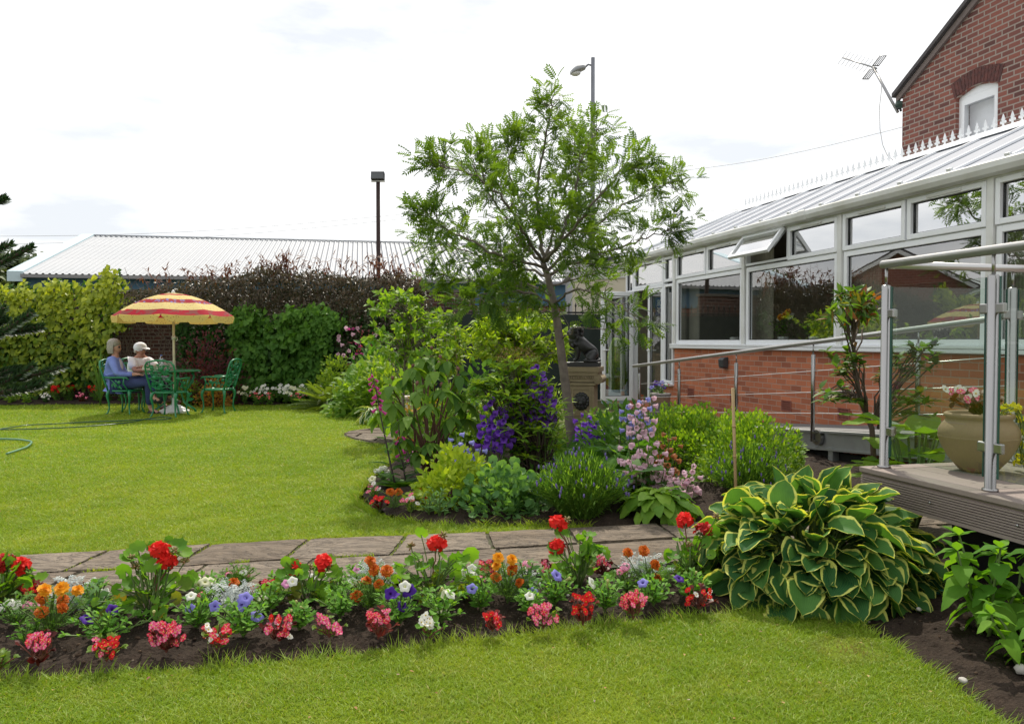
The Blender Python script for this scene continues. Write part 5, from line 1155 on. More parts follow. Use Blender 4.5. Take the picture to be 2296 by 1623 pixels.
L_PURP = leafmat('purple_creeper_leaf', (.022, .034, .014), (.085, .055, .032), .2, .3, .6)
L_DKGR = leafmat('dark_green_leaf', (.022, .065, .015), (.055, .125, .028), .3, .4)
L_MID = leafmat('mid_green_leaf', (.045, .13, .022), (.14, .28, .045), .44)
L_FRESH = leafmat('fresh_green_leaf', (.09, .20, .022), (.24, .36, .045), .45)
L_GOLD = leafmat('golden_leaf', (.13, .24, .02), (.30, .40, .035), .45)
L_YELL = leafmat('yellow_spirea_leaf', (.20, .31, .02), (.34, .42, .03), .42, tipc=(.36, .20, .02))
L_RHOD = leafmat('rhododendron_leaf', (.055, .135, .022), (.17, .29, .04), .4, .4)
L_PIER = leafmat('pieris_leaf', (.085, .20, .022), (.28, .40, .045), .46)
L_LAV = leafmat('lavender_leaf', (.085, .20, .03), (.22, .36, .06), .42)
L_BOX = leafmat('box_leaf', (.075, .18, .018), (.27, .40, .03), .45)
L_ALCH = leafmat('lady_mantle_leaf', (.075, .18, .055), (.15, .28, .09), .35)
L_HOST = leafmat('variegated_hosta_leaf', (.022, .085, .028), (.09, .21, .045), .3, .5, .25, margin=(.58, .60, .15), mthr=.83, vein=26)
L_HOSW = leafmat('white_edged_hosta_leaf', (.05, .13, .035), (.08, .17, .045), .3, .4, margin=(.55, .58, .40), mthr=.62)
L_HOSG = leafmat('plain_hosta_leaf', (.11, .24, .03), (.24, .38, .05), .38, .4, vein=24)
L_PEON = leafmat('peony_leaf', (.045, .115, .022), (.11, .20, .032), .42, .4, tipc=(.24, .065, .02))
L_RED = leafmat('dark_red_leaf', (.12, .018, .018), (.22, .035, .025), .35, .35)
L_BEGD = leafmat('bronze_begonia_leaf', (.035, .008, .007), (.13, .014, .010), .3, .35, .5)
L_BEGG = leafmat('green_begonia_leaf', (.10, .19, .03), (.19, .26, .05), .35, .25, .6, tipc=(.25, .07, .03))
L_GERA = leafmat('geranium_leaf', (.075, .19, .02), (.16, .31, .03), .4, .5, tipc=(.20, .085, .025))
L_PET = leafmat('petunia_leaf', (.09, .24, .03), (.19, .36, .055), .4, .5)
L_MARI = leafmat('marigold_leaf', (.06, .16, .022), (.13, .25, .035), .38)
L_SILV = leafmat('silver_leaf', (.34, .38, .37), (.52, .56, .54), .15, .8, tcol=(1, 1, 1))
L_STR = leafmat('strap_leaf', (.07, .16, .04), (.14, .24, .06), .35)
L_MONK = leafmat('monkey_puzzle_scale', (.025, .065, .028), (.06, .11, .045), .08, .3, .6)
def curve(a, c, sag=0.0, n=6, wob=0.0):
    a, c = np.array(a, float), np.array(c, float); t = np.linspace(0, 1, n)[:, None]
    p = a + (c - a) * t; p[:, 2] += sag * np.sin(PI * t[:, 0]); 
    if wob: p[1:-1] += RS.randn(n - 2, 3) * wob
    return p
def bushy(h, r, ns, T, ls, nl, stem=.003, spread=.7, lean=.25, flat=0.0, mb=None, o=(0, 0, 0)):
    """low bedding plant: ns stems fanning out from the base, nl leaves up each"""
    mb = mb or MB(); o = np.array(o, float); tips = []
    for k in range(ns):
        a = k * 2.4 + RS.rand() * .8; q = math.sqrt((k + .5) / ns) * (.75 + .35 * RS.rand()); tip = np.array([r * q * math.cos(a), r * q * math.sin(a), h * (1 - .45 * q * q) * (.8 + .3 * RS.rand())])
        t = np.linspace(0, 1, 6)[:, None]; c = tip * t; c[:, :2] *= t ** .4; c[:, 2] *= 1.0; c = c + o
        mb.tube(c, stem, 4, mi=1, caps=False); tips.append(c[-1])
        tt = np.linspace(.22, 1, nl); pos = np.stack([np.interp(tt, t[:, 0], c[:, i]) for i in range(3)], 1); ph = np.arange(nl) * 2.4 + RS.rand() * 6
        tan = nrm(tip + np.array([0, 0, h * .3])); d = np.stack([np.cos(ph), np.sin(ph), np.full(nl, lean)], 1) * spread + tan * (1 - spread) + np.array([math.cos(a), math.sin(a), 0]) * .3
        inst(mb, T, pos, d, nrm(np.array([0, -.45, .85]) + RS.randn(nl, 3) * .3), ls * (.7 + .5 * RS.rand(nl)) * (1 - .35 * tt))
        inst(mb, T, [c[-1]] * 3, nrm(np.array([math.cos(a), math.sin(a), .6]) + RS.randn(3, 3) * .5), (0, 0, 1), ls * .55)
    return mb, np.array(tips)
def dome(n, c, r, h, lo=0.0, shell=.35, lump=.25, ls=3.0):
    """points through the outer shell of a lumpy dome and their outward directions"""
    d = rdir(n * 2, .2); d[:, 2] = np.abs(d[:, 2]) * (1 - lo) + d[:, 2] * lo; d = nrm(d)[:n]
    rr = (1 - shell * RS.rand(n) ** 1.6) * (1 - lump + 2 * lump * vnoise(d[:, 0] * ls + c[0] * 7, d[:, 1] * ls + d[:, 2] * ls + c[1] * 7, 1.0))
    p = np.array(c) + d * rr[:, None] * np.array([r[0], r[1], h]); return p, d
def put_fl(root, me, pos, nrm_, s=1.0, name='flower', roll=None):
    return link(me, name, root, frame_m(pos, nrm_, RS.rand() * 6 if roll is None else roll, s))
# ---- flower meshes (looking along +Z)
M_YEL = mat('yellow_centre', (.62, .42, .03), .7)
def petals(n, T, L, tilt, mb, z=0.0, r0=0.0, ph=0.0, mi=0, r=None, b=0.0, jit=.15):
    a = ph + np.arange(n) * 2 * PI / n + RS.randn(n) * jit * .3; tl = tilt + RS.randn(n) * jit
    d = np.stack([np.cos(a) * np.cos(tl), np.sin(a) * np.cos(tl), np.sin(tl)], 1); up = np.stack([-np.cos(a) * np.sin(tl), -np.sin(a) * np.sin(tl), np.cos(tl)], 1)
    inst(mb, T, np.stack([np.cos(a) * r0, np.sin(a) * r0, np.full(n, z)], 1), d, up, L, r, b, mi)
T_PT = blade('obov', 3, .8, .05, .15); T_PR = blade('round', 3, .95, .08, .1)
def f_petunia(name, c1, c2, cen, edge=None):
    mb = MB(); mb.lathe([(.003, -.03), (.004, -.012), (.007, -.003), (.014, .002), (.026, .003), (.035, -.003)], 20, lobes=5, lob=.13)
    return mb.mesh(name, petalmat(name, c1, c2, .35, cen, .42, edge))
FP = {'lilac': f_petunia('lilac_petunia', (.22, .20, .62), (.26, .24, .68), (.05, .02, .22)), 'purple': f_petunia('purple_petunia', (.055, .012, .24), (.08, .02, .30), (.02, .005, .08)),
      'white': f_petunia('white_petunia', (.80, .80, .74), (.78, .78, .70), (.60, .62, .28)), 'pink': f_petunia('pink_petunia', (.62, .22, .45), (.68, .28, .5), (.75, .6, .65)), 'cream': f_petunia('cream_petunia', (.70, .70, .48), (.72, .72, .52), (.5, .52, .15))}
mb = MB(); mb.lathe([(.003, -.03), (.005, -.005), (.0075, .02), (.009, .028), (.004, .03)], 8); FP['bud'] = mb.mesh('petunia_bud', petalmat('petunia_bud', (.42, .44, .16), (.5, .5, .22), .3))
def f_marigold(name, c1, c2, edge):
    mb = MB()
    for n, L, tilt, z in ((16, .030, -.05, 0), (15, .026, .25, .004), (13, .021, .55, .008), (10, .016, .9, .010), (6, .010, 1.3, .012)): petals(n, T_PT, L, tilt, mb, z, .003, RS.rand() * 3, jit=.25)
    mb.lathe([(.004, -.03), (.008, -.012), (.010, .0), (0, .002)], 8, mi=1)
    return mb.mesh(name, [petalmat(name, c1, c2, .25, None, .3, edge, ethr=.8), STEMG])
FM = {'rust': f_marigold('rust_marigold', (.42, .055, .006), (.58, .11, .008), (.72, .30, .02)), 'orange': f_marigold('orange_marigold', (.78, .30, .008), (.82, .38, .015), (.85, .45, .03))}
def f_geranium(name, c1, c2):
    mb = MB(); d = rdir(22, .55); d = d[d[:, 2] > -.35]
    for v in d:
        f = MB(); petals(5, T_PT, .022, .1, f, jit=.35); M = frame_m(v * np.array([.028, .028, .022]), v, RS.rand() * 6); mb.merge(f, M)
    for k in range(9):
        a = k * .7; mb.tube([(0, 0, -.02), (.016 * math.cos(a), .016 * math.sin(a), -.012), (.024 * math.cos(a), .024 * math.sin(a), -.026)], [.002, .003, .0035], 4, mi=1)
    return mb.mesh(name, [petalmat(name, c1, c2, .3), STEMG])
FG = f_geranium('geranium_head', (.70, .015, .012), (.80, .03, .02)); FGD = f_geranium('faded_geranium_head', (.30, .012, .012), (.5, .02, .018))
mb = MB()
for k in range(14): v = rdir(1, .4)[0]; mb.tube([(0, 0, 0), v * .012, v * .021], [.0025, .0045, .002], 5)
FGB = mb.mesh('geranium_bud', mat('geranium_bud', (.16, .20, .05), .6, c2=(.26, .10, .05), scale=60))
def f_begonia(name, c1, c2, cen=None):
    mb = MB(); petals(2, T_PR, .018, .25, mb, 0, 0, 0); petals(2, T_PR, .013, .4, mb, .001, 0, PI / 2); mb.ball((0, 0, .003), .003, 7, 5, mi=1)
    return mb.mesh(name, [petalmat(name, c1, c2, .35, cen, .3), M_YEL])
FB = {'pink': f_begonia('pink_begonia', (.80, .05, .20), (.84, .15, .33), (.85, .45, .5)), 'red': f_begonia('red_begonia', (.62, .012, .014), (.75, .03, .03)), 'white': f_begonia('white_begonia', (.80, .78, .72), (.82, .80, .76)), 'rose': f_begonia('rose_begonia', (.74, .015, .06), (.80, .05, .12), (.85, .3, .3))}
def f_verbena(name, c1, c2, cen):
    mb = MB(); d = rdir(22, 1.0); d = d[d[:, 2] > .1]
    for v in d: f = MB(); petals(5, T_PT, .007, .1, f); mb.merge(f, frame_m(v * np.array([.018, .018, .010]), v, RS.rand() * 6))
    return mb.mesh(name, petalmat(name, c1, c2, .3, cen, .3))
FV = {'white': f_verbena('white_verbena', (.78, .78, .78), (.82, .82, .82), (.5, .55, .3)), 'magenta': f_verbena('magenta_verbena', (.62, .03, .16), (.70, .08, .22), (.85, .8, .8)), 'red': f_verbena('red_verbena', (.62, .015, .03), (.7, .04, .05), (.9, .85, .85)), 'pink': f_verbena('pink_verbena', (.75, .16, .38), (.8, .3, .5), (.9, .7, .75))}
def f_bell(name, c1, c2, inner, r=.017, L=.038):
    mb = MB(); mb.lathe([(.001, 0), (r * .45, .002), (r * .62, L * .3), (r * .68, L * .62), (r * .95, L * .88), (r * 1.25, L)], 15, lobes=5, lob=.12); mb.lathe([(.0, -.004), (.006, -.002), (.004, .006)], 6, mi=1)
    return mb.mesh(name, [petalmat(name, c1, c2, .4, inner, .2), STEMG])
FC = {'violet': f_bell('violet_bellflower', (.20, .05, .55), (.30, .12, .70), (.10, .02, .35), .02, .042), 'lilac': f_bell('lilac_bellflower', (.30, .30, .72), (.40, .40, .80), (.7, .7, .85), .02, .04), 'pink': f_bell('pink_bellflower', (.74, .45, .58), (.80, .58, .66), (.8, .65, .6), .02, .042), 'foxglove': f_bell('foxglove_bell', (.58, .05, .30), (.68, .10, .38), (.75, .5, .6), .013, .045), 'wilted': f_bell('wilted_bellflower', (.30, .10, .04), (.42, .18, .07), (.2, .1, .05), .015, .032)}
def stemflowers(root, top, base, n, me, lo=.45, out=.03, s=1.0, droop=-.2, name='flower', taper=.3):
    b_, t_ = np.array(base, float), np.array(top, float)
    for k in range(n):
        t = lo + (1 - lo) * (k + RS.rand() * .6) / n; a = k * 2.4 + RS.rand(); d = np.array([math.cos(a), math.sin(a), droop]); p = b_ + (t_ - b_) * t + d * out * (1 - taper * t)
        put_fl(root, me, p, d, s * (1 - taper * (t - lo) / (1 - lo)), name)
def bushthing(name, label, cat, x, y, build, mats, group=None, z=0.0, foliage='foliage', Y=None):
    """thing at the ground under picture point (x, y); build() returns a MB in local coordinates"""
    p = G(x, y, z) if Y is None else Vector((P(x, y, Y).x, Y, z)); t = thing(name, label, cat, p, 0, group); m = build(p); m = m if isinstance(m, MB) else m[0]; m.build(foliage, mats, t); return t
# ------------------------------------------------------------------ climbers on the garden wall
def climber(name, label, poly, n, T, ls, leaf, Y0=16.55, dep=.28, group=None, down=.9, twigs=0, clump=.5, stem=WOOD):
    """leaf cover over a patch of the wall; poly in picture coordinates at the wall's depth"""
    D = inpolyD(poly, int(n * 1.7)); k = vnoise(D[:, 0], D[:, 1], 1 / 22.0) * .6 + vnoise(D[:, 0], D[:, 1], 1 / 9.0) * .4; D = D[k + RS.rand(len(k)) * .8 > clump + .12][:n]; k = vnoise(D[:, 0], D[:, 1], 1 / 22.0)
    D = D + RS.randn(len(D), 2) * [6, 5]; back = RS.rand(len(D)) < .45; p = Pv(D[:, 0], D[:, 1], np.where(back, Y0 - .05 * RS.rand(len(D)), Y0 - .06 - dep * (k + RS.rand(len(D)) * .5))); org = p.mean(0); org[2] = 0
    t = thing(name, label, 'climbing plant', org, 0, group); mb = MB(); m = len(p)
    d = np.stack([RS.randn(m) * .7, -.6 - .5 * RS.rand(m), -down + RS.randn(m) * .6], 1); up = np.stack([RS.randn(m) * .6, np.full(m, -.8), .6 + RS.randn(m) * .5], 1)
    bright = np.where(back, .12 * RS.rand(m), np.clip((p[:, 2] - .4) / 2.0, 0, 1) * .45 + .6 * RS.rand(m) ** 1.2 + .15 * (k - .5)); inst(mb, T, p - org, d, up, ls * (.65 + .6 * RS.rand(m)), np.clip(bright, 0, 1), 0.0)  # light put into leaf colour: back layer darkened, higher leaves brightened
    mb.build('foliage', leaf, t)
    s = MB(); q = np.array(poly); lo, hi = q.min(0), q.max(0)
    for _ in range(int((hi[0] - lo[0]) / 9)):
        x = lo[0] + RS.rand() * (hi[0] - lo[0]); y1 = lo[1] + RS.rand() * (hi[1] - lo[1]) * .5; pts = [Pv(x + RS.randn() * 6 * j, hi[1] + (y1 - hi[1]) * j / 5, Y0 - .02 - .05 * RS.rand()) - org for j in range(6)]
        s.tube(pts, [.014 - .002 * j for j in range(6)], 5)
    for _ in range(twigs):
        k0 = RS.randint(m); a = p[k0]
        if a[2] < 2.2: continue
        e = a + np.array([RS.randn() * .15, RS.randn() * .1, .15 + .4 * RS.rand()]); c = curve(a, e, .02, 6, .02); s.tube(c - org, np.linspace(.004, .0015, 6), 4)
    s.build('stem', stem, t); return t, mb, org, p
IVYP = [(-420, 640), (-200, 640), (0, 634), (30, 644), (60, 630), (90, 642), (130, 624), (160, 634), (200, 634), (238, 606), (262, 602), (282, 636), (300, 680), (290, 720), (250, 760), (240, 800), (215, 860), (100, 880), (0, 888), (-420, 890)]
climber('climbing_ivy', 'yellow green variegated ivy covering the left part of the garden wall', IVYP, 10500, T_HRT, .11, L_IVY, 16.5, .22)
PURP = [(270, 662), (300, 650), (360, 642), (430, 630), (520, 622), (580, 600), (625, 598), (655, 612), (720, 608), (760, 618), (830, 622), (880, 612), (925, 618), (960, 645), (965, 690), (960, 790), (830, 840), (700, 800), (640, 720), (560, 700), (520, 730), (420, 720), (330, 690), (290, 690)]
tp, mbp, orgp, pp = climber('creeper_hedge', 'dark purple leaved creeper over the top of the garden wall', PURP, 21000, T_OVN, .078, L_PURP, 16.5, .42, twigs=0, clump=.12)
# wispy shoots of the creeper against the roof
s = MB(); lf = MB()
for x in np.concatenate([RS.uniform(330, 950, 55), RS.uniform(575, 660, 22), RS.uniform(830, 950, 20)]):
    y0 = np.interp(x, [300, 430, 600, 700, 880, 950], [645, 622, 606, 615, 618, 640]); hh = RS.uniform(12, 58) * (.6 if x < 560 else 1)
    a = P(x, y0 + 12, 16.35 + RS.rand() * .2); e = P(x + RS.randn() * 22, y0 - hh, 16.3 + RS.rand() * .3); c = curve(a, e, .05, 7, .012); s.tube(c - orgp, np.linspace(.006, .0025, 7), 4, caps=False)
    kk = RS.rand(12); q = c[(kk * 6).astype(int)]; inst(lf, T_LAN, q - orgp, nrm(RS.randn(12, 3) + [0, 0, -.2]), (0, -.5, 1), .09 + .05 * RS.rand(12))
s.build('vines', STEMR, tp); lf.build('leaves', leafmat('russet_leaf', (.10, .035, .02), (.16, .06, .03), .35), tp)
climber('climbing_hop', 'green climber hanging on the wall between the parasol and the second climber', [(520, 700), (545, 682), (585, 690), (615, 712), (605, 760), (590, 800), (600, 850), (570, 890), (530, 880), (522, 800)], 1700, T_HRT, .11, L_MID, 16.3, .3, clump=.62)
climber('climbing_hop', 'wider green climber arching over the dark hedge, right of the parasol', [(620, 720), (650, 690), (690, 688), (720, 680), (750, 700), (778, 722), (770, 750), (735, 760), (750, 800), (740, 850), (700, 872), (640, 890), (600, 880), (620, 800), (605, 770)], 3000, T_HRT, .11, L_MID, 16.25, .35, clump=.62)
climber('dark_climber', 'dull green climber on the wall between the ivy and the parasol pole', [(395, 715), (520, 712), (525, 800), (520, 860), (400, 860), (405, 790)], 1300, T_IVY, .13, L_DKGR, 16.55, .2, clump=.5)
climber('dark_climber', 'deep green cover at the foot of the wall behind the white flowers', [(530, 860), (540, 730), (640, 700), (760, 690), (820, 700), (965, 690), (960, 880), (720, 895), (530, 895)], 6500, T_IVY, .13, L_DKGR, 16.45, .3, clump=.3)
# red barberry and small orange shrub under the wall
def mound(n, r, h, T, ls, shell=.6, lump=.35, up=.2, lo=.25, zb=.0, ns=10, stem=.006, b=None, sz=.6):
    def f(p):
        mb = MB(); q, d = dome(n, (0, 0, zb), r, h, lo, shell, lump, 3.2); dd = nrm(d + RS.randn(n, 3) * .55 + [0, 0, up]); inst(mb, T, q, dd, (0, -.5, .9), ls * (sz + .7 * RS.rand(n)), None, RS.rand(n) if b else 0)
        for k in range(ns):
            e = q[RS.randint(n)] * .9; mb.tube(curve((RS.randn() * .03, RS.randn() * .03, -.05), e, 0, 6, .012), np.linspace(stem, stem * .35, 6), 5, mi=1, caps=False)
        return mb
    return f
bushthing('barberry_shrub', 'dark red leaved shrub against the wall behind the right chair', 'shrub', 465, 905, mound(2600, (.62, .45), 1.35, T_SM, .075, .8, .5, .4), [leafmat('barberry_leaf', (.05, .016, .018), (.12, .026, .03), .3), WOOD], Y=15.6)
bushthing('orange_shrub', 'small shrub with orange and lime leaves behind the right chair', 'shrub', 481, 905, mound(700, (.28, .25), .55, T_OV, .06, .6, .3), [leafmat('orange_leaf', (.26, .20, .03), (.42, .17, .03), .35), STEMR], Y=15.2)
bushthing('lime_shrub', 'small lime green shrub just left of the orange shrub', 'shrub', 430, 905, mound(500, (.3, .25), .5, T_OV, .07, .6, .3), [L_FRESH, STEMG], Y=15.4)
def tallgrass(p):
    mb = MB()
    for k in range(60):
        a = RS.rand() * 6.28; L_ = RS.uniform(.5, 1.15); d = np.array([math.cos(a), math.sin(a), 0]); q = RS.uniform(.15, .75); pts = np.array([d * q * L_ * t ** 1.7 * .7 + [0, 0, L_ * (1.25 * t - .55 * t * t * q * 1.6)] for t in np.linspace(0, 1, 7)]); w = .016
        sd3 = np.array([-d[1], d[0], 0]) * w; v = np.concatenate([pts - sd3 * (np.linspace(1, .1, 7)[:, None]), pts + sd3 * (np.linspace(1, .1, 7)[:, None])]); mb.add(v, [[i, i + 1, 8 + i, 7 + i] for i in range(6)], (RS.rand(), .5, 0))
    return mb
bushthing('tall_grass', 'clump of tall arching strap leaves behind the seated woman', 'ornamental grass', 225, 900, tallgrass, [L_STR], Y=15.4)
# border bedding: small plants in red, white, cream
def spot_plant(nm, label, group, fl, n, h, r, leaf, s=1.2):
    n = int(n * 2.2); s *= .68
    t = thing(nm, label, 'bedding plant', (0, 0, 0), 0, group); mb, tips = bushy(h, r, 9, T_OV, .07, 6); mb.build('foliage', [leaf, STEMG], t)
    for k in range(n): 
        q = tips[k % len(tips)] + RS.randn(3) * [.03, .03, .02] + [0, -.02, .03]; put_fl(t, fl[k % len(fl)], q, (RS.randn() * .4, -.8, .6), s)
    return t
gA = 'red bedding plants along the far border'
LA = 'red flowered bedding plant in the soil strip below the garden wall'
pR = spot_plant('red_bedding_plant', LA, gA, [FG], 3, .30, .14, L_MID, 1.7)
for i, (x, y) in enumerate([(127, 903), (157, 902), (219, 903), (246, 898), (272, 903), (294, 903), (436, 898), (416, 900), (150, 892), (213, 890)]):
    q = G(x, max(y, 902)); q.z = .0
    if i == 0: pR.location = q
    else: dup(pR, q, RS.rand() * 6, LA, gA)
pW = spot_plant('white_bedding_plant', 'low white begonia at the far lawn edge, in front of the rocks', None, [FB['white']], 6, .16, .10, L_DKGR, 2.4); pW.location = G(103, 905)
pP = spot_plant('pink_bedding_plant', 'low pink begonia between red bedding plants on the far border', None, [FB['pink']], 6, .16, .10, L_BEGD, 2.4); pP.location = G(184, 904)
for x, lab in ((24, 'small lime leafy clump at the far lawn edge, farthest from the parasol'), (58, 'small lime leafy clump at the far lawn edge beside the pale rock')):
    bushthing('leafy_clump', lab, 'bedding plant', x, 906, lambda p: bushy(.22, .16, 9, T_OV, .10, 5), [L_FRESH, STEMG])
gW = 'white and dark red flower drift below the wall'
def spike(me, n=14, L=.16, r=.032):
    pass
protos = {}
def drift(kind, fl, s, hh):
    t = spot_plant(kind[0], kind[1], gW, fl, 5, hh, .13, L_MID, s); return t
kinds = {'w': (('white_snapdragon', 'white flowered plant in the mixed drift below the climbers'), [FP['white']], 1.55, .36), 'c': (('cream_snapdragon', 'cream yellow flowered plant in the mixed drift below the climbers'), [FP['cream']], 1.55, .34), 'r': (('dark_red_bedding_plant', 'dark red flowered plant in the mixed drift below the climbers'), [FGD], 1.3, .36), 'p': (('pink_eyed_dianthus', 'dark pink flowered dianthus in the mixed drift below the climbers'), [FB['rose']], 1.9, .22)}
for k, x, y in [('c', 548, 905), ('w', 572, 898), ('w', 588, 905), ('r', 566, 893), ('w', 610, 892), ('p', 575, 908), ('p', 604, 908), ('c', 640, 892), ('w', 655, 896), ('r', 668, 892), ('c', 655, 907), ('w', 640, 905), ('w', 682, 892), ('w', 697, 893), ('r', 690, 893), ('p', 700, 905), ('w', 720, 900), ('p', 735, 905), ('w', 672, 905), ('r', 758, 903), ('p', 668, 909), ('w', 624, 900)]:
    q = G(x, 902.5 + (y - 892) * .42); q.z = .0
    if k not in protos: protos[k] = drift(*kinds[k]); protos[k].location = q
    else: dup(protos[k], q, RS.rand() * .8 - .4, kinds[k][0][1], gW)
# rocks in the far border
M_ROCK = mat('pale_rock', (.20, .17, .15), .9, var=.3, scale=6, bump=.6)
def rock(label, loc, r, m=None, name='rock'):
    mb = MB(); mb.ball((0, 0, 0), r, 12, 9); v = mb.V[0]; k = 1 + .35 * (vnoise(v[:, 0] / max(r) * 1.3 + loc[0] * 9, v[:, 1] / max(r) * 1.3 + v[:, 2] / max(r) * 1.7, 1.6) - .5); mb.V[0] = v * k[:, None]
    return tag(mb.build(name, m or M_ROCK, None, loc, RS.rand() * 6), label, 'rock')
rock('grey rock lying in the far border under the ivy', G(45, 897) + Vector((0, 0, .1)), (.24, .18, .16))
# fern, spurge, hostas and shrubs at the corner by the pot
bushthing('spurge', 'rounded spurge with lime yellow flower heads above the fern', 'shrub', 752, 905, mound(1500, (.40, .35), .98, T_OV, .07, .5, .25), [L_GOLD, STEMG], Y=15.0)
def fernb(n, L_, T=T_FERN, el=(.3, 1.1)):
    def f(p):
        mb = MB(); a = np.arange(n) * 2.4; e = RS.uniform(el[0], el[1], n); d = np.stack([np.cos(a) * np.cos(e), np.sin(a) * np.cos(e), np.sin(e)], 1); inst(mb, T, d * .04, d, (0, 0, 1), L_ * (.75 + .4 * RS.rand(n))); return mb
    return f
bushthing('fern', 'bronze green fern in front of the lime spurge', 'fern', 748, 915, fernb(46, .68), [leafmat('fern_frond', (.08, .135, .03), (.16, .22, .045), .35)], Y=14.6)
def hosta(n, r, h, ls, T=T_HOSTA, lean=.3, c0=.08, phi=(.12, 1.45), jit=.18):
    def f(p):
        mb = MB(); k = np.arange(n); ph = phi[0] + (phi[1] - phi[0]) * ((k + .5) / n) ** .62; a = k * 2.39996 + RS.randn(n) * .2; ph = ph + RS.randn(n) * .06
        rad_ = np.stack([np.sin(ph) * np.cos(a), np.sin(ph) * np.sin(a), np.cos(ph)], 1); tan = np.stack([np.cos(ph) * np.cos(a), np.cos(ph) * np.sin(a), -np.sin(ph)], 1)
        R = np.array([r[0], r[1], h]); pos = rad_ * R * (.74 + .12 * RS.rand(n))[:, None] - tan * ls * .25
        d = nrm(tan * np.array([1, 1, .75]) + rad_ * (lean + .25 * RS.rand(n))[:, None] + RS.randn(n, 3) * jit); up = nrm(rad_ + [0, 0, .55] + RS.randn(n, 3) * jit)
        inst(mb, T, pos, d, up, ls * (.72 + .42 * RS.rand(n)) * (1 - .25 * (ph < .5)), None, 0.0, 0, .85 + .3 * RS.rand(n))
        for i in range(0, n, 2): mb.tube(curve((RS.randn() * .04, RS.randn() * .04, -.03), pos[i] + d[i] * ls * .1, .05, 6), .006, 5, mi=1, caps=False)
        return mb
    return f
bushthing('white_edged_hosta', 'hosta with narrow white edged leaves at the far lawn corner', 'hosta', 768, 917, hosta(80, (.42, .4), .55, .26, blade('ovate', 5, .45, .12, .35, .02, 2)), [L_HOSW, STEMG])
bushthing('broad_leaf_shrub', 'broad leaved green shrub spilling onto the lawn beside the white edged hosta', 'shrub', 818, 932, mound(1100, (.52, .5), .85, T_OV, .13, .5, .25, -.2), [L_FRESH, STEMG])
bushthing('pale_shrub', 'pale yellow green shrub behind the terracotta pot', 'shrub', 855, 930, mound(1300, (.45, .45), 1.0, T_OVN, .11, .6, .3), [L_GOLD, STEMG], Y=13.2)
bushthing('broad_leaf_shrub', 'taller broad leaved shrub behind the pale yellow green shrub', 'shrub', 850, 910, mound(1200, (.6, .45), 1.25, T_OV, .14, .6, .35, -.1), [L_MID, STEMG], Y=14.4)
bushthing('astilbe', 'tall pink and white flowering perennials against the dark hedge', 'perennial', 800, 905, mound(600, (.35, .3), 1.1, T_LAN, .10, .8, .4), [L_MID, STEMG], Y=15.6)
ast = [o for o in bpy.data.objects if o.name == 'astilbe'][0]
for k in range(22): put_fl(ast, FC['pink' if k % 3 else 'foxglove'], (RS.randn() * .22, RS.randn() * .1 - .15, RS.uniform(.85, 1.55)), (RS.randn(), -1, RS.randn() * .3), 1.6)
bushthing('smoke_bush', 'dusky red feathery shrub showing above the broad leaved shrub', 'shrub', 822, 905, mound(500, (.4, .3), 1.45, T_LAN, .09, .5, .4), [leafmat('dusky_leaf', (.2, .04, .06), (.3, .07, .08), .35), STEMR], Y=15.3)
M_BROWNPOT = mat('glazed_brown_pot', (.12, .055, .04), .4, var=.2)
pt = thing('brown_pot', 'round glazed brown pot standing at the lawn edge', 'plant pot', G(872, 957))
b = MB(); b.lathe([(0, 0), (.14, 0), (.16, .02), (.205, .16), (.21, .20), (.225, .205), (.225, .225), (.205, .23), (.195, .2), (0, .19)], 28); b.build('pot', M_BROWNPOT, pt)
bushthing('potted_hosta', 'small green hosta growing in the brown pot', 'hosta', 872, 957, lambda p: hosta(34, (.2, .2), .26, .16)(p), [L_HOSG, STEMG], z=.19)
bushthing('white_edged_hosta', 'small white edged hosta on the lawn edge left of the brown pot', 'hosta', 838, 950, hosta(44, (.24, .22), .32, .2, blade('ovate', 5, .42, .12, .35, .02, 2)), [L_HOSW, STEMG])
sp = thing('stone_pedestal', 'pale square stone pedestal half hidden behind the rhododendron', 'pedestal', G(925, 945), .3)
b = MB(); b.box((0, 0, .05), (.30, .30, .12)); b.box((0, 0, .23), (.2, .2, .24), taper=.9); b.box((0, 0, .375), (.30, .30, .05)); bevel(b.build('column', mat('pale_stone', (.50, .46, .38), .85, bump=.3), sp, smooth=False), .01)
# ------------------------------------------------------------------ lion on its pedestal
YP = 10.3; lp0 = Vector((P(1308, 900, YP).x, YP, 0)); zt = P(1308, 822, YP).z; zs = P(1308, 862, YP).z
pd = thing('stone_pedestal', 'carved stone pedestal with scrolled top and lion mask under the lion', 'pedestal', lp0, rad(-14))
M_SAND = mat('sandstone', (.34, .27, .17), .9, var=.25, scale=7, bump=.5)
b = MB(); b.box((0, 0, .06), (.46, .46, .14)); b.box((0, 0, .16), (.40, .40, .06)); b.box((0, 0, (zs + .19) / 2), (.335, .335, zs - .19), taper=.97); bevel(b.build('shaft', M_SAND, pd, smooth=False), .012)
b = MB(); b.box((0, 0, zt - .03), (.47, .44, .06)); b.box((0, 0, zt - .085), (.43, .40, .05)); b.box((0, 0, zt - .15), (.38, .36, .08)); b.box((0, 0, zs + .015), (.37, .37, .03))
for sx in (-1, 1):
    b.tube([(sx * .215, -.20, zt - .155), (sx * .215, .20, zt - .155)], .058, 16); b.tube([(sx * .215, -.215, zt - .155), (sx * .215, -.20, zt - .155)], .03, 12)
for k in range(11): b.ball((-.15 + k * .03, -.185, zt - .13), (.011, .014, .024), 8, 5)
auto_smooth(b.build('capital', M_SAND, pd))
b = MB(); bars(b, -.125, .125, .30, zs - .03, .022, -.178, -.16); b.build('moulding', M_SAND, pd, smooth=False)
M_BRONZE = mat('black_bronze', (.018, .018, .02), .38, spec=.6, var=.3)
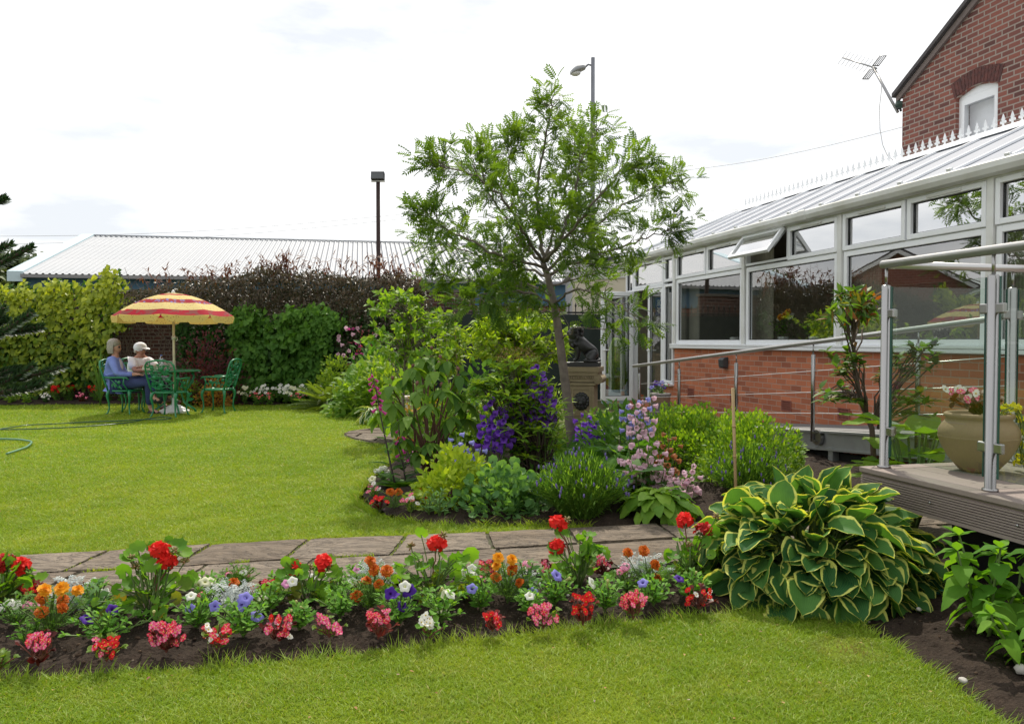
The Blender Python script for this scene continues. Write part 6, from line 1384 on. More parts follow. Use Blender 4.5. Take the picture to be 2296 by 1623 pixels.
b = MB(); zc = (zs + .26) / 2
for k in range(14): a = k * 2 * PI / 14; b.ball((.078 * math.cos(a), -.172, zc + .088 * math.sin(a) + .01), (.03, .02, .032), 8, 6)
b.ball((0, -.175, zc + .01), (.075, .045, .085), 14, 9); b.ball((0, -.215, zc - .015), (.028, .022, .034), 10, 7); b.ball((0, -.205, zc - .05), (.034, .02, .02), 10, 6)
for sx in (-1, 1): b.ball((sx * .03, -.21, zc + .025), (.012, .01, .008), 8, 5); b.ball((sx * .032, -.205, zc + .045), (.022, .014, .009), 8, 5)
b.build('lion_mask', M_BRONZE, pd)
ln = thing('lion_statue', 'black seated lion statue on a black slab on top of the pedestal', 'statue', lp0 + Vector((0, 0, zt)), rad(-10))
S_ = lambda x, y, z: Vector((x, y, z))
b = MB(); b.box((0, 0, .03), (.44, .26, .06)); bevel(b.build('slab', M_BRONZE, ln, smooth=False), .006)
J = {'rump': (S_(.13, 0, .165), .085), 'back': (S_(.04, 0, .235), .088), 'sh': (S_(-.075, 0, .31), .088), 'nk': (S_(-.105, 0, .385), .085), 'hd': (S_(-.125, 0, .455), .062), 'mz': (S_(-.185, 0, .435), .036), 'mz2': (S_(-.205, 0, .43), .028)}
E = chain('rump', 'back', 'sh', 'nk', 'hd', 'mz', 'mz2')
for sg, n_ in ((-1, 'a'), (1, 'b')):
    J.update({n_ + 's': (S_(-.085, sg * .062, .27), .048), n_ + 'e': (S_(-.07, sg * .065, .17), .032), n_ + 'w': (S_(-.085, sg * .065, .09), .026), n_ + 'p': (S_(-.13, sg * .065, .075), .027), n_ + 'h': (S_(.11, sg * .085, .15), .07), n_ + 'k': (S_(.03, sg * .105, .12), .042), n_ + 'f': (S_(.10, sg * .11, .08), .028), n_ + 't': (S_(.0, sg * .11, .078), .026)})
    E += chain('sh', n_ + 's', n_ + 'e', n_ + 'w', n_ + 'p') + chain('rump', n_ + 'h', n_ + 'k') + chain(n_ + 'h', n_ + 'f', n_ + 't')
skin('body', J, E, M_BRONZE, ln)
b = MB(); rr = random.Random(5)
for k in range(70):
    a = rr.uniform(.15, 2 * PI - .15); zz = rr.uniform(.28, .52); c_ = S_(-.10 + .085 * math.cos(a) * (.9 if math.cos(a) > -.4 else .5), .085 * math.sin(a), zz); b.tube([c_, c_ + S_(.012 * math.cos(a), .02 * math.sin(a), -.03), c_ + S_(.005, .012 * math.sin(a), -.065)], [.02, .018, .004], 6)
for sg in (-1, 1): b.ball((-.10, sg * .06, .515), (.016, .014, .018), 8, 6); b.ball((-.17, sg * .026, .468), (.012, .008, .008), 8, 5)
b.ball((-.112, 0, .415), (.088, .098, .125), 14, 10); b.ball((-.12, 0, .33), (.075, .085, .10), 12, 8); b.ball((-.185, 0, .435), (.034, .034, .03), 10, 7); b.build('mane', M_BRONZE, ln)
b = MB(); b.tube([(.20, .02, .10), (.215, -.06, .085), (.17, -.13, .075), (.08, -.145, .075), (.02, -.14, .08)], [.018, .016, .014, .013, .022], 8); b.build('tail', M_BRONZE, ln)
# ------------------------------------------------------------------ rowan tree
rw = thing('rowan_tree', 'young rowan tree with feathery leaves rising from the island bed', 'tree', G(1283, 1024)); YT = rw.location.y; OT = np.array(rw.location)
def pt3(x, y, dy=0.0): return Pv(x, y, YT + dy) - OT
wood = MB(); tr_ = [pt3(1283, 1030), pt3(1279, 960), pt3(1270, 880), pt3(1257, 780), pt3(1249, 720), pt3(1240, 670), pt3(1228, 620, .05), pt3(1217, 588, .05)]
tr_[0][2] = -.05
wood.tube(tr_, [.062, .052, .048, .045, .043, .038, .034, .030], 12)
limbs = [  # start point, list of (x, y, depth) and start radius
 ((1217, 588, .05), [(1205, 520, .1), (1200, 430, .2), (1215, 340, .2), (1230, 255, .15), (1242, 200, .1)], .024), ((1217, 588, .05), [(1255, 540, -.2), (1285, 470, -.3), (1300, 380, -.35), (1325, 320, -.3), (1350, 275, -.25)], .022),
 ((1217, 588, .05), [(1180, 560, .3), (1130, 500, .5), (1090, 430, .6), (1065, 370, .7), (1055, 320, .7)], .02), ((1222, 600, .05), [(1160, 590, -.3), (1100, 570, -.55), (1020, 530, -.7), (960, 500, -.75), (930, 470, -.8)], .018),
 ((1228, 620, .05), [(1290, 590, .2), (1360, 570, .35), (1440, 545, .45), (1500, 520, .5), (1548, 496, .5)], .019), ((1225, 610, 0), [(1290, 550, .4), (1350, 500, .7), (1420, 450, .9), (1480, 415, .9), (1550, 398, .85)], .019),
 ((1217, 588, .05), [(1170, 520, -.5), (1120, 440, -.8), (1060, 390, -.95), (990, 370, -1.0), (945, 350, -1.0)], .018), ((1217, 588, .05), [(1240, 520, .5), (1270, 420, .9), (1290, 340, 1.1), (1295, 285, 1.1)], .018),
 ((1217, 588, .05), [(1270, 530, -.6), (1330, 460, -1.0), (1380, 400, -1.1), (1410, 375, -1.1), (1440, 360, -1.1)], .018), ((1205, 520, .1), [(1160, 450, .5), (1130, 370, .8), (1135, 320, .9), (1160, 285, .9)], .014),
 ((1249, 690, 0), [(1190, 660, -.3), (1120, 655, -.6), (1060, 665, -.8), (1020, 690, -.9)], .015), ((1240, 665, 0), [(1180, 640, .5), (1100, 640, .9), (1030, 630, 1.1), (960, 620, 1.2)], .014),
 ((1243, 680, 0), [(1290, 650, -.5), (1340, 660, -.8), (1400, 690, -1.0), (1445, 715, -1.1)], .014), ((1228, 620, .05), [(1150, 600, .6), (1060, 570, 1.0), (980, 550, 1.1), (920, 530, 1.1)], .016),
 ((1235, 640, 0), [(1320, 620, .8), (1400, 610, 1.1), (1460, 600, 1.2)], .012), ((1260, 760, 0), [(1300, 740, -.3), (1360, 745, -.5), (1430, 740, -.6)], .009), ((1246, 700, 0), [(1200, 700, .4), (1140, 690, .7), (1090, 680, .9)], .010)]
lv = MB(); LP, LD, LS = [], [], []
def twig(a, d, L_, r):
    e = a + d * L_; e[2] -= .06 * L_; c = curve(a, e, .05 * L_, 6, .02 * L_); wood.tube(c, np.linspace(r, r * .35, 6), 5, mi=0, caps=False)
    m = max(3, int(L_ / .06))
    for k in range(m):
        t_ = (k + .6) / m; i = min(4, int(t_ * 5)); p = c[i] + (c[i + 1] - c[i]) * (t_ * 5 - i); ax = RS.randn(3); dd = nrm(d * .55 + nrm(ax) * .85 + np.array([0, 0, .05])); LP.append(p); LD.append(dd); LS.append(RS.uniform(.10, .165))
    for _ in range(3): LP.append(c[-1]); LD.append(nrm(d + RS.randn(3) * .5)); LS.append(RS.uniform(.12, .17))
for st, pts, r0 in limbs:
    pts = [(1240 + (x - 1240) * .93, 560 + (y - 560) * .96, d_) for x, y, d_ in pts]; pl = np.array([pt3(*st)] + [pt3(*q) for q in pts]); n = len(pl); tt = np.linspace(0, n - 1, 4 * n); c = np.stack([np.interp(tt, np.arange(n), pl[:, i]) for i in range(3)], 1); c[1:-1] = (c[:-2] + 2 * c[1:-1] + c[2:]) / 4; c[1:-1] += RS.randn(len(c) - 2, 3) * .012
    wood.tube(c, np.linspace(r0, r0 * .22, len(c)), 7)
    L_all = np.linalg.norm(np.diff(pl, axis=0), axis=1).sum(); nt_ = int(L_all * (25 if pts[-1][1] < 560 else 9 if pts[-1][0] > 1300 else 26))
    for k in range(nt_):
        t_ = .14 + .86 * RS.rand() ** .9; i = min(len(c) - 2, int(t_ * (len(c) - 1))); a = c[i]; ax = nrm(c[i + 1] - c[i]); o_ = nrm(np.cross(ax, RS.randn(3))); d = nrm(o_ * .9 + ax * .55 + np.array([0, 0, .18])); twig(a, d, RS.uniform(.13, .36) * (1.15 - .5 * t_), .0045)
    twig(c[-1], nrm(c[-1] - c[-3]), .18, .004)
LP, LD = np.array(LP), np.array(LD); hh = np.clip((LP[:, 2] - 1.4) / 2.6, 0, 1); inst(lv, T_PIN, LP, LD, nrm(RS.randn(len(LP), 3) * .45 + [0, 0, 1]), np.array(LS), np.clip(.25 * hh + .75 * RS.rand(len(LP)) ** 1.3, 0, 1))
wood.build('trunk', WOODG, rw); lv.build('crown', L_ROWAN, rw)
b = MB(); b.tube([(0, 0, -.05), (.0, 0, .27)], .033, 10); tag(b.build('tree_stake', mat('dark_stake', (.06, .045, .035), .9, scale=15, bump=.4), None, G(1306, 1014)), 'short dark wooden stake beside the rowan trunk', 'stake')
# ------------------------------------------------------------------ young trees and shrubs in the island bed
def sapling(name, label, x, y, Y, crown, n, T, ls, leaf, trunk, cat='tree', bark=WOODG, r=.022, nl=9, depth=.6, tw=(.15, .4)):
    o = Vector((P(x, y, Y).x, Y, 0)); t = thing(name, label, cat, o); O_ = np.array(o); w = MB(); l_ = MB(); tr2 = np.array([Pv(a, c, Y) - O_ for a, c in trunk]); tr2[0][2] = -.04; w.tube(tr2, np.linspace(r, r * .45, len(tr2)), 8)
    D = inpolyD(crown, n); E_ = Pv(D[:, 0], D[:, 1], Y + RS.randn(n) * depth * .5) - O_; LP, LD = [], []
    for e in E_:
        zz = tr2[:, 2]; j = int(np.clip(np.searchsorted(zz, e[2] - .35 * np.linalg.norm(e[:2] - tr2[-1][:2]) - .1), 1, len(tr2) - 1)); a = tr2[j] * (1 - .3 * RS.rand()) + tr2[j - 1] * .0; a = tr2[j - 1] + (tr2[j] - tr2[j - 1]) * RS.rand(); c = curve(a, e, .06, 6, .015); w.tube(c, np.linspace(r * .3, .0025, 6), 5, caps=False)
        d = nrm(c[-1] - c[-3]); m = nl; k = RS.rand(m) ** .6; L_ = min(RS.uniform(*tw), np.linalg.norm(e - a)); p = c[-1] - d * L_ * (1 - k[:, None]); LP.append(p); LD.append(nrm(d * .5 + RS.randn(m, 3) * .7 + [0, 0, -.1]))
    LP, LD = np.concatenate(LP), np.concatenate(LD); inst(l_, T, LP, LD, nrm(RS.randn(len(LP), 3) * .5 + [0, -.3, 1]), ls * (.65 + .6 * RS.rand(len(LP))), None, RS.rand(len(LP)) if leaf is L_PEON else 0); w.build('trunk', bark, t); l_.build('crown', leaf, t); return t
sapling('young_tree', 'small young tree with fresh green oval leaves behind the rhododendron', 905, 960, 10.2, [(806, 700), (835, 655), (880, 640), (930, 655), (1000, 690), (1030, 740), (1010, 800), (940, 805), (870, 800), (820, 770)], 115, T_OV, .088, L_FRESH, [(903, 975), (904, 880), (908, 820), (915, 770), (922, 720), (925, 690)], nl=11)
sapling('golden_shrub', 'large golden leaved shrub in front of the dark screen fence', 1150, 930, 12.6, [(1030, 760), (1060, 720), (1110, 700), (1190, 690), (1250, 700), (1285, 740), (1280, 800), (1220, 820), (1130, 800), (1060, 810)], 210, T_OVN, .13, L_GOLD, [(1160, 930), (1158, 860), (1150, 800), (1150, 750)], 'shrub', nl=12, depth=.9)
sapling('yellow_green_shrub', 'thin yellow green shrub beside bamboo canes, between the young tree and golden shrub', 1010, 940, 11.4, [(960, 790), (990, 730), (1040, 735), (1060, 790), (1030, 830), (980, 840)], 70, T_OVN, .11, L_GOLD, [(1010, 940), (1008, 860), (1010, 790), (1012, 750)], 'shrub', nl=10)
for i, (x0, y0, x1, y1) in enumerate(((1019, 700, 1029, 930), (1002, 720, 998, 925), (1081, 850, 1080, 930))):
    a, c = P(x0, y0, 11.2), P(x1, y1, 11.2); c.z = 0; b = MB(); b.tube([c, (a + c) / 2 + Vector((.004, 0, 0)), a], .009, 6); tag(b.build('bamboo_cane', mat('bamboo', (.36, .26, .13), .6, var=.25, scale=9)), ['leaning bamboo cane tallest among the yellow green shrub', 'thin upright bamboo cane left of the leaning tall one', 'short bamboo cane carrying a thin climber before the dark netting'][i], 'cane')
def rhodo():
    o = G(968, 1082); t = thing('rhododendron', 'rhododendron with large drooping dark leaves and brown buds', 'shrub', o); O_ = np.array(o); w = MB(); l_ = MB(); bd = []
    tips = [(873, 862, -.1), (905, 845, .15), (942, 800, .2), (925, 822, 0), (965, 798, .3), (1003, 806, .2), (975, 830, -.2), (935, 875, -.25), (1030, 838, .1), (880, 900, -.2), (915, 930, -.35), (990, 870, -.3), (1040, 900, .1), (960, 905, -.4), (1010, 935, -.2), (905, 980, -.3), (965, 990, -.35), (1045, 935, .2), (890, 940, 0), (1020, 880, .2), (950, 850, .3), (985, 960, .2), (935, 1010, -.3)]
    for x, y, dy in tips:
        e = Pv(x, y, o.y + dy) - O_; a = np.array([RS.randn() * .05, RS.randn() * .04, 0.0]); c = curve(a, e, 0, 7, .02); c[:, :2] = a[:2] + (e - a)[:2] * (np.linspace(0, 1, 7) ** 1.5)[:, None]; w.tube(c, np.linspace(.014, .006, 7), 6)
        m = 9; ph = np.arange(m) * 2.4; el = -.30 - .65 * RS.rand(m); d = np.stack([np.cos(ph) * np.cos(el), np.sin(ph) * np.cos(el), np.sin(el)], 1); inst(l_, blade('ovate', 4, .48, .1, .25), np.repeat(e[None], m, 0) + d * .02, d, np.stack([np.cos(ph), np.sin(ph), np.full(m, .5)], 1), .17 * (.7 + .5 * RS.rand(m)))
        inst(l_, T_OVN, [e] * 3, nrm(RS.randn(3, 3) * .6 + [0, 0, .5]), (0, -1, .4), .10)
        if y < 885: bd.append(e)
    w.build('stem', mat('rhododendron_stem', (.12, .055, .035), .8, bump=.3), t); l_.build('foliage', L_RHOD, t)
    bm2 = MB(); bm2.ball((0, 0, .03), (.016, .016, .02), 8, 6); bm2.tube([(0, 0, 0), (0, 0, .02)], .004, 5); me = bm2.mesh('bud', mat('bud_brown', (.16, .07, .05), .7))
    for e in bd: put_fl(t, me, e + RS.randn(3) * .02 + [0, 0, .02], (RS.randn() * .3, RS.randn() * .3, 1), 1.0, 'bud')
rhodo()
def pieris(label, x, y, crown, n, Y=None):
    o = G(x, y); t = thing('pieris', label, 'shrub', o); O_ = np.array(o); w = MB(); l_ = MB(); D = inpolyD(crown, n)
    for x_, y_ in D:
        e = Pv(x_, y_, o.y + RS.randn() * .22) - O_; a = np.array([RS.randn() * .04, RS.randn() * .04, 0]); c = curve(a, e, 0, 7, .02); c[:, :2] = a[:2] + (e - a)[:2] * (np.linspace(0, 1, 7) ** 1.6)[:, None]; w.tube(c, np.linspace(.011, .003, 7), 5, caps=False)
        m = 13; ph = np.arange(m) * 2.4; el = RS.uniform(-.25, .75, m); d = np.stack([np.cos(ph) * np.cos(el), np.sin(ph) * np.cos(el), np.sin(el)], 1); inst(l_, T_LAN, np.repeat(e[None], m, 0) - [0, 0, .03] + d * .01, d, (0, 0, 1), .105 * (.7 + .5 * RS.rand(m)), np.clip(.45 * (el > .2) + .5 * RS.rand(m), 0, 1), 0, 0, 1.25)
    w.build('stem', WOOD, t); l_.build('foliage', L_PIER, t); return t
pA = pieris('tall pieris shrub with brownish seed heads, left of the violet spire', 1172, 1075, [(1100, 840), (1120, 810), (1160, 790), (1200, 800), (1215, 850), (1180, 880), (1120, 890), (1050, 880), (1060, 850)], 85)
sm = MB(); q = Pv(*inpolyD([(1110, 800), (1130, 780), (1190, 780), (1215, 805), (1200, 830), (1120, 830)], 900).T, pA.location.y + RS.randn(900) * .15) - np.array(pA.location); inst(sm, T_SM, q, rdir(900, .4), (0, 0, 1), .022); sm.build('seed_heads', leafmat('seed_head', (.16, .12, .05), (.24, .19, .08), .3), pA)
pieris('broad pieris shrub with lime shoot tips at the foot of the rowan trunk', 1210, 1085, [(1140, 900), (1200, 850), (1250, 860), (1262, 930), (1255, 1000), (1210, 1040), (1140, 1030), (1120, 980)], 120)
pieris('small pieris seedling between the spirea and the rowan', 1175, 1125, [(1145, 1080), (1170, 1062), (1205, 1075), (1200, 1100), (1160, 1105)], 16)
# golden spirea, lady's mantle, lavender, big leaf plants
bushthing('golden_spirea', 'low golden leaved spirea with red shoot tips at the bed edge', 'shrub', 1022, 1140, mound(1500, (.30, .26), .44, T_OV, .058, .55, .3, .5, .2), [L_YELL, STEMR])
bushthing('lady_mantle', "blue green lady's mantle with scalloped leaves beside the lavender", 'perennial', 1125, 1155, lambda p: mound(520, (.34, .26), .36, T_LOB, .062, .6, .3, .5, .1)(p), [L_ALCH, STEMG])
def lavender(n, r, h, seed_heads):
    def f(p):
        mb = MB(); a = RS.rand(n) * 6.283; q = np.sqrt(RS.rand(n)); tip = np.stack([np.cos(a) * q * r, np.sin(a) * q * r * .8, h * (1 - .45 * q ** 2) * (.7 + .4 * RS.rand(n))], 1); base_ = tip * [.25, .25, 0] 
        for k in range(n):
            c = base_[k] + (tip[k] - base_[k]) * np.linspace(0, 1, 4)[:, None]; c[1:3, 2] += .04; mb.tube(c, .0022, 3, col=(RS.rand(), .5, 0), caps=False); m = 12; t_ = RS.rand(m) * .75 + .1; pp_ = base_[k] + (tip[k] - base_[k]) * t_[:, None]; pp_[:, 2] += .03; inst(mb, T_NEED, pp_, nrm((tip[k] - base_[k]) * 1.4 / h + RS.randn(m, 3) * .5), (0, 0, 1), .055, None, 0, 0, 1.3)
            if seed_heads[0] and RS.rand() < seed_heads[1]: mb.ball(tip[k], (.007, .007, .016), 6, 5, mi=1)
        return mb
    return f
M_LAVF = mat('lavender_flower', (.16, .12, .34), .8, var=.3, scale=90)
bushthing('lavender', 'large lavender bush at the path edge with many purple flower tips', 'lavender', 1300, 1165, lavender(760, .38, .47, (1, .14)), [L_LAV, M_LAVF])
bushthing('lavender', 'smaller lavender bush behind the bamboo cane beside the box bush', 'lavender', 1680, 1130, lavender(360, .30, .48, (1, .2)), [L_LAV, M_LAVF])
bushthing('feathery_box_bush', 'bright green box bush with feathery shoots at the end of the ramp beam', 'shrub', 1680, 1105, mound(9000, (.42, .36), .64, T_SM, .040, .45, .4, .6), [L_BOX, STEMG])
bushthing('box_bush', 'bright green box bush under the first ramp posts', 'shrub', 1545, 1065, mound(11000, (.56, .45), .62, T_SM, .044, .45, .35, .6), [L_BOX, STEMG])
bushthing('big_leaf_plant', 'foxglove like plant with very large green leaves behind the lavender', 'perennial', 1378, 1110, lambda p: hosta(30, (.36, .32), .45, .30, T_BIG, .4, jit=.25)(p), [L_MID, STEMG])
bushthing('big_leaf_plant', 'low plant with large crinkled leaves beside the plain green hosta', 'perennial', 1420, 1140, lambda p: hosta(18, (.3, .25), .34, .28, T_BIG, .3, jit=.25)(p), [L_ALCH, STEMG])
bushthing('plain_hosta', 'small plain green hosta at the path edge beside the lavender', 'hosta', 1478, 1165, hosta(80, (.30, .26), .26, .135, T_BIG), [L_HOSG, STEMG])
bushthing('filler_shrub', 'leafy green perennial between the bellflowers at the foot of the rowan', 'perennial', 1245, 1060, mound(700, (.42, .3), .28, T_OVN, .08, .8, .4), [L_MID, STEMG])
bushthing('filler_shrub', 'leafy green perennial behind the rhododendron stems', 'perennial', 1030, 1010, mound(1100, (.6, .4), .55, T_OVN, .09, .8, .4), [L_FRESH, STEMG])
bushthing('filler_shrub', 'leafy green perennial behind the pink bellflowers', 'perennial', 1400, 1050, mound(1200, (.5, .4), .62, T_OVN, .09, .8, .4), [L_MID, STEMG])
bushthing('orange_shrub', 'low golden orange shrub glimpsed through the rhododendron stems', 'shrub', 985, 950, mound(900, (.6, .35), .42, T_OV, .07, .7, .3), [leafmat('amber_leaf', (.36, .26, .02), (.46, .28, .03), .4), STEMR])
for x, y, w_, h_, T_, lf_, lab in ((990, 1010, .38, .85, T_OVN, L_FRESH, 'pale green perennial seen between the rhododendron branches'), (1085, 1000, .36, .95, T_OV, L_MID, 'mid green perennial between rhododendron and tall pieris'), (1222, 1000, .30, .8, T_LAN, L_GOLD, 'lime green perennial touching the left side of the rowan trunk'), (1350, 1005, .30, .42, T_OVN, L_FRESH, 'fresh green perennial at the foot of the lion pedestal'), (1150, 1010, .36, .8, T_OVN, L_GOLD, 'yellow green perennial behind the violet bellflower clump')):
    bushthing('leafy_perennial', lab, 'perennial', x, y, mound(1000, (w_, w_ * .8), h_, T_, .085, .75, .4), [lf_, STEMG])
# bell flowers
def bells(name, label, x, y, stems, me, leaf=L_MID, per=9, s=1.0, lo=.4, cat='bellflower', nleaf=14, me2=None, out=.035, droop=-.15):
    o = G(x, y); t = thing(name, label, cat, o); O_ = np.array(o); mb = MB()
    for i, (sx, sy, dy) in enumerate(stems):
        e = Pv(sx, sy, o.y + dy) - O_; a = np.array([e[0] * .45 + RS.randn() * .03, e[1] * .6, 0]); mb.tube(curve(a, e, 0, 6, .01), np.linspace(.006, .003, 6), 5, mi=1, caps=False); k = RS.rand(nleaf); inst(mb, T_LAN, a + (e - a) * k[:, None] * .85, nrm(RS.randn(nleaf, 3) * [1, 1, .4] + [0, 0, .2]), (0, 0, 1), .09 * (1.2 - .6 * k), None, 0, 0, 1.3)
        stemflowers(t, e, a, per, me if not me2 or i % 2 == 0 else me2, lo, out, s, droop)
    mb.build('foliage', [leaf, STEMG], t); return t
bells('bellflower_spire', 'tall violet bellflower spire left of the rowan trunk', 1207, 1088, [(1205, 815, 0), (1195, 850, .1), (1222, 850, -.1), (1180, 872, 0), (1232, 880, .1), (1210, 880, -.1)], FC['violet'], per=13, s=1.5, lo=.62, nleaf=9)
bells('bellflower_spire', 'violet bellflower clump behind the thin pieris stems', 1105, 1092, [(1098, 885, 0), (1115, 910, .1), (1130, 925, -.1), (1085, 935, 0), (1112, 940, -.1), (1140, 900, .1)], FC['violet'], per=9, s=1.4, lo=.55, nleaf=7)
bells('bellflower_spire', 'violet bellflower clump right behind the rowan trunk and stake', 1322, 1030, [(1300, 938, .1), (1318, 925, .15), (1335, 938, .1), (1345, 965, .1), (1295, 975, .2), (1325, 975, .1)], FC['violet'], per=10, s=1.6, lo=.35)
bells('bellflower', 'pale lilac bellflowers hanging under the rhododendron leaves', 1045, 1108, [(1022, 965, 0), (1045, 985, -.1), (1060, 1000, 0), (1008, 995, .1), (1075, 1005, -.1), (1050, 1030, -.15), (1020, 1040, -.15), (1065, 1045, -.1)], FC['lilac'], per=6, s=1.35, lo=.5, nleaf=6)
bells('bellflower', 'low lilac blue bellflowers between the lady\'s mantle and the lavender', 1205, 1135, [(1190, 1075, -.1), (1215, 1065, 0), (1230, 1085, -.1), (1250, 1075, 0), (1180, 1090, -.1), (1240, 1060, .1), (1205, 1085, -.15)], FC['lilac'], per=8, s=1.2, lo=.4)
bells('bellflower', 'low violet bellflowers at the foot of the rowan trunk', 1225, 1075, [(1195, 1015, 0), (1215, 1030, 0), (1235, 1020, 0), (1205, 1050, -.1), (1245, 1040, 0)], FC['violet'], per=4, s=1.2, lo=.5)
bells('bellflower_spire', 'tall pink bellflower leaning right with many open bells', 1462, 1142, [(1424, 940, 0), (1450, 955, -.1), (1405, 985, .1), (1460, 1000, 0), (1485, 1035, -.1), (1505, 1060, -.1), (1435, 1010, .1), (1475, 980, .1), (1412, 1020, 0)], FC['pink'], per=8, s=1.2, lo=.38, nleaf=10, out=.055)
bells('bellflower_spire', 'low pale pink bellflowers sprawling behind the plain hosta', 1505, 1140, [(1475, 1055, -.1), (1500, 1050, 0), (1520, 1060, 0), (1490, 1075, -.1), (1540, 1070, .1), (1510, 1085, -.1), (1555, 1040, .1)], FC['pink'], per=9, s=1.15, lo=.35, out=.06)
bells('bellflower_spire', 'lilac and pink bellflowers rising highest beside the ramp end', 1428, 1090, [(1405, 905, .1), (1425, 895, 0), (1445, 885, 0), (1460, 880, .1), (1415, 925, .1), (1440, 910, -.1)], FC['lilac'], per=8, s=1.3, lo=.6, me2=FC['pink'])
bells('wilted_bellflower', 'wilted brown bellflower stems beside the pink ones', 1492, 1130, [(1500, 960, 0), (1490, 985, 0), (1480, 1010, -.1), (1470, 1050, -.1), (1515, 975, .1)], FC['wilted'], per=7, s=1.4, lo=.45, nleaf=5)
def foxglove(label, base, top, lo, per):
    o = G(*base); t = thing('foxglove', label, 'foxglove', o); O_ = np.array(o); e = Pv(*top, o.y) - O_; mb = MB(); c = curve((0, 0, 0), e, 0, 7, .008); mb.tube(c, np.linspace(.009, .003, 7), 6, mi=1)
    k = np.linspace(.05, .5, 12); inst(mb, T_OVN, e * k[:, None], np.stack([np.cos(np.arange(12) * 2.4), np.sin(np.arange(12) * 2.4), np.full(12, .35)], 1), (0, 0, 1), .20 * (1.2 - 1.2 * k))
    a = np.arange(14) * 2.4; inst(mb, T_OV, np.zeros((14, 3)) + [0, 0, .02], np.stack([np.cos(a), np.sin(a), .3 + .3 * RS.rand(14)], 1), (0, 0, 1), .22 * (.8 + .4 * RS.rand(14))); mb.build('foliage', [L_MID, STEMD], t)
    stemflowers(t, e * .97, (0, 0, 0), per, FC['foxglove'], lo, .022, 1.05, -.75); mb = MB(); q = e * np.linspace(.9, 1, 10)[:, None]; inst(mb, T_SM, q, rdir(10, .2), (0, 0, 1), .02); mb.build('bud', STEMG, t)
foxglove('tall foxglove with magenta bells leaning left over the lawn', (890, 1102), (831, 824), .68, 16)
foxglove('shorter foxglove with few magenta bells, just right of the taller one', (908, 1100), (894, 950), .5, 7)
for o in list(bpy.data.objects):
    pass
# small flowers in the island's open soil
def little(name, label, x, y, fl, n, foliage_args, leaf, s=1.0, cat='bedding plant', group=None, z=.02):
    p = G(x, y, z); t = thing(name, label, cat, p, 0, group); mb, tips = bushy(*foliage_args); mb.build('foliage', [leaf, STEMG], t)
    for k in range(n): q = tips[k % len(tips)] + RS.randn(3) * .012 + [0, -.01, .015]; put_fl(t, fl[k % len(fl)], q, (RS.randn() * .35, -.7, .8), s)
    return t
AB = (.10, .07, 7, T_RND, .045, 4)
little('begonia', 'pink and white begonia nearest the lawn at the tip of the island bed', 838, 1118, [FB['pink'], FB['white']], 7, AB, L_BEGG, 1.3)
little('begonia', 'red begonia at the front left of the island bed', 850, 1148, [FB['red']], 12, AB, L_BEGD, 1.3)
little('begonia', 'pink begonia with green leaves in the island bed soil', 922, 1150, [FB['pink'], FB['white']], 9, AB, L_BEGG, 1.3)
little('begonia', 'dark red begonia behind the pink one in the island bed', 945, 1132, [FB['red']], 9, AB, L_BEGD, 1.3)
little('marigold', 'single orange marigold between two island bed begonias', 884, 1142, [FM['rust']], 2, (.13, .08, 7, T_MARI, .07, 4), L_MARI, 1.1)
little('dianthus', 'white dianthus beside the foxglove leaves', 858, 1078, [FV['white']], 6, AB, L_MID, 1.4)
little('dianthus', 'white and pink dianthus behind the golden spirea', 945, 1050, [FV['white'], FV['pink']], 9, (.16, .16, 10, T_LAN, .07, 5), L_MID, 1.4)
little('silver_plant', 'grey leaved seedling without flowers in the island bed soil', 985, 1160, [], 0, (.22, .10, 7, T_LAN, .07, 7), L_ALCH)
little('silver_plant', 'grey leaved seedling right of the pink island begonia', 962, 1155, [], 0, (.14, .10, 7, T_LAN, .06, 6), L_ALCH)
little('yellow_daisy', 'lone pale yellow flower at the lawn edge of the island bed', 833, 1090, [FP['cream']], 1, (.08, .03, 3, T_LAN, .04, 3), L_MID)
little('fuchsia', 'small plant with red and orange flowers beside the round paving', 905, 1020, [FB['rose'], FM['rust']], 6, (.16, .12, 8, T_OV, .06, 5), L_MID, 1.3)
# bamboo cane by the giant hosta
a, c = P(1643, 870, 4.9), G(1652, 1175); a = P(1643, 870, c.y); b = MB(); b.tube([c, c.lerp(a, .5), a], .011, 8)
for t_ in (.25, .5, .72): q = c.lerp(a, t_); b.tube([q - Vector((0, 0, .006)), q + Vector((0, 0, .006))], .014, 8)
tag(b.build('bamboo_cane', mat('bamboo_tan', (.42, .29, .14), .55, var=.2, scale=8)), 'long upright bamboo cane standing beside the giant hosta', 'cane')
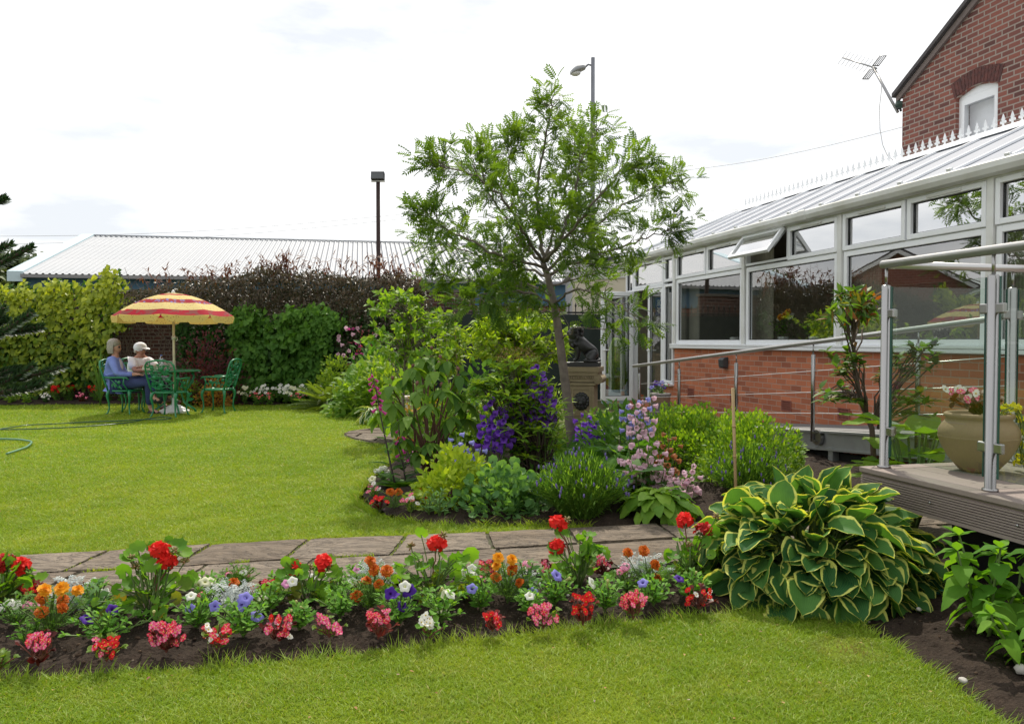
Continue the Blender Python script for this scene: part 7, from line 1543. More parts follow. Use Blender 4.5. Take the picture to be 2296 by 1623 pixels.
# ------------------------------------------------------------------ giant variegated hosta
def ghosta(p):
    mb = MB(); n = 600; ls = .152; k = np.arange(n); ph = .03 + 1.6 * ((k + .5) / n) ** .55 + RS.randn(n) * .08; a = k * 2.39996 + RS.randn(n) * .25
    rad_ = np.stack([np.sin(ph) * np.cos(a), np.sin(ph) * np.sin(a), np.cos(ph)], 1); tan = np.stack([np.cos(ph) * np.cos(a), np.cos(ph) * np.sin(a), -np.sin(ph)], 1); hor = np.stack([np.cos(a), np.sin(a), 0 * a], 1)
    R = np.array([.66, .56, .56]); pos = rad_ * R * (.62 + .24 * RS.rand(n))[:, None]; s_ = np.sin(ph)[:, None]
    d = nrm(rad_ * (1.0 - .25 * s_) + tan * (.25 + .38 * s_ ** 2) + RS.randn(n, 3) * .32); up = nrm(rad_ * .75 + [0, 0, .8] + RS.randn(n, 3) * .32)
    inst(mb, T_HOSTA, pos, d, up, ls * (.75 + .45 * RS.rand(n)), None, 0.0, 0, .85 + .3 * RS.rand(n))
    for i in range(0, n, 3): mb.tube(curve((RS.randn() * .04, RS.randn() * .04, -.03), pos[i], .05, 6), .006, 5, mi=1, caps=False)
    return mb
hs = thing('giant_hosta', 'giant hosta mound of dark leaves with yellow margins beside the deck', 'hosta', (1.53, 4.02, 0))
ghosta(None).build('foliage', [L_HOST, STEMG], hs)
# tree peony, arum and big leaves between ramp and deck
YPE = 5.6
sapling('tree_peony', 'tree peony with bronze tipped leaves on bare brown stems behind the deck post', 1968, 1030, YPE, [(1835, 705), (1870, 665), (1930, 640), (1985, 655), (1990, 700), (1930, 725), (1870, 722)], 34, T_OVN, .088, L_PEON, [(1968, 1090), (1955, 960), (1930, 900), (1916, 830), (1914, 760), (1917, 720)], 'shrub', WOOD, .022, 10, .5, (.06, .22))
tpo = [o for o in bpy.data.objects if o.name.startswith('tree_peony')][0]
w = MB(); l_ = MB(); O_ = np.array(tpo.location)
for st, tips in (((1945, 930), [(1860, 800), (1880, 830), (1900, 790), (1930, 795), (1895, 815)]), ((1930, 900), [(1850, 870), (1890, 880), (1865, 885), (1905, 900)]), ((1960, 950), [(1980, 840), (2010, 800), (2050, 780), (2085, 770), (2110, 800), (2030, 830), (1990, 790), (2070, 810)]), ((1968, 960), [(2030, 900), (2060, 880), (2090, 890), (2105, 920), (2040, 930), (2000, 880)])):
    a = Pv(*st, YPE) - O_
    for x, y in tips:
        for _ in range(2):
            e = Pv(x + RS.randn() * 8, y + RS.randn() * 8, YPE + RS.randn() * .15) - O_; c = curve(a, e, .04, 6, .012); w.tube(c, np.linspace(.008, .003, 6), 6); m = 12; inst(l_, T_OV, e - nrm(e - a) * .1 * RS.rand(m, 1), nrm(nrm(e - a) * .4 + RS.randn(m, 3) * [.9, .9, .25]), (0, 0, 1), .075 * (.7 + .6 * RS.rand(m)), None, .8 * RS.rand(m))
w.build('branch', WOOD, tpo); l_.build('lower_leaves', L_PEON, tpo)
def arumb(p):
    mb = MB(); n = 26; a = np.arange(n) * 2.4; hgt = .25 + .45 * RS.rand(n); pos = np.stack([np.cos(a) * .14, np.sin(a) * .12, hgt], 1) * [1, 1, 1]; d = np.stack([np.cos(a), np.sin(a), .25 + .4 * RS.rand(n)], 1); inst(mb, T_BIG, pos, d, (0, 0, 1), .30 * (.7 + .5 * RS.rand(n)))
    for q in pos: mb.tube([(0, 0, 0), q * [.5, .5, .6], q], .008, 5, mi=1)
    return mb
ar = bushthing('arum_lily', 'arum lily with broad glossy leaves and white bloom behind the glass', 'arum lily', 2050, 1090, arumb, [L_FRESH, STEMG], Y=5.1)
b = MB(); b.lathe([(.006, 0), (.012, .03), (.03, .06), (.05, .075)], 16, lobes=1, lob=.4); me = b.mesh('bloom', petalmat('arum_white', (.78, .80, .66), (.8, .8, .7), .4)); put_fl(ar, me, np.array(P(2000, 985, 5.0) - ar.location), (.2, -.4, 1), 1.2, 'bloom')
b = MB(); e = np.array(P(2000, 985, 5.0) - ar.location); b.tube([(0, 0, 0), e * .6, e], .008, 6); b.build('stem', STEMG, ar)
bushthing('hosta_flower_stalk', 'grey purple hosta flower stalk standing before the dark ramp void', 'flower', 1885, 1100, lambda p: bushy(.42, .04, 3, T_OVN, .05, 12), [leafmat('stalk_leaf', (.14, .15, .12), (.25, .22, .26), .3), STEMD], Y=4.75)
# begonias and trailing gold leaves in the urn
ub = thing('begonia', 'pink and white begonia filling the terracotta urn', 'bedding plant', urn.location + Vector((0, 0, .29)))
mb, tips = bushy(.13, .15, 10, T_RND, .07, 5); mb.build('foliage', [L_BEGD, STEMR], ub)
for k in range(12): put_fl(ub, FB['white' if k % 2 else 'pink'], np.array((-.11 + RS.randn() * .04, -.06 + RS.randn() * .05, .09 + RS.rand() * .06)), (-.2 + RS.randn() * .3, -.9, .5), 1.5)
tg = thing('creeping_jenny', 'yellow creeping plant trailing down the right side of the urn', 'trailing plant', urn.location + Vector((0, 0, .30)))
mb = MB()
for k in range(9):
    a = RS.uniform(-.9, .35); d = np.array([math.cos(a), math.sin(a), 0]); c = np.array([d * (.10 + .11 * min(1, t_ * 2)) + [RS.randn() * .008, RS.randn() * .008, .05 * math.sin(t_ * 5) - max(0, t_ - .35) * .32] for t_ in np.linspace(0, 1, 9)]); mb.tube(c, .0025, 4, mi=1, caps=False); q = c[(RS.rand(26) * 8.99).astype(int)]; inst(mb, T_RND, q, nrm(RS.randn(26, 3) * .6 + d), nrm(d + [0, 0, .6]), .028)
mb.build('foliage', [leafmat('creeping_gold', (.42, .42, .03), (.55, .50, .05), .4), STEMG], tg)
# planter near the door, conifer trough, plants on the inside sill
pl_ = thing('striped_planter', 'grey and tan banded round planter at the bottom of the ramp', 'plant pot', Vector((P(1481, 900, 12.4).x, 12.4, 0)))
t = NT('banded_planter'); sx = t.n('SeparateXYZ'); t.l(t.obj(), sx.inputs[0]); c = t.ramp(t.math('MULTIPLY', sx.outputs[2], 2.2), [(0, (.38, .26, .18)), (.16, (.27, .25, .24)), (.66, (.40, .27, .18)), (.86, (.27, .25, .24))], 'CONSTANT'); M_BAND = t.done(t.pbsdf(c, .7).outputs[0])
b = MB(); b.lathe([(0, 0), (.13, 0), (.14, .02), (.155, .40), (.165, .41), (.165, .44), (.15, .445), (.14, .40), (0, .39)], 26); b.build('pot', M_BAND, pl_)
little('pansy', 'lilac and dark pansies in the banded planter', 1481, 930, [FP['lilac'], FP['purple'], FB['pink']], 8, (.22, .17, 10, T_OV, .07, 5), L_MID, 1.2).location = pl_.location + Vector((0, 0, .40))
tq = Vector((P(1374, 900, 15.95).x + .06, 15.95, 0)); cf = thing('planter_trough', 'pale blue trough with painted flowers beyond the open door', 'plant pot', tq)
t = NT('painted_trough'); v = t.n('TexVoronoi'); v.inputs['Scale'].default_value = 9; t.l(t.obj(), v.inputs['Vector']); c = t.mix(t.ramp(v.outputs[0], [(.3, 1.0), (.36, 0.0)]), (.42, .55, .62), (.62, .36, .22)); M_TRO = t.done(t.pbsdf(c, .6).outputs[0])
b = MB(); b.box((0, 0, .14), (.56, .26, .28), taper=1.08); bevel(b.build('trough', M_TRO, cf, smooth=False), .015)
def conifer(p):
    mb = MB(); n = 2600; z = RS.rand(n) ** 1.2 * 1.0; a = RS.rand(n) * 6.283; r = .23 * np.sqrt(np.clip(1 - z, 0, 1)) * np.minimum(1, z * 5 + .3) * (.75 + .3 * RS.rand(n)); pos = np.stack([np.cos(a) * r, np.sin(a) * r, z], 1); inst(mb, T_NEED, pos, np.stack([np.cos(a) * .6, np.sin(a) * .6, np.full(n, 1.0)], 1), (0, -1, .2), .07, None, 0, 0, 2.2); mb.tube([(0, 0, -.1), (0, 0, .7)], .02, 6, mi=1); return mb
m_ = conifer(None); cn = thing('dwarf_conifer', 'pointed dwarf conifer growing in the pale blue trough', 'conifer', tq + Vector((0, 0, .27))); m_.build('foliage', [L_BOX, WOOD], cn)
for i, (s, lab, fl, lf) in enumerate(((3.95, 'white bowl on the inside sill of the window nearest the door', None, None), (5.25, 'vase of orange and white flowers inside the second large window', [FM['orange'], FP['white']], L_MID), (5.95, 'feathery green houseplant on the sill inside the second window', [], L_FRESH), (6.35, 'yellow flowers in a white pot on the sill inside the second window', [FP['cream'], FM['orange']], L_MID))):
    q = cons(s, .20, 1.207); t_ = thing('houseplant' if lf else 'white_bowl', lab, 'houseplant' if lf else 'bowl', q); b = MB(); b.lathe([(0, 0), (.05, 0), (.075, .10), (.07, .105), (0, .09)], 16); b.build('pot', M_WPL, t_)
    if lf:
        mb, tips = bushy(.34, .16, 10, T_OVN, .09, 6, o=(0, 0, .09)); mb.build('foliage', [lf, STEMG], t_)
        for k in range(6 if fl else 0): put_fl(t_, fl[k % 2], tips[k] + [0, 0, .02], (-.8, -.3, .5), 1.6)
# ------------------------------------------------------------------ young plants, hose, stones on the right-hand soil
def youngplant(label, x, y, h, n, ls, lean=0.0):
    o = G(x, y, .03); t = thing('young_plant', label, 'young plant', o); mb = MB(); 
    for sx, sy in ((-.09, .0), (.05, .04), (.0, -.06), (.12, -.02), (-.04, .08)):
        e = np.array([sx * 1.4 + lean, sy * 1.4, h * RS.uniform(.8, 1.0)]); c = curve((sx * .2, sy * .2, 0), e, 0, 6, .006); mb.tube(c, np.linspace(.008, .004, 6), 6, mi=1); k = np.linspace(.25, 1, n); a = np.arange(n) * 2.4; el = .35 - .75 * (1 - k) - .35
        inst(mb, blade('ovate', 6, .66, .10, .38, .03, 2), c[0] + (e - c[0]) * k[:, None], np.stack([np.cos(a) * np.cos(el), np.sin(a) * np.cos(el), np.sin(el)], 1), (0, 0, 1), ls * (1.15 - .45 * k) * (.85 + .3 * RS.rand(n))); inst(mb, T_OV, [e] * 5, rdir(5, .6), (0, 0, 1), ls * .5)
    mb.build('foliage', [leafmat('young_leaf', (.07, .19, .022), (.17, .33, .035), .42, .6, .25), STEMG], t)
youngplant('bushy young plant with big toothed leaves in front of the deck fascia', 2212, 1428, .40, 10, .145)
youngplant('small leafy plant cut by the lower right corner of the bed', 2296, 1495, .22, 6, .12)
def tube_thing(name, label, cat, pts, r, m, zz=.012, n=7):
    b = MB(); p = [np.array(G(x, y)) + [0, 0, zz] for x, y in pts]; p = np.array(p); t_ = np.linspace(0, len(p) - 1, len(p) * 6); c = np.stack([np.interp(t_, np.arange(len(p)), p[:, i]) for i in range(3)], 1)
    for _ in range(4): c[1:-1] = (c[:-2] + 2 * c[1:-1] + c[2:]) / 4
    b.tube(c, r, n); return tag(b.build(name, m), label, cat)
M_HOSE = mat('teal_hose', (.008, .14, .11), .4, var=.3, scale=120)
tube_thing('garden_hose', 'teal garden hose running over the soil behind the giant hosta front', 'hose', [(1850, 1362), (1900, 1362), (1940, 1362), (1985, 1362), (2060, 1358), (2130, 1357), (2200, 1364), (2300, 1372)], .0125, M_HOSE, .065)
tube_thing('garden_hose', 'long dark green hose looped on the lawn before the parasol', 'hose', [(-60, 972), (0, 967), (60, 957), (120, 955), (200, 950), (270, 948), (330, 944), (370, 945), (388, 941), (365, 938), (330, 943), (300, 950), (250, 956), (190, 961), (130, 964), (60, 967), (-20, 968)], .008, mat('green_hose', (.012, .07, .045), .3), .03)
tube_thing('hose_piece', 'short pale green hose end on the lawn at the left edge', 'hose', [(-40, 990), (10, 990), (45, 991), (74, 996), (62, 1008), (40, 1016), (15, 1024)], .012, mat('pale_hose', (.10, .24, .14), .4), .034)
M_CHALK = mat('white_stone', (.42, .40, .36), .9, bump=.5)
rock('white stone lying on the dark soil near the lower right lawn edge', G(2158, 1545) + Vector((0, 0, .035)), (.018, .013, .009), M_CHALK); rock('pale pebble on the soil in front of the young plant', G(2196, 1425) + Vector((0, 0, .06)), (.02, .016, .014), M_CHALK)
rock('pale pebble on the soil beside the teal hose', G(2060, 1395) + Vector((0, 0, .06)), (.014, .011, .009), M_CHALK)
rock('white stone half hidden under the corner plant', G(2290, 1530) + Vector((0, 0, .05)), (.026, .02, .02), M_CHALK)
# ------------------------------------------------------------------ monkey puzzle branches at the left edge
mk = thing('monkey_puzzle_tree', 'monkey puzzle tree reaching spiky branches into the left edge', 'tree', (P(-330, 800, 6.2).x, 6.2, 0)); O_ = np.array(mk.location)
w = MB(); w.tube([(0, 0, -.05), (0, 0, 1.2), (0.02, 0, 2.6), (.03, 0, 3.4)], [.09, .08, .06, .03], 10); w.build('trunk', WOOD, mk)
T_SPK = blade('ovate', 2, .42, .05, -.1)
for pts in ([(-300, 560), (-150, 500), (-40, 466), (11, 446)], [(-200, 640), (-60, 590), (22, 548)], [(-300, 700), (-80, 618), (0, 590), (70, 556)], [(-300, 800), (-60, 768), (0, 749), (70, 702)], [(-200, 790), (0, 745), (50, 740), (92, 733)], [(-120, 770), (-20, 745), (9, 690)], [(-300, 930), (-40, 880), (0, 864), (74, 822)], [(-280, 920), (0, 872), (50, 850), (140, 822)], [(-280, 930), (0, 874), (60, 866), (109, 848)], [(-280, 900), (-20, 850), (20, 830), (48, 828)], [(-300, 940), (0, 880), (50, 872), (93, 860)], [(-300, 780), (-60, 740), (-10, 725), (15, 716)]):
    dy = RS.randn() * .25; p = np.array([Pv(x, y, 6.0 + dy) - O_ for x, y in pts]); t_ = np.linspace(0, len(p) - 1, 60); c = np.stack([np.interp(t_, np.arange(len(p)), p[:, i]) for i in range(3)], 1)
    for _ in range(8): c[1:-1] = (c[:-2] + 2 * c[1:-1] + c[2:]) / 4
    mb = MB(); mb.tube(c, np.linspace(.02, .012, 60), 6, mi=1); L_ = np.linalg.norm(np.diff(c, axis=0), axis=1).sum(); n = int(L_ * 620); k = RS.rand(n) * 58.9; i = k.astype(int); ax = nrm(c[i + 1] - c[i]); o_ = nrm(np.cross(ax, RS.randn(n, 3))); q = c[i] + (c[i + 1] - c[i]) * (k - i)[:, None] + o_ * .012
    inst(mb, T_SPK, q, nrm(o_ * .85 + ax * .75), nrm(ax - o_ * .2), .045 * (.8 + .4 * RS.rand(n))); inst(mb, T_SPK, np.repeat(c[-1:], 26, 0), nrm(rdir(26, 0) * .6 + nrm(c[-1] - c[-4])), (0, 0, 1), .04); mb.build('branch', [L_MONK, WOOD], mk)
# ------------------------------------------------------------------ trees beyond the wall
def fartree(label, x, y0, y1, w_, Y, leaf, n=2600):
    o = Vector((P(x, 800, Y).x, Y, 0)); t = thing('distant_tree', label, 'tree', o, 0, 'trees beyond the warehouse'); zt_ = P(x, y0, Y).z; zb = max(.6, P(x, y1, Y).z); r = w_ * Y / FPX / 2; mb = MB(); q, d = dome(n, (0, 0, zb), (r, r * .8), zt_ - zb, .5, .7, .4, 2.5); inst(mb, T_OV, q, rdir(n, .1), (0, -.4, 1), .45 * (.6 + .7 * RS.rand(n))); mb.build('crown', leaf, t); w2 = MB(); w2.tube([(0, 0, -.1), (0, 0, zb + .6 * (zt_ - zb))], [.2, .06], 7); w2.build('trunk', WOOD, t)
L_FAR = leafmat('distant_leaf', (.06, .09, .035), (.11, .15, .06), .2)
for x, y0, y1, w_, Y, lab in ((20, 560, 640, 90, 52, 'round distant tree left of the warehouse gable'), (90, 572, 640, 100, 55, 'distant tree closest to the pale blue warehouse gable'), (-60, 575, 640, 130, 50, 'distant tree showing only at the left edge'), (-200, 560, 640, 160, 52, 'distant tree beyond the left edge')):
    fartree(lab, x, y0, y1, w_, Y, L_FAR)
# ------------------------------------------------------------------ front flower bed
GB = 'plants of the front flower bed'
FZ = .035
def bed(name, label, cat, x, y): return thing(name, label, cat, G(x, y, FZ), RS.rand() * .6, None)
def at(t, x, y, dy=0.0):
    p = Matrix.Rotation(-t.rotation_euler.z, 3, 'Z') @ (P(x, y, t.location.y + dy) - t.location); return np.array(p)
def fl_on(t, mb, fls, s=1.0, face=(0, -.7, .7), fd=-.025):
    """flowers at picture points, each on its own thin stem"""
    for x, y, me in fls:
        p = at(t, x, y, fd + RS.randn() * .025); d = Vector(face) + Vector((RS.randn() * .3, RS.randn() * .2, RS.randn() * .2)); b_ = np.array([p[0] * .45, p[1] * .45, max(.02, p[2] * .35)]); mb.tube(curve(b_, p - np.array(d.normalized()) * .025 * s, 0, 5, .004), .0022, 4, mi=1, caps=False); put_fl(t, me, p, d, s * (.9 + .25 * RS.rand()))
def geranium(label, x, y, w, h, heads, buds=(), n=62):
    t = bed('geranium', label, 'geranium', x, y); mb = MB(); n = int(n * 1.2); q, d = dome(n, (0, 0, .03), (w, w * .8), h - .05, .1, .8, .25); q[:, 2] = np.clip(q[:, 2], .04, None)
    for k in range(6): a = k * 1.05; mb.tube([(0, 0, -.02), (w * .3 * math.cos(a), w * .25 * math.sin(a), h * .3), (w * .45 * math.cos(a), w * .4 * math.sin(a), h * .62)], [.006, .005, .0035], 6, mi=1)
    dd = nrm(d * [1, 1, .3] + RS.randn(n, 3) * .35 + [0, 0, .05]); up = nrm(d * .9 + [0, -.55, .45] + RS.randn(n, 3) * .3); ls = .072 * (.6 + .6 * RS.rand(n))
    inst(mb, T_LOB, q, dd, up, ls, None, np.clip(1.02 - q[:, 2] / h * .8 - RS.rand(n) * .55, 0, 1))
    for i in range(n): mb.tube(curve(q[i] * [.35, .35, .55], q[i] + dd[i] * ls[i] * .3, .01, 4), .0022, 4, mi=1, caps=False)
    for hx, hy, k in heads:
        p = at(t, hx, hy); mb.tube(curve(p * [.35, .35, .5], p - [0, 0, .02], .0, 5, .004), .0032, 5, mi=2, caps=False); put_fl(t, FGD if k == 'd' else FG, p, (RS.randn() * .2, -.25, 1), 1.25, 'flower_head')
    for hx, hy in buds: p = at(t, hx, hy); mb.tube(curve(p * [.4, .4, .55], p, .0, 5, .006), .0026, 5, mi=1, caps=False); put_fl(t, FGB, p, (RS.randn() * .3, -.1, 1), 1.1, 'bud')
    mb.build('foliage', [L_GERA, STEMG, STEMR], t)
geranium('red geranium cut by the left picture edge', 4, 1362, .15, .26, [(47, 1269, 'r'), (10, 1262, 'd')], [(22, 1250)])
geranium('tall red geranium with two stacked flower heads and four green buds', 338, 1388, .18, .38, [(358, 1233, 'r'), (372, 1259, 'r')], [(294, 1252), (304, 1270), (391, 1236), (414, 1260)], 60)
geranium('low red geranium with two flower heads between silver leaves and marigolds', 690, 1352, .17, .23, [(659, 1274, 'r'), (724, 1261, 'r')], [(694, 1274), (650, 1268), (737, 1270)], 46)
geranium('tall red geranium with one flower head and reddish bud spray', 968, 1352, .18, .34, [(979, 1219, 'r')], [(993, 1200), (922, 1224)], 56)
geranium('red geranium with one high and one lower head beside pink begonias', 1296, 1318, .16, .32, [(1251, 1173, 'r'), (1249, 1226, 'r')], [(1271, 1166)], 46)
geranium('red geranium pushed against the giant hosta', 1548, 1308, .18, .32, [(1535, 1166, 'r'), (1578, 1190, 'd')], [(1606, 1158), (1546, 1222)], 52)
def bushplant(name, cat, label, x, y, h, r, ns, T, ls, nl, leaf, fls, s=1.0, face=(0, -.7, .7), stem=STEMG):
    t = bed(name, label, cat, x, y); mb, tips = bushy(h * .9, r * .95, int(ns * 1.12), T, ls * .84, nl); fl_on(t, mb, fls, s, face); mb.build('foliage', [leaf, stem], t); return t
def petunia(label, x, y, fls, h=.17, r=.11, s=1.0, ns=13): return bushplant('petunia', 'petunia', label, x, y, h, r, ns, blade('obov', 3, .42, .1, .2), .058, 8, L_PET, [(a, b_, FP[k]) for a, b_, k in fls], s * .64)
petunia('petunia with three veined lilac blue blooms in the middle of the bed', 546, 1428, [(541, 1354, 'lilac'), (551, 1340, 'lilac'), (577, 1381, 'lilac')], .17, .14, 1.25, 18)
petunia('petunia with small lilac blooms left of the veined lilac one', 442, 1408, [(482, 1358, 'lilac'), (425, 1363, 'lilac'), (428, 1335, 'white')], .15, .12)
petunia('petunia with deep purple blooms below the tall left geranium', 238, 1434, [(196, 1387, 'purple'), (252, 1366, 'purple'), (345, 1375, 'bud')], .14, .15, 1.1, 17)
petunia('slender petunia with one white bloom left of the tall geranium', 216, 1375, [(233, 1329, 'white'), (247, 1310, 'bud')], .18, .08)
petunia('cream petunia cluster behind the veined lilac petunia', 468, 1352, [(437, 1299, 'cream'), (460, 1304, 'cream'), (475, 1320, 'white'), (445, 1310, 'cream'), (473, 1303, 'cream')], .15, .10, 1.1)
petunia('white petunia tucked between the silver leaves and the pink begonia', 600, 1376, [(588, 1341, 'cream'), (600, 1330, 'bud'), (643, 1308, 'pink'), (656, 1303, 'white')], .15, .10, 1.05)
petunia('petunia with four deep velvet purple blooms right of the marigolds', 895, 1402, [(884, 1336, 'purple'), (902, 1358, 'purple'), (917, 1325, 'purple'), (875, 1330, 'purple'), (908, 1314, 'white')], .17, .13, 1.2, 16)
petunia('petunia with long white trumpet at the foot of the one headed geranium', 990, 1396, [(1010, 1331, 'white'), (990, 1365, 'cream'), (987, 1325, 'bud'), (1000, 1332, 'cream')], .17, .13, 1.1, 16)
petunia('petunia with one clear lilac blue bloom beside the orange marigolds', 1078, 1370, [(1058, 1319, 'lilac')], .16, .09, 1.15)
petunia('flowerless green petunia left of the velvet purple one', 762, 1384, [(740, 1372, 'bud')], .15, .12, 1, 16)
petunia('small petunia carrying only closed cream buds', 671, 1414, [(668, 1352, 'bud'), (678, 1362, 'bud'), (652, 1372, 'bud')], .12, .06)
petunia('petunia with lilac bloom and dark buds under the two headed right geranium', 1244, 1358, [(1249, 1289, 'lilac'), (1196, 1324, 'lilac'), (1270, 1300, 'bud')], .17, .13, 1.15, 16)
petunia('petunia with one white bloom turned to the left, above the dark red begonia', 1356, 1370, [(1328, 1307, 'white'), (1362, 1309, 'bud')], .17, .11, 1.25, 16)
petunia('petunia with one flat lilac bloom in front of the right marigolds', 1465, 1358, [(1441, 1306, 'lilac')], .14, .09, 1.1)
petunia('petunia with one purple bloom beside the giant hosta', 1547, 1346, [(1523, 1296, 'purple'), (1560, 1285, 'bud')], .15, .10, 1.15)
petunia('small petunia with one closed white bloom above a pink begonia', 1186, 1378, [(1188, 1335, 'white')], .13, .06, .9)
petunia('pale pink petunia between the low geranium and bronze begonia', 628, 1330, [(636, 1305, 'pink'), (646, 1309, 'cream'), (585, 1318, 'pink')], .11, .09)
petunia('white petunia at the path edge beside the red marigolds', 1052, 1318, [(1058, 1274, 'white'), (1040, 1285, 'white')], .12, .08, 1.1)
petunia('pale petunia behind the silver plant next to the marigolds', 805, 1315, [(800, 1280, 'pink'), (700, 1294, 'white'), (735, 1290, 'cream'), (750, 1292, 'cream')], .12, .10)
def marigold(label, x, y, fls, h=.17, r=.12): return bushplant('marigold', 'marigold', label, x, y, h, r, 16, T_MARI, .075, 6, L_MARI, [(a, b_, FM[k]) for a, b_, k in fls], .86, (0, -.6, .8))
marigold('left marigold with rust and orange blooms next to silver leaves', 112, 1424, [(94, 1341, 'rust'), (141, 1344, 'rust'), (93, 1371, 'rust'), (100, 1322, 'orange'), (138, 1319, 'orange'), (174, 1323, 'orange'), (140, 1362, 'rust')], .21, .14)
marigold('rust marigold with six blooms in the middle of the bed', 832, 1372, [(830, 1258, 'rust'), (839, 1278, 'rust'), (867, 1279, 'rust'), (822, 1302, 'rust'), (849, 1309, 'rust'), (799, 1336, 'rust')], .20, .14)
marigold('marigold with light orange blooms above rust ones, right of centre', 1138, 1352, [(1117, 1250, 'orange'), (1148, 1254, 'orange'), (1113, 1268, 'orange'), (1149, 1277, 'rust'), (1112, 1294, 'rust'), (1165, 1306, 'rust')], .20, .14)
marigold('rightmost marigold with four rust blooms round silver leaves', 1462, 1330, [(1408, 1238, 'rust'), (1444, 1234, 'rust'), (1469, 1266, 'rust'), (1472, 1294, 'rust')], .15, .11)
marigold('single rust marigold bloom behind the middle silver plant', 527, 1325, [(524, 1306, 'rust'), (572, 1322, 'rust')], .10, .07)
def silver(label, x, y, h=.17, r=.12): return bushplant('silver_ragwort', 'foliage plant', label, x, y, h * .9, r * .85, 11, T_SILV, .085, 6, L_SILV, [], stem=L_SILV)
silver('silver leaved plant beside the left marigold', 165, 1378, .19, .11); silver('large silver leaved plant behind the veined lilac petunia', 522, 1375, .16, .15); silver('silver leaved plant rising among the six rust marigold blooms', 838, 1338, .19, .11); silver('silver leaved plant between the light orange marigolds', 1160, 1335, .16, .12); silver('rightmost silver leaved plant with tall feathery leaves', 1440, 1318, .21, .12)
def verbena(label, x, y, fls, h=.15, r=.10): return bushplant('verbena', 'verbena', label, x, y, h, r, 13, T_OVN, .05, 7, L_MARI, [(a, b_, FV[k]) for a, b_, k in fls], 1.15, (0, -.4, 1))
verbena('verbena with white and pink heads near the left edge', 38, 1408, [(8, 1362, 'white'), (38, 1356, 'white'), (62, 1357, 'pink'), (22, 1352, 'white'), (78, 1362, 'pink')], .15, .13)
verbena('verbena with white and red heads left of the six rust blooms', 815, 1352, [(790, 1305, 'white'), (800, 1312, 'red')], .13, .08)
verbena('magenta verbena behind the large silver leaved plant', 535, 1318, [(512, 1288, 'magenta'), (535, 1281, 'magenta'), (552, 1290, 'magenta'), (545, 1284, 'white')], .12, .11)
verbena('verbena with red and white heads left of the veined lilac petunia', 450, 1378, [(449, 1335, 'red'), (430, 1341, 'white')], .12, .08)
verbena('white and purple verbena at the path edge right of centre', 1068, 1340, [(1063, 1290, 'white'), (1080, 1298, 'magenta'), (1182, 1266, 'pink'), (1175, 1270, 'red')], .13, .10)
verbena('pink verbena left of the rightmost marigold', 1404, 1330, [(1398, 1277, 'pink'), (1402, 1272, 'pink'), (1388, 1282, 'magenta')], .13, .09)
def begonia(label, x, y, pts, k, leaf, h=.13, r=.075, ls=.055, s=1.0):
    pts = [(x + (RS.rand() - .5) * pts[0] * 1.05, y - pts[1] - RS.rand() * pts[2], FB[k[i % len(k)]]) for i in range(int(pts[3] * 1.7))]
    return bushplant('begonia', 'begonia', label, x, y, h * .9, r, 6, T_RND, ls * .86, 4, leaf, pts, s * .9, (0, -.85, .5), STEMR)
begonia('pink begonia with bronze leaves at the far left of the front row', 86, 1492, (46, 38, 32, 12), ['pink', 'rose'], L_BEGD, .15, .085)
begonia('red and pink begonia with green leaves, second along the front row', 239, 1482, (50, 12, 40, 13), ['red', 'red', 'pink'], L_BEGG, .11, .07)
begonia('widest pink begonia over dark leaves, below the purple petunia', 373, 1462, (72, 18, 46, 22), ['rose', 'pink'], L_BEGD, .13, .095)
begonia('red and white begonia with green leaves below the veined lilac petunia', 486, 1456, (52, 18, 36, 14), ['red', 'rose', 'white'], L_BEGG, .12, .075)
begonia('pink and red begonia with dark leaves and small white blooms', 625, 1436, (54, 10, 42, 15), ['rose', 'pink', 'red', 'rose', 'white'], L_BEGD, .12, .085)
begonia('sparse pale pink begonia with lime leaves', 738, 1428, (52, 10, 40, 9), ['pink'], L_BEGG, .10, .075, .045, 1.15)
begonia('upright pink begonia with glossy red leaves below the velvet petunia', 848, 1432, (42, 25, 42, 12), ['pink', 'rose'], L_RED, .15, .07)
begonia('white begonia with yellow centres and plain green leaves', 962, 1430, (34, 26, 26, 7), ['white'], L_PET, .11, .06, .055, 1.1)
begonia('smallest dark red begonia with one pink side bloom', 1104, 1415, (34, 8, 34, 7), ['red', 'rose'], L_RED, .10, .055, .045)
begonia('two tone light pink begonia under the closed white petunia', 1219, 1408, (62, 10, 46, 16), ['pink', 'rose', 'pink'], L_BEGG, .12, .085)
begonia('all red begonia with dark red leaves, tall and narrow', 1307, 1402, (40, 20, 56, 10), ['red'], L_RED, .16, .08)
begonia('bright rose begonia crowded with blooms near the hosta', 1420, 1388, (50, 26, 34, 20), ['rose', 'rose', 'pink'], L_BEGG, .14, .08)
begonia('red and white begonia touching the giant hosta', 1566, 1365, (52, 10, 36, 12), ['red', 'red', 'white'], L_BEGD, .12, .075)
begonia('dark leaved begonia with pink blooms at the path edge left of the low geranium', 608, 1338, (36, 14, 22, 8), ['rose', 'red'], L_BEGD, .10, .07)
begonia('deep red begonia standing tall behind the left marigold', 66, 1358, (30, 22, 28, 8), ['red'], L_RED, .15, .06)
begonia('deep red begonia in front of the light orange marigold blooms', 1094, 1300, (34, 18, 24, 9), ['red', 'rose'], L_BEGD, .12, .06)
begonia('pink begonia to the left of the two headed right geranium', 1226, 1300, (24, 14, 28, 7), ['pink', 'rose'], L_BEGD, .12, .05)
begonia('pink begonia to the right of the two headed right geranium', 1350, 1292, (40, 12, 36, 9), ['pink', 'rose'], L_BEGD, .12, .05)
begonia('pink begonia behind the left silver plant', 176, 1360, (34, 14, 26, 9), ['pink', 'rose'], L_BEGD, .13, .06)
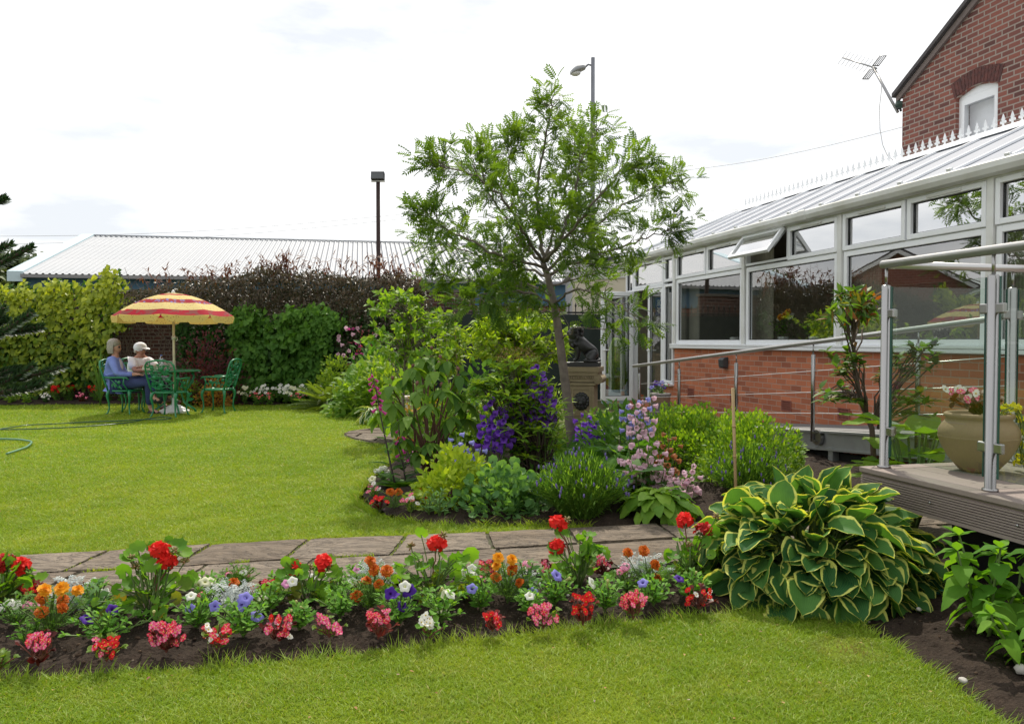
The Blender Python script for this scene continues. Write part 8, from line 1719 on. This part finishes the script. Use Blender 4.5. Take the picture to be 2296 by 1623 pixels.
begonia('green leaved begonia without blooms at the left picture edge', 0, 1500, (10, 10, 10, 0), ['red'], L_BEGG, .08, .06)
def seedling(label, x, y): bushplant('seedling', 'seedling', label, x, y, .09, .05, 5, T_OBO, .05, 3, L_PET, [])
seedling('small green seedling above the leftmost pink begonia', 55, 1442); seedling('tiny seedling to the right of the leftmost seedling, by the marigold', 75, 1428)
bushplant('sage_plant', 'foliage plant', 'tall grey green sage like plant without blooms, left of the two headed geranium', 1182, 1345, .24, .07, 6, T_OBO, .07, 9, L_ALCH, [])
bushplant('sage_plant', 'foliage plant', 'grey green sage like plant right of the left silver plant', 212, 1395, .20, .07, 6, T_OBO, .07, 8, L_ALCH, [])
bushplant('petunia', 'petunia', 'leafy flowerless petunia right behind the flowerless one, next to the rust blooms', 760, 1345, .14, .10, 12, T_OBO, .05, 7, L_PET, [])
# crumbs of soil, bark and petals on the bed: nobody could count them
cb = MB(); pc = MB()
for _ in range(4200):
    x, y = RS.uniform(-2.6, 4.0), RS.uniform(2.0, 5.0)
    if not inpoly(np.array([x]), np.array([y]), bed_front)[0]: continue
    z = zsoil_front(x, y); r = RS.uniform(.002, .010) * (1 if RS.rand() < .93 else 1.9); cb.ball((x, y, z + r * .3), (r, r * RS.uniform(.6, 1), r * .7), 5, 4, (RS.rand(), .5, .5))
t = NT('soil_crumbs'); c = t.col(); M_CRUMB = t.done(t.pbsdf(t.ramp(c[0], [(0, (.025, .017, .012)), (.55, (.07, .045, .03)), (.8, (.13, .09, .06)), (.93, (.22, .19, .15)), (1, (.42, .40, .36))]), .95, 0, .2).outputs[0]); o = cb.build('soil_crumbs', M_CRUMB); o['kind'] = 'stuff'; o['label'] = 'crumbs of soil and grit scattered over the flower bed'
# ------------------------------------------------------------------ grass blades (stuff)
t = NT('grass_blade'); p = t.pos(); c = t.col(); nA = t.noise(.55, 4, .6, p); nB = t.noise(4.5, 4, .65, p)
col = t.mix(t.ramp(nA, [(.35, 0.0), (.65, 1.0)]), (0.215, 0.335, 0.024), (0.345, 0.425, 0.038))
col = t.mix(t.ramp(nB, [(.48, 0.0), (.8, .6)]), col, (0.39, 0.41, 0.10))
col = t.mix(t.ramp(t.noise(1.7, 5, .7, p), [(.42, .0), (.62, .42)]), col, (0.14, 0.26, 0.018)); col = t.mix(t.ramp(t.noise(2.6, 5, .75, p), [(.60, .0), (.72, .5)]), col, (0.42, 0.40, 0.13))
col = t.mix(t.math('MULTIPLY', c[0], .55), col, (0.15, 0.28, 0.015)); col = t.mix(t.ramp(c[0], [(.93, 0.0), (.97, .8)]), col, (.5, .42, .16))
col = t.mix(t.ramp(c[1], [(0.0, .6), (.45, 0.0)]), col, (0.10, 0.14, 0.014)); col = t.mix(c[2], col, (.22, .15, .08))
b_ = t.pbsdf(col, .5, 0, .3); tr = t.n('BsdfTranslucent'); t.l(t.mix(1.0, col, (1.6, 1.45, .7), 'MULTIPLY'), tr.inputs[0]); mx = t.n('MixShader'); mx.inputs[0].default_value = .38; t.l(b_.outputs[0], mx.inputs[1]); t.l(tr.outputs[0], mx.inputs[2]); M_GRASS = t.done(mx.outputs[0])
BARE = np.array(G(1905, 1457))[:2]
def blades(mb, xy, h, w, lean, z0=0.0, ld=None):
    n = len(xy); a = RS.rand(n) * 6.283; ld = np.stack([np.cos(a), np.sin(a)], 1) if ld is None else ld; wd = RS.rand(n) * 6.283; wx = np.stack([np.cos(wd), np.sin(wd)], 1) * (w / 2)[:, None]
    L_ = (lean * h)[:, None] * ld; z = np.zeros(n) + z0; P3 = lambda q, zz: np.concatenate([q, zz[:, None]], 1)
    v = np.stack([P3(xy - wx, z), P3(xy + wx, z), P3(xy + L_ * .35 + wx * .75, z + h * .6), P3(xy + L_ * .35 - wx * .75, z + h * .6), P3(xy + L_, z + h)], 1).reshape(-1, 3)
    r = RS.rand(n); bare = np.clip(1 - np.linalg.norm(xy - BARE, axis=1) / .17, 0, 1) * .8
    c = np.zeros((n, 5, 3)); c[:, :, 0] = r[:, None]; c[:, :, 1] = np.array([0, 0, .6, .6, 1.0])[None]; c[:, :, 2] = bare[:, None]
    i = np.arange(n)[:, None] * 5; o = mb.n; mb.add(v, i + np.array([[0, 1, 2, 3]]), c.reshape(-1, 3)); mb.F.append((i + np.array([[3, 2, 4]]) + o, 0))
def grass(name, label, poly, n, box, hr, wf, pixel=False):
    mb = MB(); xy = np.zeros((0, 2))
    while len(xy) < n:
        if pixel:
            x, y = RS.uniform(-480, 1400, n), 905 + (1250 - 905) * RS.rand(n); a = (x - 1148) / FPX; bb_ = -(y - 811.5) / FPX; cp, sp = math.cos(PITCH), math.sin(PITCH); k = -CAMH / (-sp + bb_ * cp); q = np.stack([a * k, (cp + bb_ * sp) * k], 1)
        else: q = np.stack([RS.uniform(box[0], box[2], n), RS.uniform(box[1], box[3], n)], 1)
        q = q[inpoly(q[:, 0], q[:, 1], poly)]; xy = np.concatenate([xy, q])
    xy = xy[:n]; k = vnoise(xy[:, 0], xy[:, 1], 5) * .6 + vnoise(xy[:, 0], xy[:, 1], 19) * .4; xy = xy[(k + RS.rand(n) * .7 > .42) & ~((np.linalg.norm(xy - BARE, axis=1) < .12) & (RS.rand(n) < .6))]; n = len(xy); k = vnoise(xy[:, 0], xy[:, 1], 7)
    dist = np.linalg.norm(xy, axis=1); h = (hr[0] + (hr[1] - hr[0]) * RS.rand(n) ** 1.5) * (.7 + .6 * k) * (1 + .02 * dist); w = np.maximum(.0028, wf * dist) * (.7 + .6 * RS.rand(n)); blades(mb, xy, h, w, RS.uniform(.2, 2.2, n)); return mb
def fringe(mb, line, per_m, hr, out, w=.0042, zoff=-.02):
    l = np.array(line)
    for a, b_ in zip(l[:-1], l[1:]):
        L_ = np.linalg.norm(b_ - a); n = int(L_ * per_m * (1 if (a[1] < 7 and abs(a[0]) < 4) else .35)); 
        if n < 1: continue
        k = RS.rand(n); q = a + (b_ - a) * k[:, None]; nn = np.array([-(b_ - a)[1], (b_ - a)[0]]) / (L_ + 1e-9) * out; q = q + nn * (RS.rand(n)[:, None] * .05 - .035); g = vnoise(q[:, 0], q[:, 1], 14); h = (hr[0] + (hr[1] - hr[0]) * RS.rand(n) ** 2.2) * (.5 + g); ld = nrm(nn[None] * .8 + RS.randn(n, 2) * .7); d = np.linalg.norm(q, axis=1); blades(mb, q, h, np.maximum(w, .0009 * d) * (.7 + .6 * RS.rand(n)), RS.uniform(.4, 1.3, n), zoff, ld)
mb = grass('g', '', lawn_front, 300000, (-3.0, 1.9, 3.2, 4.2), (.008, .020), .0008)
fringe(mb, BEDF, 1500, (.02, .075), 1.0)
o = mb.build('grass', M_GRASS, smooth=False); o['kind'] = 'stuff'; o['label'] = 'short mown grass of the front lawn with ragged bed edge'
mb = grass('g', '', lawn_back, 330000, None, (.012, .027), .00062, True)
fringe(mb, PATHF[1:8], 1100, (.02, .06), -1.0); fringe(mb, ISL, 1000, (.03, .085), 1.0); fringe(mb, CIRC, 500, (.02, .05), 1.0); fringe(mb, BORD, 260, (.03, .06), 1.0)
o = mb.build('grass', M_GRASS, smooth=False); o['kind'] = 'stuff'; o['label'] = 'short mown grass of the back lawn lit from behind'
# moss and grass growing in the joint between the two rows of slabs and the cross joints
mb = MB(); l = np.array(PATHM)
for a, b_ in zip(l[:-1], l[1:]):
    L_ = np.linalg.norm(b_ - a); n = int(L_ * 900); q = a + (b_ - a) * RS.rand(n, 1); q[:, 1] += RS.randn(n) * .010; q = q[vnoise(q[:, 0], q[:, 1] * .2, 3.3) > .42]; n = len(q); blades(mb, q, .010 + .022 * RS.rand(n) ** 2, .004 + .003 * RS.rand(n), RS.uniform(.3, 1.2, n), .005)
for x, y in zip(xs_far[3:11], [1240] * 8):
    n = 90; yy = RS.rand(n); q = np.stack([x + .03 * yy + RS.randn(n) * .006, ylerp(PATHM, x) + (ylerp(PATHF, x) - ylerp(PATHM, x)) * yy], 1); q = q[RS.rand(n) < .5]; blades(mb, q, .008 + .015 * RS.rand(len(q)), .004 + .002 * RS.rand(len(q)), RS.uniform(.3, 1.2, len(q)), .004)
o = mb.build('joint_grass', M_GRASS, smooth=False); o['kind'] = 'stuff'; o['label'] = 'grass and moss in the joints of the stone path'

# fallen leaf bits and petals lying on both lawns
mb = MB(); q = np.concatenate([np.stack([RS.uniform(-2.6, 2.8, 150), RS.uniform(2.2, 3.7, 150)], 1), np.stack([RS.uniform(-6, 0, 150), RS.uniform(4.4, 14, 150)], 1)]); q = q[inpoly(q[:, 0], q[:, 1], lawn_front) | inpoly(q[:, 0], q[:, 1], lawn_back)]
inst(mb, T_OV, np.concatenate([q, np.full((len(q), 1), .022)], 1), nrm(RS.randn(len(q), 3) * [1, 1, .25]), (0, 0, 1), RS.uniform(.008, .022, len(q)))
t = NT('leaf_litter'); c = t.col(); M_LIT = t.done(t.pbsdf(t.ramp(c[0], [(0, (.16, .07, .03)), (.4, (.30, .17, .07)), (.75, (.34, .28, .10)), (.9, (.18, .06, .04)), (1, (.45, .42, .36))]), .8, 0, .2).outputs[0])
o = mb.build('leaf_litter', M_LIT); o['kind'] = 'stuff'; o['label'] = 'scattered dry leaf bits and petals on the lawns'
